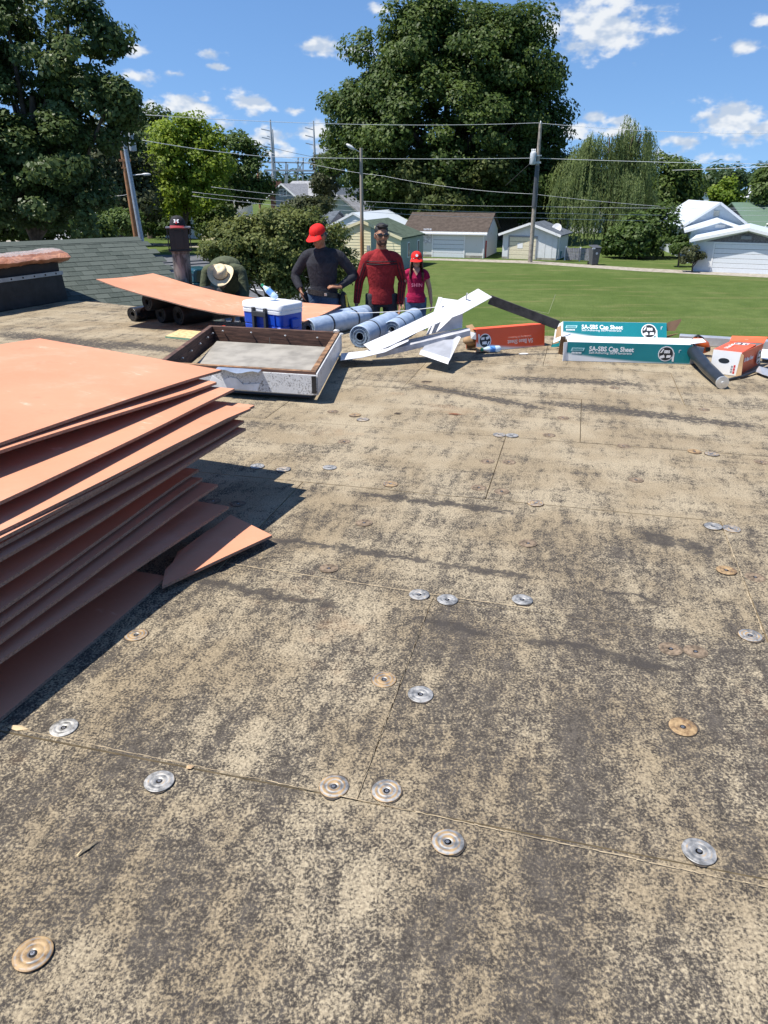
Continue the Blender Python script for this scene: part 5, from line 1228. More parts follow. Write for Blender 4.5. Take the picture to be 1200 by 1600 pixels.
back = [RA, RA - rdv * 9]; mb = MB(); bs = (-down * math.cos(pit) + Vector((0, 0, -math.sin(pit)))); q = [RA, RA - rdv * 9, RA - rdv * 9 + bs * SL, RA + bs * SL]; mb.hexa([v - Vector((0, 0, .12)) for v in reversed(q)] + list(reversed(q))); world_child(mb.build('roof_back_slope', rf_green), gh)
mb = MB(); zr_ = RA.z; A0 = RA - rdv * .3; mb.add([A0 + dslope * SL, A0 + bs * SL, A0, Vector((*(A0 + dslope * SL).xy, GZ)), Vector((*(A0 + bs * SL).xy, GZ))], [(0, 1, 2), (3, 4, 1, 0)]); A1 = RA - rdv * 9; world_child(mb.build('gable_wall', white_s), gh)
EX, TW, TH = .148, .205, .007
mb = MB(); mb.hexa([Vector(v) for v in ((0, 0, 0), (TW - .005, 0, 0), (TW - .005, EX + .03, .0), (0, EX + .03, 0), (0, 0, .003), (TW - .005, 0, .003), (TW - .005, EX + .03, TH + .003), (0, EX + .03, TH + .003))]); SHM = mb.mesh('shingle', gsm)
rgs = random.Random(9); vis = []
for r_ in range(24):
    d0 = r_ * EX; off = (r_ % 2) * TW * .5 + rgs.uniform(-.02, .02)
    for k in range(46):
        s0 = -(k + 1) * TW + off
        if s0 > -.04: continue
        c = gp3(s0 + TW / 2, d0 + EX / 2); rel = c - Vector((0, 0, H)); f_ = rel.y * math.cos(PITCH) - rel.z * math.sin(PITCH); ux = 600 + F * rel.x / f_; uy = 800 - F * (rel.y * math.sin(PITCH) + rel.z * math.cos(PITCH)) / f_
        vis.append((-20 < ux and uy < 480, r_, s0, d0))
rest = MB(); cnt = 0
for ok, r_, s0, d0 in vis:
    n0 = rgs.uniform(0, .003)
    if ok and cnt < 330:
        o = bpy.data.objects.new('shingle', SHM); link(o); cnt += 1
        o.matrix_world = Matrix.Translation(gp3(s0, d0, n0)) @ Mg.to_4x4(); bpy.context.view_layer
        M0 = Matrix.Translation(gh.location); o.parent = gh; o.matrix_parent_inverse = M0.inverted()
    else:
        rest.hexa([gp3(s0, d0, 0), gp3(s0 + TW - .005, d0, 0), gp3(s0 + TW - .005, d0 + EX + .03, 0), gp3(s0, d0 + EX + .03, 0), gp3(s0, d0, .003), gp3(s0 + TW - .005, d0, .003), gp3(s0 + TW - .005, d0 + EX + .03, TH + .003), gp3(s0, d0 + EX + .03, TH + .003)])
if rest.v: o = rest.build('more_shingles', gsm); world_child(o, gh); o['kind'] = 'stuff'
mb = MB(); q = [gp3(-9, -.01, .02), gp3(.0, -.01, .02), gp3(.0, .14, .016), gp3(-9, .14, .016)]; mb.hexa([v - nrm * .008 for v in q] + q); world_child(mb.build('ridge_cap', gsm), gh)

# ------------------------------------------------------------------ pickup truck with rack on the parking lot
teal_c = simple('dark_teal_car_paint', (.012, .055, .07), .25, var=.05, spec=.7)
tp_ = Vector((D(314, 430, 44).x, 44.0, GZ)); tk = thing('pickup_truck', 'dark teal pickup truck with a rack parked behind the roof vent', 'truck', tp_, R(38))
def sect(profile, w0, mat, name, parent=tk, inset_=0.0, bev=.05):
    mb = MB(); mb.prism(profile, -w0 / 2, w0 / 2, 0, Matrix(((1, 0, 0, 0), (0, 0, -1, 0), (0, 1, 0, 0), (0, 0, 0, 1)))); return mb.build(name, mat, parent, bevel=bev)
sect([(-2.7, .55), (2.6, .55), (2.65, .8), (2.5, 1.05), (1.1, 1.15), (-2.7, 1.15)], 1.9, teal_c, 'body')
cabo = sect([(-.9, 1.14), (1.15, 1.14), (.55, 1.82), (.3, 1.88), (-.6, 1.88), (-.8, 1.8)], 1.7, teal_c, 'cab', bev=.08)
for s in (-1, 1):
    mb = MB(); mb.prism([(-.7, 1.2), (.9, 1.2), (.45, 1.74), (-.6, 1.78)], s * .856 - .004, s * .856 + .004, 0, Matrix(((1, 0, 0, 0), (0, 0, -1, 0), (0, 1, 0, 0), (0, 0, 0, 1)))); mb.build('side_window', glass, tk)
    for x in (-1.75, 1.7):
        mb = MB(); mb.lathe([(.2, -.12), (.37, -.11), (.39, 0), (.37, .11), (.2, .12)], 24, (x, s * .86, .39), 0, Matrix.Rotation(R(90), 3, 'X')); w_ = mb.build('wheel', hole_m, tk, auto=40)
        mb = MB(); mb.lathe([(.0, -.13), (.21, -.125), (.21, .125), (0, .13)], 16, (x, s * .86, .39), 0, Matrix.Rotation(R(90), 3, 'X')); mb.build('rim', cer, w_, auto=40)
    mb = MB(); mb.box(2.55, 2.66, s * .75 - .18, s * .75 + .18, .8, 1.0); mb.build('headlight', dish_m, tk)
mb = MB(); mb.prism([(.62, 1.22), (1.08, 1.18), (1.12, 1.18), (.66, 1.80), (.6, 1.80)], -.74, .74, 0, Matrix(((1, 0, 0, 0), (0, 0, -1, 0), (0, 1, 0, 0), (0, 0, 0, 1)))); mb.build('windscreen', glass, tk)
mb = MB(); [mb.beam((x, y, 1.1), (x, y, 2.15), .06, .06) for x in (-2.6, -1.1) for y in (-.85, .85)]; [mb.beam((-2.7, y, 2.15), (1.2, y, 2.15), .06, .06) for y in (-.85, .85)]; [mb.beam((x, -.85, 2.15), (x, .85, 2.15), .06, .06) for x in (-2.6, -1.1, .9)]; mb.build('ladder_rack', binm, tk)
# ------------------------------------------------------------------ cooler and bottle
def text_mesh(txt, size, extrude=.0005, bold=0.0, spacing=1.0, shear=0.0, align='LEFT'):
    cu = bpy.data.curves.new('lettering', 'FONT'); cu.body = txt; cu.size = size; cu.extrude = extrude; cu.offset = bold; cu.space_character = spacing; cu.shear = shear; cu.align_x = align; cu.resolution_u = 3
    o = bpy.data.objects.new('lettering', cu); COL.objects.link(o); dg = bpy.context.evaluated_depsgraph_get(); dg.update()
    me = bpy.data.meshes.new_from_object(o.evaluated_get(dg), depsgraph=dg); bpy.data.objects.remove(o); bpy.data.curves.remove(cu); return me
def basis(o, x, y):           # placement matrix: local x along x, local y along y, z outwards
    x = Vector(x).normalized(); z = x.cross(Vector(y)).normalized(); y = z.cross(x)
    return Matrix(((x.x, y.x, z.x, o[0]), (x.y, y.y, z.y, o[1]), (x.z, y.z, z.z, o[2]), (0, 0, 0, 1)))
def put_text(txt, size, M, mat, parent, name='lettering', fitw=None, **k):
    me = text_mesh(txt, size, **k); me.materials.append(mat)
    n = len(me.vertices); co = np.empty(n * 3, np.float32); me.vertices.foreach_get('co', co); co = co.reshape(-1, 3)
    if fitw: co[:, 0] *= fitw / (co[:, 0].max() - co[:, 0].min())
    Mn = np.array(M); co = co @ Mn[:3, :3].T + Mn[:3, 3]; me.vertices.foreach_set('co', co.ravel().astype(np.float32)); me.update()
    o = bpy.data.objects.new(name, me); link(o); world_child(o, parent); return o
cool_b = simple('royal_blue_plastic', (.008, .065, .46), .35, var=.06); cool_w = simple('white_cooler_lid', (.78, .78, .79), .4, var=.03); cool_k = simple('dark_grey_handle', (.035, .037, .042), .5)
cz = math.atan2(-.6, .8)
cf = Vector((-1.0, 7.34, 0)); ck = thing('cooler', 'blue wheeled cooler with white lid behind the skylight curb', 'cooler', cf, R(-36))
# local: front corner at the origin, long side towards -x, short side towards +y
Wc, Dc, Hc = .55, .34, .345
def rrect(w, d, r=.05, n=5, inset_=0.0):
    P = []
    for cx, cy, a0 in ((-w + r, r, 180), (-r, r, 270), (-r, d - r, 0), (-w + r, d - r, 90)):
        for k in range(n + 1): a = R(a0 + 90 * k / n); P.append((cx + (r - inset_) * math.cos(a), cy + (r - inset_) * math.sin(a)))
    return P
def rloft(prof, w=Wc, d=Dc, r=.05):   # prof: (inset, z)
    mb = MB(); rows = [[(x, y, z) for x, y in rrect(w, d, r, 5, i)] for i, z in prof]; n = len(rows[0])
    vs = [p for row in rows for p in row]; fs = [(i * n + k, i * n + (k + 1) % n, (i + 1) * n + (k + 1) % n, (i + 1) * n + k) for i in range(len(rows) - 1) for k in range(n)] + [tuple(reversed(range(n))), tuple((len(rows) - 1) * n + k for k in range(n))]
    mb.add(vs, fs); return mb
rloft([(.03, .012), (.022, .02), (.012, .22), (.016, .225), (.016, .235), (.010, .24), (.006, Hc)]).build('body', cool_b, ck, auto=35)
rloft([(.0, Hc + .001), (-.002, Hc + .03), (.004, Hc + .034), (.004, Hc + .042), (-.004, Hc + .046), (-.004, Hc + .085), (.004, Hc + .098), (.02, Hc + .104)]).build('lid', cool_w, ck, auto=40)
mb = MB(); [mb.box(x - .016, x + .016, -.03, .004, .05, Hc + .055) for x in (-.36, -.20)]; mb.box(-.376, -.184, -.032, -.004, Hc - .03, Hc + .02); mb.build('pull_handle', cool_k, ck, bevel=.005)
mb = MB(); mb.box(-.095, -.088, -.004, .006, .03, Hc); mb.build('seam_rib', cool_b, ck)
mb = MB(); mb.box(-.008, .022, .13, .25, .21, .30); mb.box(-.008, .014, .145, .235, .195, .215); mb.build('side_grip', cool_b, ck, bevel=.01)
mb = MB(); [mb.box(x0, x1, -.003, .012, z0, z1) for x0, x1, z0, z1 in ((-.06, -.03, .215, .219), (-.034, -.030, .165, .215), (-.066, -.03, .161, .165), (-.056, -.046, .187, .195))]; mb.build('embossed_logo', simple('pale_blue_print', (.35, .5, .75), .5), ck)
mb = MB(); mb.lathe([(.05, -.02), (.05, .02)], 18, (-.46, .03, .05), 0, Matrix.Rotation(R(90), 3, 'Y')); mb.build('wheel', hole_m, ck)
mb = MB(); mb.lathe([(.05, -.02), (.05, .02)], 18, (-.12, .03, .05), 0, Matrix.Rotation(R(90), 3, 'Y')); mb.build('wheel', hole_m, ck)
ltop = D(425, 470, 7.72)
pet = Mat('clear_blue_plastic_bottle').fin((.62, .80, .95), .12, Alpha=.7, spec=.6); capgreen = simple('green_bottle_cap', (.03, .30, .14), .45); labm = simple('blue_bottle_label', (.12, .32, .75), .4)
def bottle(name, label, M, parent_loc, capm_, L_=.2, r=.031, crush=.0):
    o = thing(name, label, 'bottle', parent_loc)
    def lp(prof, mat, nm):
        mb = MB(); mb.lathe(prof, 18, (0, 0, 0), 0, M.to_3x3()); tr = M.to_translation()
        mb.v = [tuple(Vector(v) + tr) for v in mb.v]; q = mb.build(nm, mat, auto=40); world_child(q, o)
    lp([(.0, .004), (r * .7, 0), (r, .012), (r, .05), (r * .93, .055), (r, .06), (r, .12), (r * .92, .135), (r * .55, .165), (.013, .178), (.013, .19)], pet, 'body')
    lp([(r * 1.01, .062), (r * 1.02, .065), (r * 1.02, .112), (r * 1.01, .116)], labm, 'label_wrap')
    lp([(.015, .182), (.016, .184), (.016, .203), (.012, .206), (0, .206)], capm_, 'bottle_cap')
    return o
bt_b = Vector((-1.09, 7.60, Hc + .104)); 
Mb = Matrix.Translation(bt_b + Vector((.02, 0, .030))) @ Matrix.Rotation(R(-52), 4, 'Y') @ Matrix.Rotation(R(-20), 4, 'X')
bottle('water_bottle', 'blue water bottle with green cap lying tilted on the cooler lid', Mb, bt_b, capgreen)
pb_ = G(766, 551); Mb = Matrix.Translation((pb_.x - .12, pb_.y, .034)) @ Matrix.Rotation(R(80), 4, 'Z') @ Matrix.Rotation(R(90), 4, 'X') @ Matrix.Rotation(R(0), 4, 'Y')
Mb = Matrix.Translation((pb_.x + .10, pb_.y + .03, .034)) @ Matrix.Rotation(R(15), 4, 'Z') @ Matrix.Rotation(R(-90), 4, 'Y')
bottle('crushed_bottle', 'small green and white bottle lying in front of the orange carton', Mb, Vector((pb_.x, pb_.y, 0)), capgreen)

# ------------------------------------------------------------------ cartons
def carton_mat(name, c1, c2, white, sweep=True):
    m = Mat(name); g_ = m.n('ShaderNodeUVMap'); sp = m.n('ShaderNodeSeparateXYZ'); m.l(g_.outputs[0], sp.inputs[0])
    # white swoosh rising from one lower corner of the printed face
    u, v = sp.outputs['X'], sp.outputs['Y']
    curve = m.math('ADD', m.math('MULTIPLY', m.math('POWER', m.math('SUBTRACT', 1.0, u), 2.2), .42), -.04)
    f = m.rng(m.math('SUBTRACT', v, curve), -.05, .12) if sweep else 1.0
    nz = m.noise(3, 3); col = m.mix(m.rng(nz, .3, .7), c1, c2); col = m.mix(f, (.78, .80, .80), col); col = m.mix(m.math('MULTIPLY', m.rng(m.noise(24, 4), .6, .75), .12), col, (.3, .26, .2))
    return m.fin(col, .45)
teal_k = carton_mat('teal_printed_carton', (.0, .17, .20), (.0, .22, .25), True); org_k = carton_mat('orange_printed_carton', (.78, .095, .030), (.86, .125, .045), True); wht_k = simple('white_carton', (.74, .74, .73), .6, var=.04); brn_k = simple('brown_carton_inside', (.34, .22, .12), .9, var=.15)
whi_print = simple('white_print', (.82, .82, .82), .5, var=.02); blk_print = simple('black_print', (.015, .02, .025), .5); grey_print = simple('grey_print', (.25, .26, .27), .6)
def face_uv(o, fi_uv):
    me = o.data; uvl = me.uv_layers.new(name='UVMap')
    for p in me.polygons:
        for li, c in zip(p.loop_indices, ((0, 0), (1, 0), (1, 1), (0, 1))): uvl.data[li].uv = c if p.index in fi_uv else (.5, .9)
def emblem(parent, M, r):
    """round black roll badge with white rim and lettering bars"""
    mb = MB(); n = 28
    P = [(r * 1.12 * math.cos(2 * math.pi * k / n), r * 1.12 * math.sin(2 * math.pi * k / n)) for k in range(n)]; mb.prism(P, .0010, .0016, 0, M)
    mb.prism([(r * 1.0, -r * 1.1), (r * 1.25, -r * 1.15), (r * 1.2, r * .2), (r * .9, r * .1)], .0010, .0016, 0, M); a = mb.build('badge_rim', whi_print); world_child(a, parent)
    mb = MB(); P = [(r * .98 * math.cos(2 * math.pi * k / n), r * .98 * math.sin(2 * math.pi * k / n)) for k in range(n)]; mb.prism(P, .0018, .0024, 0, M)
    b = mb.build('badge', blk_print); world_child(b, parent)
    mb = MB(); mb.prism([(-r * .75, -r * .75), (-r * .1, -r * .55), (-r * .25, -r * .15), (-r * .8, -r * .35)], .0026, .0031, 0, M); mb.prism([(r * .1, -r * .6), (r * .7, -r * .55), (r * .75, -r * .2), (r * .15, -r * .2)], .0026, .0031, 0, M)
    mb.prism([(-r * .85, r * .1), (-r * .6, r * .15), (-r * .35, r * .7), (-r * .5, r * .75)], .0026, .0031, 0, M)
    c = mb.build('badge_shape', whi_print); world_child(c, parent)
    put_text('SBS', r * .55, M @ Matrix.Translation((-r * .30, r * .12, .0026)), whi_print, parent, 'badge_lettering', fitw=r * .85, bold=.002)
def logo(parent, M, w, h):
    mb = MB(); mb.prism([(0, 0), (w * .92, 0), (w, h), (w * .08, h)], .001, .0016, 0, M); a = mb.build('logo_panel', simple('pale_teal_print', (.35, .62, .64), .5)); world_child(a, parent)
    mb = MB()
    for k in range(8): x = w * (.12 + .095 * k); mb.prism([(x, h * .2), (x + w * .06, h * .2), (x + w * .085, h * .8), (x + w * .03, h * .8)], .0018, .0023, 0, M)
    a = mb.build('logo_strokes', teal_k); face_uv(a, ()); world_child(a, parent)
    mb = MB()
    for k in range(7): x = w * (.08 + .105 * k); mb.prism([(x, -h * .85), (x + w * .07, -h * .85), (x + w * .07, -h * .35), (x, -h * .35)], .001, .0016, 0, M)
    a = mb.build('small_logo_strokes', whi_print); world_child(a, parent)
def carton(name, label, o0, ex, ez, L_, W_, H_, mat, cat='carton', group='cardboard cartons', top=None, open_left=True, open_right=True, end=None):
    """o0 front-bottom-left corner; ex along the front; ez up the front; depth away from us"""
    ex = Vector(ex).normalized(); ez = Vector(ez); ez = (ez - ex * ez.dot(ex)).normalized(); ey = ez.cross(ex)
    o = thing(name, label, cat, (o0[0], o0[1], 0), 0, group); B = Matrix(((ex.x, ey.x, ez.x, o0[0]), (ex.y, ey.y, ez.y, o0[1]), (ex.z, ey.z, ez.z, o0[2]), (0, 0, 0, 1)))
    t = .004
    def panel(nm, pts, m_, parent=None, uvface=False):      # pts: four local corners ccw from outside
        P = [Vector(p) for p in pts]; nn = (P[1] - P[0]).cross(P[3] - P[0]).normalized() * t
        mb = MB(); mb.add([B @ p for p in P] + [B @ (p - nn) for p in P], [(0, 1, 2, 3), (7, 6, 5, 4), (4, 5, 1, 0), (5, 6, 2, 1), (6, 7, 3, 2), (7, 4, 0, 3)], 0); mb.m[1] = 1
        q = mb.build(nm, [m_, brn_k]); 
        face_uv(q, (0,) if uvface else ()); world_child(q, o if parent is None else parent)
        return q
    e = .002
    panel('front_panel', [(0, 0, 0), (L_, 0, 0), (L_, 0, H_), (0, 0, H_)], mat, uvface=True)
    panel('back_panel', [(L_, W_, 0), (0, W_, 0), (0, W_, H_), (L_, W_, H_)], mat)
    panel('top_panel', [(0, e, H_ + e), (L_, e, H_ + e), (L_, W_ - e, H_ + e), (0, W_ - e, H_ + e)], top or wht_k)
    panel('bottom_panel', [(0, W_ - e, -e), (L_, W_ - e, -e), (L_, e, -e), (0, e, -e)], wht_k)
    return o, B, panel
def FM(B, x, z, y=-.0005): return B @ Matrix.Translation((x, y, z)) @ Matrix.Rotation(R(90), 4, 'X')
# front teal carton
a = G(884, 564.5); b = G(1077, 570); ex = b - a
o, B, panel = carton('teal_carton', 'front teal and white cap sheet carton lying on the roof', (a.x, a.y, .006), ex, (0, -.05, 1), ex.length, .19, .175, teal_k)
Lf = ex.length
put_text('SA-SBS Cap Sheet', .06, FM(B, .20, .098), whi_print, o, fitw=.40, bold=.0016)
put_text('Self-Adhering SBS Membrane', .03, FM(B, .20, .072), whi_print, o, fitw=.385)
logo(o, FM(B, .035, .095), .125, .03)
emblem(o, FM(B, Lf * .80, .09), .062)
mb = MB(); M = FM(B, Lf * .90, .125); mb.box(0, .018, 0, .004, .001, .0016, 0, M); mb.box(0, .004, -.025, .004, .001, .0016, 0, M); world_child(mb.build('corner_mark', whi_print), o)
panel('end_flap', [(Lf, -.001, .0), (Lf + .10, .02, .01), (Lf + .11, .02, .15), (Lf, -.001, .17)], simple('grey_carton_flap', (.46, .46, .46), .7))
mb = MB(); mb.prism([(.026 * math.cos(k * .3927), .03 * math.sin(k * .3927)) for k in range(16)], .0, .004, 0, FM(B, Lf + .055, .085, .008) @ Matrix.Rotation(R(-11), 4, 'Y')); world_child(mb.build('hand_hole', blk_print), o)
panel('top_flap', [(Lf - .02, .0, .185), (Lf + .12, .03, .20), (Lf + .12, .16, .20), (Lf - .02, .19, .185)], wht_k)
panel('left_flap', [(-.03, -.02, .0), (0, 0, 0), (0, 0, .175), (-.035, -.01, .17)], wht_k); panel('left_flap', [(-.06, .17, .02), (-.002, .19, 0), (-.002, .19, .175), (-.05, .16, .19)], brn_k)
for k in range(3): mb = MB(); mb.box(.15 + .2 * k, .30 + .2 * k, .04, .13, .1795 + .0001 * k, .1803, 0, B); world_child(mb.build('small_print_block', simple('faint_grey_print', (.55, .56, .57), .6, var=.2, scale=60)), o)
# rear teal carton, tipped back so that its printed face looks up
a = D(880, 527, 7.42); b = D(1043, 525, 7.32); ex = b - a; a.z = max(a.z, .10)
o, B, panel = carton('teal_carton', 'rear teal cap sheet carton tipped back behind the front one', (a.x, a.y, .105), Vector((ex.x, ex.y, 0)), (0, .55, .83), ex.xy.length, .17, .19, teal_k)
Lf = ex.xy.length
put_text('SA-SBS Cap Sheet', .06, FM(B, .18, .115), whi_print, o, fitw=.40, bold=.0016); put_text('Self-Adhering SBS Membrane', .03, FM(B, .18, .09), whi_print, o, fitw=.385)
logo(o, FM(B, .02, .118), .12, .03)
emblem(o, FM(B, Lf * .83, .10), .066)
mb = MB(); M = FM(B, Lf * .945, .145); mb.box(0, .018, 0, .004, .001, .0016, 0, M); mb.box(0, .004, -.025, .004, .001, .0016, 0, M); world_child(mb.build('corner_mark', whi_print), o)
panel('right_flap', [(Lf, 0, .06), (Lf + .12, .03, .10), (Lf + .12, .10, .12), (Lf, .15, .08)], brn_k)
# ring-shaped torn brown flap standing at its right end
fl = [(0, 0), (.16, .10), (.15, .12), (.10, .075), (.02, .045)]
p = B @ Vector((Lf - .01, .03, .12)); mb = MB(); M = basis(p, (1, 0, 0), (0, .2, 1)); mb.prism([(0, 0), (.10, 0), (.155, .10), (.15, .115), (.03, .085), (0, .06)], 0, .004, 0, M); mb.f.pop(0) if False else None
hole = MB(); q = mb.build('torn_flap', simple('brown_flap', (.20, .12, .07), .9)); world_child(q, o)
panel('left_flap', [(-.09, .05, -.02), (-.002, 0, 0), (-.002, 0, .19), (-.07, .02, .15)], wht_k); panel('left_flap', [(-.10, .16, -.03), (-.004, .17, 0), (-.004, .17, .18), (-.05, .15, .12)], teal_k)
# flattened liner lying between the two cartons, and blocks that hold the rear one up
g = []
for i in range(8):
    t = i / 7; pa = D(895 + 190 * t, 533 - 1.5 * math.sin(t * 3), 7.10); pb = D(893 + 192 * t, 525.5 + 4 * t * t, 7.30); g.append([pa, pa.lerp(pb, .5) + Vector((0, 0, .012)), pb])
mb = MB(); mb.slab(g, .004); q = mb.build('carton_liner', simple('grey_white_liner', (.60, .60, .60), .7, var=.1)); tag(q, 'crumpled grey white carton liner between the two teal cartons', 'carton liner')
mb = MB(); mb.box(-.35, .35, -.09, .09, .003, .095); q = mb.build('underlying_carton', teal_k, loc=((D(960, 520, 7.48)).x, 7.50, 0), rz=R(-6), bevel=.004); face_uv(q, ()); tag(q, 'flattened teal carton supporting the rear cap sheet carton', 'carton', 'cardboard cartons')
# orange base sheet carton, upside down
a = G(744, 551); b = G(850, 541); ex = b - a; Lf = .80
o, B, panel = carton('orange_carton', 'upside down orange base sheet carton beside the white trim', (a.x, a.y, .006), ex, (0, .12, 1), Lf, .20, .215, org_k, top=org_k)
M180 = lambda x, z: FM(B, x, z) @ Matrix.Rotation(math.pi, 4, 'Z')
put_text('SA Base Sheet', .06, M180(.66, .085), simple('pale_orange_print', (.80, .62, .56), .5), o, fitw=.30, bold=.0016); put_text('Self-Adhering SBS Membrane', .028, M180(.64, .118), simple('pale_orange_print', (.80, .45, .35), .5), o, fitw=.27)
emblem(o, FM(B, .10, .10) @ Matrix.Rotation(math.pi, 4, 'Z'), .062)
mb = MB(); mb.ellipsoid(B @ Vector((.02, .14, .1)), (.08, .05, .05), 12, 8); world_child(mb.build('roll_end', brn_k, auto=50), o)
panel('left_flap', [(-.05, .01, .13), (0, 0, .12), (0, 0, .185), (-.05, .03, .20)], wht_k); panel('left_flap', [(-.02, -.05, .004), (.13, -.07, .004), (.12, -.002, .03), (-.01, .0, .05)], brn_k)
panel('top_flap', [(-.03, .05, .19), (.04, .04, .19), (.02, .11, .26), (-.05, .12, .25)], brn_k)
# orange carton at the right edge, seen from its white end
p0 = G(1108, 583); p1 = G(1147, 588); exx = (p1 - p0).normalized(); eyy = Vector((-exx.y, exx.x, 0)); 
o, B, panel = carton('orange_carton', 'crushed orange and white carton with white end at the right edge', (p0.x, p0.y, .006), exx, (-.05, .10, 1), .23, .62, .20, wht_k, top=org_k)
bx_ = .23
panel('right_side', [(bx_ + .002, .0, 0), (bx_ + .05, .62, -.0), (bx_ + .06, .62, .22), (bx_ + .002, .0, .20)], org_k)
panel('loose_flap', [(bx_ - .01, -.03, .0), (bx_ + .04, -.06, .0), (bx_ + .02, -.01, .18), (bx_ - .005, 0, .19)], brn_k)
panel('top_lip', [(.0, .62, .205), (bx_ + .06, .62, .222), (bx_ + .07, .70, .27), (.0, .68, .25)], org_k)
mb = MB(); mb.prism([(.045 * math.cos(k * .3927), .022 * math.sin(k * .3927)) for k in range(16)], .0006, .0012, 0, FM(B, .10, .115)); world_child(mb.build('hand_hole', blk_print), o)
redp = simple('red_print', (.55, .03, .03), .6)
for k in range(3):
    mb = MB(); mb.box(.165, .18, -.0012, -.0004, .02 + k * .022, .036 + k * .022, 0, B); world_child(mb.build('printed_symbol', grey_print), o); mb = MB(); mb.box(.185, .20, -.0012, -.0004, .015 + k * .026, .036 + k * .026, 0, B); world_child(mb.build('printed_symbol', redp), o)
Msd = B @ Matrix(((.16, 0, .99, .262), (.98, 0, -.16, .30), (0, 1, 0, .10), (0, 0, 0, 1)))
emblem(o, B @ basis((.29, .50, .11), (.075, 1, 0), (0, 0, 1)), .055)
put_text('SA Base Sheet', .05, B @ basis((.245, .09, .11), (.075, 1, 0), (0, 0, 1)), whi_print, o, fitw=.28, bold=.0014)
put_text('SA Base Sheet', .05, B @ basis((.09, .12, .2045), (0, 1, .03), (-1, 0, 0)), simple('pale_orange_print', (.80, .62, .56), .5), o, fitw=.28, bold=.0014)
emblem(o, B @ basis((.12, .52, .2045), (0, 1, .03), (-1, 0, 0)), .055)
# black plastic core tube with a silver end cap
pt = [G(1128, 597, .055), G(1105, 575, .075), G(1075, 540, .14)]
tbm = simple('black_tube_plastic', (.02, .022, .025), .35, var=.2)
t = thing('black_tube', 'black core tube with silver end cap lying in front of the cartons', 'tube', (pt[0].x, pt[0].y, 0)); mb = MB(); d_ = (pt[1] - pt[0]).normalized(); mb.tube([pt[0], pt[0] + d_ * .04, pt[1], pt[2]], [.044, .048, .052, .054], 20); world_child(mb.build('tube', tbm, auto=50), t)
mb = MB(); x_, y_, z_ = frame_from(d_); Mx = Matrix(((x_.x, y_.x, z_.x), (x_.y, y_.y, z_.y), (x_.z, y_.z, z_.z))); mb.lathe([(0, -.03), (.012, -.03), (.014, -.022), (.05, -.02), (.052, -.012), (.05, -.002), (.03, 0)], 24, pt[0], 0, Mx); world_child(mb.build('end_cap', simple('silver_cap', (.7, .7, .68), .35, .7), auto=35), t)
g = [[G(1070, 548, .02), G(1078, 560, .02), G(1108, 584, .02)], [G(1085, 545, .03), G(1097, 562, .03), G(1118, 588, .02)]]
mb = MB(); mb.slab(g, .01); q = mb.build('black_strip', tbm); tag(q, 'flat black plastic strip beside the black tube', 'strip')
mb = MB(); mb.tube([G(1134, 594, .012), G(1160, 588, .02), G(1185, 578, .03), G(1210, 572, .03)], .012, 8); q = mb.build('black_cable', tbm, None, True); tag(q, 'thin black cable running right from the silver capped tube', 'cable')
# orange tool half hidden behind the black tube
p = D(1090, 542, 7.15); org_t = simple('orange_tool_plastic', (.62, .11, .02), .4); q = thing('power_tool', 'orange handheld power tool behind the black tube', 'tool', (p.x, p.y, 0))
mb = MB(); mb.tube([Vector((p.x - .06, p.y, .150)), Vector((p.x, p.y - .02, .135)), Vector((p.x + .05, p.y - .03, .10)), Vector((p.x + .08, p.y - .03, .05))], [.028, .045, .05, .04], 12); world_child(mb.build('housing', org_t, auto=50), q)
mb = MB(); mb.tube([Vector((p.x - .07, p.y, .165)), Vector((p.x - .02, p.y - .02, .195)), Vector((p.x + .03, p.y - .03, .165))], .012, 8); world_child(mb.build('handle', tbm, auto=50), q)
mb = MB(); mb.box(-.02, .02, -.065, -.055, .06, .10, M=Matrix.Translation((p.x + .06, p.y - .04, 0))); world_child(mb.build('vent', tbm), q)
# silver edge flashing at the roof edge and loose metal at the right
alum = simple('bare_aluminium', (.55, .56, .58), .4, .6)
mb = MB(); a = D(1060, 534, 7.72); b = D(1205, 545, 7.4); mb.beam(Vector((a.x, a.y, .05)), Vector((b.x, b.y, .05)), .09, .10); q = mb.build('edge_flashing', alum, bevel=.01); tag(q, 'silver metal edge flashing behind the right orange carton', 'flashing')
g = [[G(1180, 580, .03), G(1192, 585, .03), G(1215, 592, .03)], [G(1186, 572, .06), G(1200, 576, .05), G(1225, 580, .05)]]; mb = MB(); mb.slab(g, .003); q = mb.build('metal_scrap', alum); tag(q, 'bent grey metal scrap at the right edge of the roof', 'metal scrap')
g = [[G(1190, 560, .03), G(1215, 564, .03)], [G(1188, 545, .06), G(1220, 548, .06)]]; mb = MB(); mb.slab(g, .004); q = mb.build('white_panel_scrap', trim_w); tag(q, 'white trim scrap leaning behind the right orange carton', 'scrap')

# ------------------------------------------------------------------ white trims
wtrim = simple('white_coated_trim', (.56, .56, .58), .4, var=.10, scale=3, bump=.5, bscale=5); gtrim = simple('grey_trim_back', (.42, .42, .44), .5, var=.2, scale=12); dtrim = simple('dark_weathered_trim', (.05, .045, .042), .7, var=.5, scale=14)
def ribbon(name, label, rows, th, mat, cat='trim', group='removed roof trim'):
    mb = MB(); mb.slab([[D(*a) for a in r_] for r_ in rows], th); o = mb.build(name, mat, auto=30); return tag(o, label, cat, group)
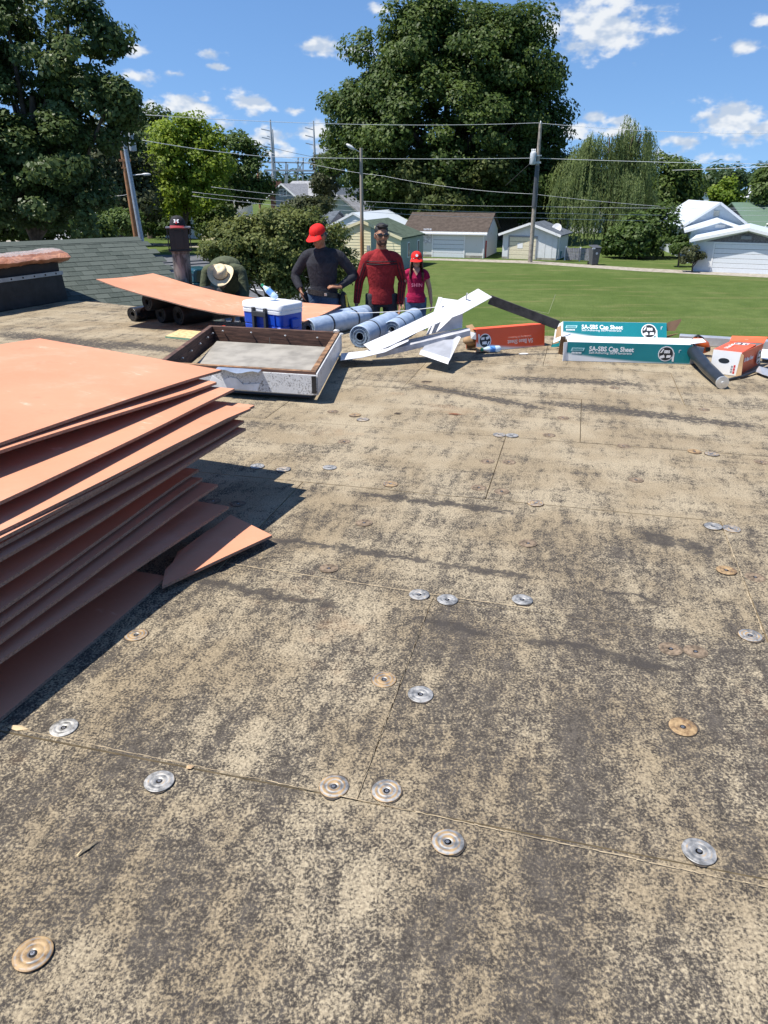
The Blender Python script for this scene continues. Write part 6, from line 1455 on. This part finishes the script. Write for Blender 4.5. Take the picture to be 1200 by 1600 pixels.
# long white strip rising to the right, ends in a folded tip
up = [(568, 538, 6.95), (600, 524, 7.0), (640, 505.5, 7.05), (680, 486, 7.1), (715, 469, 7.15), (747, 451, 7.2)]
lo = [(583, 551, 6.75), (612, 539, 6.8), (650, 520, 6.85), (690, 502, 6.92), (722, 490, 7.0), (769, 464, 7.1)]
ribbon('white_trim', 'long white metal strip rising diagonally to a raised tip', [[a, tuple((a[i] + b[i]) / 2 for i in range(3)), b] for a, b in zip(up, lo)], .003, wtrim)
ribbon('white_trim', 'flat white strip lying between the skylight curb and the raised strip', [[(533, 552, 6.95), (532, 563, 6.6)], (( 570, 548, 6.92), (566, 558.5, 6.65)), ((612, 536, 6.9), (602, 550, 6.7)), ((640, 521, 6.95), (638, 533, 6.8))], .003, wtrim)
# grey-topped plank under the strip
g1 = [(588, 551, 6.72), (640, 539, 6.8), (700, 525, 6.86), (735, 516, 6.9)]; g2 = [(590, 545, 6.85), (640, 530, 6.92), (700, 517, 7.0), (733, 512, 7.05)]
ribbon('weathered_plank', 'dark weathered plank with grey top under the raised white strip', [[a, b] for a, b in zip(g1, g2)], .05, gtrim, 'plank')
# L shaped white channel leaning up between them
def quad3(name, parent, pts, th, mat):
    P = [D(*p) for p in pts]; n_ = (P[1] - P[0]).cross(P[2] - P[0]).normalized() * th; mb = MB(); mb.hexa([p - n_ for p in P] + P); q = mb.build(name, mat); return world_child(q, parent) if parent else q
ch_b = D(690, 560, 6.7); ch = thing('white_channel', 'bent white metal channel standing under the raised strip', 'channel', (ch_b.x, ch_b.y, 0), 0, 'removed roof trim')
quad3('upper_flange', ch, [(667, 523, 7.12), (722, 512, 7.05), (724, 470, 7.2), (687, 465, 7.28)], .004, simple('pale_grey_flange', (.62, .62, .64), .5))
quad3('upper_lip', ch, [(666, 523.5, 7.08), (670, 522, 7.06), (691, 464.5, 7.2), (685, 464, 7.22)], .004, wtrim)
quad3('lower_face', ch, [(655, 553, 6.62), (700, 568, 6.40), (708, 530, 6.8), (668, 533, 6.95)], .004, simple('painted_shade_flange', (.30, .31, .34), .5))  # white channel's lower face, its shade put into a darker grey
quad3('lower_return', ch, [(700, 568.5, 6.40), (720, 527, 6.86), (716, 524, 6.9), (708, 530, 6.8)], .004, wtrim)
quad3('lower_lip', ch, [(655, 553.5, 6.60), (700, 569, 6.38), (702, 560, 6.43), (658, 546, 6.68)], .004, wtrim)
# dark bar dropping from the raised tip to the teal cartons
mb = MB(); mb.beam(D(765, 468, 7.15), D(872, 508, 7.2), .03, .085); q = mb.build('dark_bar', dtrim, bevel=.004); tag(q, 'dark weathered metal bar from the raised tip down to the teal carton', 'bar', 'removed roof trim')
mb = MB(); mb.tube([D(818, 482, 7.4), D(857, 490, 7.4), D(868, 460, 7.4)], .003, 6); q = mb.build('bent_wire', simple('olive_wire', (.25, .27, .15), .5)); tag(q, 'thin bent olive wire sticking up behind the dark bar', 'wire piece')
mb = MB(); P = [D(548, 489, 8.0).lerp(D(742, 470, 7.2), k / 10) + Vector((0, 0, -.03 * 4 * (k / 10) * (1 - k / 10))) for k in range(11)]; mb.tube(P, .0035, 5); q = mb.build('string_line', wire_w); tag(q, 'taut pale string line crossing in front of the two men in red', 'string')
mb = MB(); mb.tube([D(727, 474, 7.15), D(730, 458, 7.1)], .006, 6); q = mb.build('wire_stub', gtrim); tag(q, 'short grey wire stub beside the raised white tip', 'wire piece')
# bits of debris on the roof
splm = simple('pale_splinter', (.55, .42, .25), .9); drk = simple('dark_bark_chip', (.05, .035, .025), .9)
def splinter(px, py, L_, w, ang, mat, label, h_=.004):
    p = G(px, py); mb = MB(); mb.add([(-L_ / 2, -w * .2, .004), (0, -w / 2, .004), (L_ / 2, 0, .004), (0, w / 2, .004), (-L_ / 2, w * .3, .004), (-L_ * .2, 0, .004 + h_ * 2), (L_ * .25, 0, .004 + h_)], [(0, 1, 5), (1, 6, 5), (1, 2, 6), (2, 3, 6), (3, 5, 6), (3, 4, 5), (4, 0, 5), (4, 3, 2, 1, 0)])
    o = mb.build('wood_splinter', mat, loc=(p.x, p.y, 0), rz=R(ang)); tag(o, label, 'splinter', 'debris on the roof')
splinter(138, 1326, .06, .010, 52, splm, 'pale wood splinter on the near left roof boards'); splinter(415, 872, .05, .006, 30, splm, 'thin pale sliver right of the torn board scrap'); splinter(712, 648, .10, .02, -8, simple('rusty_chip', (.20, .08, .04), .9), 'reddish brown wood chip in mid roof')
splinter(668, 597, .10, .03, 0, drk, 'dark chip on the roof below the white channel'); splinter(622, 647, .06, .02, 0, drk, 'small dark chip right of the skylight shadow'); splinter(298, 1200, .022, .016, 20, simple('orange_crumb', (.60, .40, .22), .9), 'small orange crumb on the near joint line'); splinter(30, 1139, .07, .025, -10, splm, 'broken tan fibre flake at the left end of the near joint')
p = G(818, 554); mb = MB(); mb.ellipsoid((p.x, p.y, .008), (.05, .02, .008), 10, 5); q = mb.build('white_scrap', trim_w); tag(q, 'small white paper scrap before the orange carton', 'paper scrap', 'debris on the roof')
p = D(348, 494, 8.1); mb = MB(); mb.lathe([(.07, 0), (.065, .02), (.03, .03), (.02, .12), (.012, .12)], 14, (p.x, p.y, 0.001)); q = mb.build('red_funnel', simple('bright_red_plastic', (.7, .06, .03), .4), auto=40); tag(q, 'small red plastic funnel under the bent orange board', 'funnel')
# ------------------------------------------------------------------ people
def cloth(name, col, var=.2, rough=.9, wr=.5):
    m = Mat(name); w = m.noise(9, 4, .6, dist=1.5); f = m.noise(60, 3); m.bump(m.math('ADD', w, m.math('MULTIPLY', f, .15)), wr, .03)
    return m.fin(m.mix(m.rng(w, .3, .7), tuple(x * (1 - var) for x in col), tuple(x * (1 + var) for x in col)), rough, spec=.15)
def skin_mat(name, col):
    m = Mat(name); n_ = m.noise(14, 3); m.bump(m.noise(120, 2), .1, .002)
    return m.fin(m.mix(m.rng(n_, .3, .7), tuple(x * .88 for x in col), tuple(x * 1.1 for x in col)), .5, spec=.35)
hair_k = simple('black_hair', (.012, .010, .009), .55, var=.3, scale=60, bump=.5); lens_k = simple('dark_lens', (.008, .008, .01), .1, spec=.8)
def finish(o, vox, smooth=4):
    r_ = o.modifiers.new('remesh', 'REMESH'); r_.mode = 'VOXEL'; r_.voxel_size = vox; r_.use_smooth_shade = True
    if smooth: s_ = o.modifiers.new('smooth', 'SMOOTH'); s_.iterations = smooth; s_.factor = .5
    bake(o); return o
def bez(a, b, c, n=5): return [a * (1 - t) ** 2 + b * (2 * t * (1 - t)) + c * t * t for t in [k / n for k in range(n + 1)]]
def arm_path(nek, S, E, W, end=1.0):
    p0 = nek.lerp(S, .45) + Vector((0, 0, -.035)); up_ = bez(p0, S + (S - nek).normalized() * .012, S.lerp(E, .30), 5); el_ = bez(S.lerp(E, .82), E, E.lerp(W, .18), 3)
    return up_ + el_ + [E.lerp(W, .5), E.lerp(W, end)]
def hand(mb, w, d, n, curl=.5, sc=1.0, flip=1, spread=.12):
    w = Vector(w); d = Vector(d).normalized(); n = Vector(n); n = (n - d * n.dot(d)).normalized(); s = d.cross(n) * flip
    mb.tube([w - d * .03, w, w + d * .035 * sc, w + d * .085 * sc, w + d * .095 * sc], [(.026 * sc, .020 * sc), (.028 * sc, .019 * sc), (.040 * sc, .017 * sc), (.042 * sc, .015 * sc), (.036 * sc, .011 * sc)], 12, up=n)
    for k, (off, ln) in enumerate(((-.030, .066), (-.010, .078), (.011, .082), (.031, .074))):
        p = w + d * .083 * sc + s * off * sc; P = [p - d * .01]; a = 0.0; dd = d + s * off * spread * 10
        rr_ = []
        for q, seg in enumerate((.45, .30, .25)):
            a += curl * (.5, .8, .6)[q]; v = (dd * math.cos(a) + n * math.sin(a)).normalized(); P.append(P[-1] + v * ln * seg * sc)
        mb.tube(P, [.0098 * sc, .0095 * sc, .009 * sc, .0072 * sc], 8)
    p = w + d * .022 * sc + s * .030 * sc; v1 = (d * .55 + s * .75 + n * .2).normalized(); v2 = (d * .85 + s * .35 + n * .35).normalized()
    mb.tube([p - v1 * .012, p + v1 * .034 * sc, p + v1 * .034 * sc + v2 * .034 * sc], [.0135 * sc, .0115 * sc, .0085 * sc], 8)
def person(label, loc, rz, J, mats, build=1.0, female=False, top_r=None, sleeve=1.0, height=1.76, hands=None, neck_open=.0, extra=None):
    """J: joints in the person's frame, x to our right, y away from us, z up from the floor"""
    o = thing('person', label, 'person', loc, rz); V3 = lambda k: Vector(J[k]); b = build
    sk_, sh_, pt_, shoe_ = mats
    pel, che, nek, hed = V3('pelvis'), V3('chest'), V3('neck'), V3('head')
    tw = top_r or [(.150, .105), (.142, .10), (.160, .112), (.180, .118), (.138, .092), (.072, .062)]
    ax = che - pel; s1 = pel; tor = [pel + ax * -.12, pel + ax * .22, pel + ax * .55, che, che.lerp(nek, .55), nek]
    upv = Vector(J.get('front', (0, -1, 0)))
    # body
    mb = MB(); mb.tube(tor, [(max(.03, x * b - .012), max(.03, y * b - .012)) for x, y in tw], 20, up=upv)
    mb.tube([nek + Vector((0, 0, -.05)), nek.lerp(hed, .45), hed], [.066 * b, .060 * b, .055 * b], 14, up=upv)
    Mh = Matrix.Rotation(J['yaw'], 3, 'Z') @ Matrix.Rotation(J['pitch'], 3, 'X'); hp = lambda x, y, z: hed + Mh @ Vector((x, y, z))
    mb.ellipsoid(hed, (.076, .096, .112), 20, 14, 0, Mh); mb.ellipsoid(hp(0, -.028, -.062), (.058, .066, .062), 16, 10, 0, Mh); mb.ellipsoid(hp(0, -.07, -.098), (.026, .022, .02), 12, 8, 0, Mh)
    mb.tube([hp(0, -.088, .022), hp(0, -.106, -.012), hp(0, -.112, -.026)], [.010, .013, .017], 10, up=Mh @ Vector((0, -1, 0)))
    for s in (-1, 1):
        mb.ellipsoid(hp(s * .078, .004, -.012), (.012, .022, .034), 10, 8, 0, Mh); mb.ellipsoid(hp(s * .040, -.072, -.022), (.024, .022, .022), 10, 8, 0, Mh); mb.ellipsoid(hp(s * .034, -.082, .030), (.028, .014, .010), 10, 6, 0, Mh)
    mb.ellipsoid(hp(0, -.092, -.055), (.026, .014, .007), 10, 6, 0, Mh); mb.ellipsoid(hp(0, -.090, -.068), (.023, .014, .008), 10, 6, 0, Mh)
    for sd in 'lr':
        S, E, W = V3('sh_' + sd), V3('el_' + sd), V3('wr_' + sd)
        kk = .78 if sleeve >= 1 else .95; mb.tube(arm_path(nek, S, E, W), [.05 * b * kk, .052 * b * kk, .055 * b * kk, .055 * b * kk, .052 * b * kk, .050 * b * kk, .044 * b * kk, .041 * b * kk, .040 * b * kk, .040 * b * kk, .034 * b * kk, .027 * b], 14)
        hd = hands[sd]; hand(mb, W, hd[0], hd[1], hd[2], J.get('hand', 1.0), hd[3])
        Hp, K, A = V3('hip_' + sd), V3('kn_' + sd), V3('an_' + sd)
        mb.tube([Hp + Vector((0, 0, .05)), Hp.lerp(K, .3), K, K.lerp(A, .3), A, A + Vector((0, 0, -.05))], [.078 * b, .078 * b, .052 * b, .054 * b, .034 * b, .036 * b], 14)
    body = mb.build('body', sk_, o, True); finish(body, .0058, 3)
    # trousers
    mb = MB(); mb.tube([pel + Vector((0, 0, -.14)), pel + ax * -.15, pel + ax * .10, pel + ax * .22], [(.12 * b, .10 * b), (tw[0][0] * b + .012, tw[0][1] * b + .012), (tw[0][0] * b + .004, tw[0][1] * b + .008), (tw[1][0] * b + .002, tw[1][1] * b + .004)], 20, up=upv)
    for sd in 'lr':
        Hp, K, A = V3('hip_' + sd), V3('kn_' + sd), V3('an_' + sd)
        mb.tube([Hp + Vector((0, 0, .06)), Hp.lerp(K, .3), K, K.lerp(A, .5), A], [.098 * b, .094 * b, .072 * b, .068 * b, .064 * b], 16)
    finish(mb.build('trousers', pt_, o, True), .011, 3)
    # shirt
    mb = MB(); lowr = J.get('hem', .12)
    tor2 = [pel + ax * -lowr, pel + ax * .05, pel + ax * .25, pel + ax * .55, che, che.lerp(nek, .5), nek + (hed - nek) * .02]
    rr2 = [(tw[0][0] * b + .026, tw[0][1] * b + .028), (tw[0][0] * b + .016, tw[0][1] * b + .02), (tw[1][0] * b + .012, tw[1][1] * b + .016), (tw[2][0] * b + .010, tw[2][1] * b + .012), (tw[3][0] * b + .010, tw[3][1] * b + .010), (tw[4][0] * b + .006, tw[4][1] * b + .008), (.072, .066)]
    mb.tube(tor2, rr2, 22, up=upv)
    for sd in 'lr':
        S, E, W = V3('sh_' + sd), V3('el_' + sd), V3('wr_' + sd)
        if sleeve >= 1: mb.tube(arm_path(nek, S, E, W, .96), [.062 * b, .066 * b, .070 * b, .072 * b, .069 * b, .066 * b, .060 * b, .057 * b, .055 * b, .054 * b, .049 * b, .041 * b], 16)
        else: mb.tube(bez(nek.lerp(S, .45) + Vector((0, 0, -.035)), S + (S - nek).normalized() * .012, S.lerp(E, .3), 5) + [S.lerp(E, sleeve + .05)], [.054 * b, .058 * b, .062 * b, .064 * b, .064 * b, .064 * b, .066 * b], 16)
    finish(mb.build('shirt', sh_, o, True), .0095, 4)
    for sd in 'lr':
        A = V3('an_' + sd); mb = MB(); mb.tube([A + Vector((0, .05, -.03)), A + Vector((0, -.02, -.035)), A + Vector((0, -.12, -.05)), A + Vector((0, -.19, -.058))], [(.042, .045), (.045, .045), (.045, .034), (.03, .02)], 12); mb.build('shoe', shoe_, o, True)
    return o, hed, Mh, hp
def glasses(o, hp, Mh, mat=lens_k, big=1.0):
    for s in (-1, 1):
        mb = MB(); mb.ellipsoid(hp(s * .036, -.096, .012), (.030 * big, .010, .021 * big), 14, 8, 0, Mh @ Matrix.Rotation(s * .25, 3, 'Z')); L_ = mb.build('lens', mat, o, True)
        mb = MB(); mb.tube([hp(s * .064, -.088, .018), hp(s * .080, -.05, .014), hp(s * .082, .01, .004)], .0045, 6); mb.build('temple_arm', mat, o, True)
    mb = MB(); mb.tube([hp(-.012, -.104, .018), hp(.012, -.104, .018)], .005, 6); mb.build('bridge', mat, o, True)
def local_cap(o, hed, Mh, mat, brim, r=.088, up=.035, brim_len=.07, hgt=.092):
    c1, c2 = ball_cap('cap', None, Vector((0, 0, 0)), r, 0, 0, mat, brim, brim_len=brim_len, hgt=hgt)
    for c in (c1, c2):
        c.parent = o; c.matrix_local = Matrix.Translation(hed) @ Mh.to_4x4() @ Matrix.Translation((0, .0, up)) @ Matrix.Rotation(R(8), 4, 'X')
    c1.name = 'cap_crown'; c2.name = 'cap_brim'; return c1, c2
shoe_m = simple('brown_work_boot', (.06, .04, .025), .7)
jeans = cloth('blue_denim', (.055, .085, .14)); jeans2 = cloth('bright_blue_denim', (.06, .10, .18)); dkp = cloth('charcoal_trousers', (.045, .045, .05))
sk_a = skin_mat('tan_brown_skin', (.27, .13, .075)); sk_b = skin_mat('warm_brown_skin', (.30, .155, .095)); sk_c = skin_mat('light_tan_skin', (.45, .25, .17))
def base_of(px, y): return Vector((D(px, 440, y).x, y, low_z(y)))
LEG = dict(hip_l=(-.10, .01, .90), hip_r=(.10, .01, .90), kn_l=(-.12, -.02, .49), kn_r=(.12, -.02, .49), an_l=(-.13, .03, .085), an_r=(.13, .03, .085))
# man in charcoal shirt, hands on hips, looking down to our left
J = dict(pelvis=(0, 0, .97), chest=(-.005, -.01, 1.31), neck=(-.015, .01, 1.48), head=(-.035, -.05, 1.615), yaw=R(-34), pitch=R(20),
         sh_l=(-.172, .02, 1.405), sh_r=(.178, .02, 1.405), el_l=(-.345, .07, 1.165), el_r=(.375, .06, 1.16), wr_l=(-.265, -.06, 1.01), wr_r=(.20, -.13, 1.055), hem=.05, **LEG)
o, hed, Mh, hp = person('man in charcoal long sleeved shirt and red cap, hands on hips, looking down', base_of(505, 9.1), R(0), J, (sk_a, cloth('charcoal_jersey', (.030, .031, .038)), jeans, shoe_m), .99,
    hands=dict(l=((.30, -.15, -.95), (.9, .1, .2), .35, 1), r=((-.95, -.10, .12), (0, .35, -.9), .5, -1)))
redcap = cloth('bright_red_cotton', (.66, .022, .020), .1, .75, .25)
c1, c2 = local_cap(o, hed, Mh, redcap, redcap, .092, .032)
glasses(o, hp, Mh)
mb = MB(); mb.ellipsoid(hp(0, .03, -.02), (.079, .082, .07), 16, 8, 0, Mh); mb.build('hair', simple('short_grey_hair', (.05, .045, .04), .7), o, True)
belt = simple('worn_black_leather', (.022, .019, .017), .6, var=.4, scale=20, bump=.5); bkl = simple('belt_buckle', (.5, .48, .42), .35, .8)
n = 36; mb = MB(); pts = [Vector((.185 * math.cos(2 * math.pi * k / n), .142 * math.sin(2 * math.pi * k / n), .965 - .03 * math.cos(2 * math.pi * k / n - .3))) for k in range(n + 1)]
for a, b in zip(pts[:-1], pts[1:]): mb.beam(a, b + (b - a) * .05, .012, .055)
mb.build('tool_belt', belt, o)
mb = MB(); mb.ellipsoid((.235, -.02, .86), (.055, .09, .13), 14, 10); mb.ellipsoid((.26, -.05, .80), (.05, .06, .10), 12, 8); mb.build('tool_pouch', belt, o, True)
mb = MB(); mb.ellipsoid((-.215, .02, .88), (.04, .07, .10), 12, 8); mb.build('tool_pouch', belt, o, True)
mb = MB(); mb.tube([(.27, -.10, .96), (.285, -.11, .82)], .012, 8); mb.build('yellow_tool', simple('yellow_tool_grip', (.55, .42, .05), .5), o)
mb = MB(); mb.tube([(.30, -.08, .83), (.35, -.09, .80), (.36, -.09, .76), (.31, -.08, .75)], .008, 8); mb.build('hammer_loop', bkl, o, True)
mb = MB(); mb.box(.02, .05, -.155, -.146, .95, .985); mb.build('buckle', bkl, o, bevel=.004)
# man in red shirt
J = dict(pelvis=(0, 0, .95), chest=(-.005, -.01, 1.29), neck=(0, .01, 1.465), head=(0, -.035, 1.625), yaw=R(8), pitch=R(6),
         sh_l=(-.168, .01, 1.385), sh_r=(.175, .01, 1.385), el_l=(-.265, .03, 1.10), el_r=(.255, .03, 1.10), wr_l=(-.305, -.05, .845), wr_r=(.215, -.09, .83), hem=.30, **LEG)
redsh = cloth('brick_red_jersey', (.23, .022, .025))
o, hed, Mh, hp = person('man in brick red long sleeved shirt and sunglasses, arms hanging', base_of(596, 9.2), R(4), J, (sk_b, redsh, dkp, shoe_m), .97,
    hands=dict(l=((-.05, -.25, -.95), (.9, -.2, 0), .7, 1), r=((-.08, -.25, -.95), (-.9, -.2, 0), .8, -1)))
glasses(o, hp, Mh)
mb = MB(); mb.ellipsoid(hp(0, .016, .044), (.080, .092, .088), 18, 10, 0, Mh); mb.ellipsoid(hp(.0, -.03, .100), (.062, .062, .030), 14, 8, 0, Mh)
for k in range(16): a = k / 15 - .5; mb.tube([hp(a * .11, -.06 + abs(a) * .05, .105), hp(a * .115, -.085 + abs(a) * .05, .122 - abs(a) * .03)], [.016, .006], 6)
mb.build('hair', hair_k, o, True)
mb = MB(); mb.ellipsoid(hp(0, -.034, -.072), (.060, .064, .054), 16, 10, 0, Mh); mb.build('beard', simple('dark_stubble', (.055, .03, .02), .8), o, True)
stripe = simple('black_chest_stripe', (.02, .008, .010), .8)
for z in (1.335, 1.305):
    mb = MB(); n = 30; rx, ry = .180 * .97 + .009, .118 * .97 + .010
    pts = [Vector((rx * math.cos(a), -.01 + ry * math.sin(a), z)) for a in [math.pi * (1.08 + .84 * k / n) for k in range(n + 1)]]
    mb.tube(pts, .007, 6); mb.build('chest_stripe', stripe, o, True)
for sx, sd in ((-1, 'l'), (1, 'r')):
    S, E, W = (Vector(J[k + sd]) for k in ('sh_', 'el_', 'wr_'))
    for q in (-.018, .018):
        off = Vector((q, -.060, 0)); mb = MB(); mb.tube([S.lerp(E, .25) + off * 1.05, E + off * .92, E.lerp(W, .5) + off * .9, W.lerp(E, .08) + off * .78], .005, 6); mb.build('sleeve_stripe', stripe, o, True)
# woman in magenta tee
J = dict(pelvis=(0, 0, .90), chest=(0, -.01, 1.20), neck=(0, .01, 1.36), head=(0, -.03, 1.485), yaw=R(0), pitch=R(8), hand=.9,
         sh_l=(-.140, .01, 1.295), sh_r=(.140, .01, 1.295), el_l=(-.205, .04, 1.03), el_r=(.225, .04, 1.03), wr_l=(-.205, -.03, .80), wr_r=(.255, -.02, .80), hem=.26,
         hip_l=(-.09, .01, .83), hip_r=(.09, .01, .83), kn_l=(-.09, -.05, .46), kn_r=(.10, .02, .46), an_l=(-.09, -.05, .08), an_r=(.10, .10, .08))
mag = cloth('magenta_tee', (.30, .012, .056))
wl = base_of(650, 12.4)
o, hed, Mh, hp = person('woman in magenta tee, jeans and red cap walking towards us', wl, 0, J, (sk_c, mag, jeans2, shoe_m), .92, female=True,
    top_r=[(.158, .112), (.132, .096), (.142, .108), (.150, .122), (.118, .084), (.064, .055)], sleeve=.38,
    hands=dict(l=((.05, -.1, -1), (.9, -.1, 0), .4, 1), r=((.05, -.1, -1), (-.9, -.1, 0), .4, -1)))
c1, c2 = local_cap(o, hed, Mh, redcap, redcap, .088, .03); glasses(o, hp, Mh, big=1.1)
mb = MB(); mb.lathe([(.016, -.002), (.022, -.002), (.022, .002), (.016, .002)], 16, (0, 0, 0), 0, Matrix.Rotation(R(80), 3, 'X')); e_ = mb.build('cap_emblem', wemb, o); e_.location = hp(0, -.108, .082)
brh = simple('long_brown_hair', (.12, .060, .030), .5, var=.45, scale=18, bump=.4); rs = np.random.RandomState(3)
mb = MB(); mb.ellipsoid(hp(0, .022, .0), (.084, .088, .10), 16, 10, 0, Mh)
for k in range(34):
    s = -1 if k % 2 else 1; a = rs.uniform(0, 1); x0 = s * (.062 + .022 * a); y0 = .05 - .11 * a
    mb.tube([hp(x0, y0, .02), hp(x0 * 1.12, y0 - .01, -.10), Vector(hp(x0 * 1.2, y0 - .02, -.10)) + Vector((s * .01, -.03, -.10)), Vector(hp(x0 * 1.15, y0 - .02, -.10)) + Vector((s * rs.uniform(-.01, .03), -.05, -.17 - .06 * rs.rand()))], [.014, .016, .015, .004], 6)
mb.build('hair', brh, o, True)
mb = MB(); mb.add([(-.055, -.128, 1.335), (.055, -.128, 1.335), (.0, -.148, 1.245), (-.05, -.09, 1.37), (.05, -.09, 1.37)], [(0, 2, 1), (0, 1, 4, 3)]); mb.build('neckline_skin', sk_c, o)
pk = simple('pale_pink_print', (.62, .18, .28), .8)
tm = text_mesh('SHIN', .075, .001, .001, 1.1, align='CENTER'); tm.materials.append(pk); q = bpy.data.objects.new('shirt_lettering', tm); link(q, o); q.location = (.01, -.128, 1.075); q.rotation_euler = (R(86), 0, 0)
# man in straw hat, bending forward
J = dict(pelvis=(0, .42, .98), chest=(0, .07, 1.31), neck=(0, -.10, 1.32), head=(0, -.22, 1.19), yaw=0, pitch=R(50), front=(0, -.5, -.9),
         sh_l=(-.21, -.03, 1.29), sh_r=(.21, -.03, 1.29), el_l=(-.27, -.10, .98), el_r=(.27, -.10, .98), wr_l=(-.16, -.28, .74), wr_r=(.14, -.28, .74), hem=.1,
         hip_l=(-.10, .40, .92), hip_r=(.10, .40, .92), kn_l=(-.13, .25, .50), kn_r=(.13, .25, .50), an_l=(-.13, .38, .085), an_r=(.13, .38, .085))
hb = base_of(352, 10.0); hb.z = D(352, 428, 9.75).z - 1.24
o, hed, Mh, hp = person('man in straw cowboy hat and olive shirt bending over behind the bent board', hb, 0, J, (sk_b, cloth('olive_green_shirt', (.085, .098, .060)), dkp, shoe_m), 1.08,
    hands=dict(l=((.2, -.4, -.9), (.9, 0, 0), .6, 1), r=((-.2, -.4, -.9), (-.9, 0, 0), .6, -1)))
straw = simple('cream_straw', (.66, .54, .34), .7, var=.12, scale=40, bump=.3, bscale=160); bandm = simple('brown_hat_band', (.18, .10, .05), .7)
Mhat = Matrix.Translation(hp(0, .01, .05)) @ Matrix.Rotation(R(36), 4, 'X') @ Matrix.Rotation(R(6), 4, 'Y')
mb = MB(); n = 36; prof = [(.088, 0), (.088, .03), (.084, .07), (.076, .10), (.058, .118), (.03, .112), (.0, .105)]
vs = []
for r_, z in prof:
    for k in range(n): a = 2 * math.pi * k / n; dent = 1 - .16 * (z > .06) * max(0, -math.sin(a)) * abs(math.cos(a)) * 2; vs.append(Mhat @ Vector((r_ * math.cos(a) * dent, r_ * 1.2 * math.sin(a), z)))
mb.add(vs, [(i * n + k, i * n + (k + 1) % n, (i + 1) * n + (k + 1) % n, (i + 1) * n + k) for i in range(len(prof) - 1) for k in range(n)]); mb.build('hat_crown', straw, o, True)
g = []
for k in range(n + 1):
    a = 2 * math.pi * k / n; row = []
    for t in (0, .35, .7, 1): rr_ = .086 + .070 * t; row.append(Mhat @ Vector((rr_ * math.cos(a) * 1.04, rr_ * 1.22 * math.sin(a), .004 + .055 * (t ** 1.6) * abs(math.cos(a)) ** 2.2 - .012 * t * max(0, -math.sin(a)))))
    g.append(row)
mb = MB(); mb.slab(g, .004); mb.build('hat_brim', straw, o, auto=50)
mb = MB(); mb.v = []; vs = [Mhat @ Vector((.0895 * math.cos(2 * math.pi * k / n), .0895 * 1.2 * math.sin(2 * math.pi * k / n), z)) for z in (.006, .022) for k in range(n)]; mb.add(vs, [(k, (k + 1) % n, n + (k + 1) % n, n + k) for k in range(n)]); mb.build('hat_band', bandm, o, True)
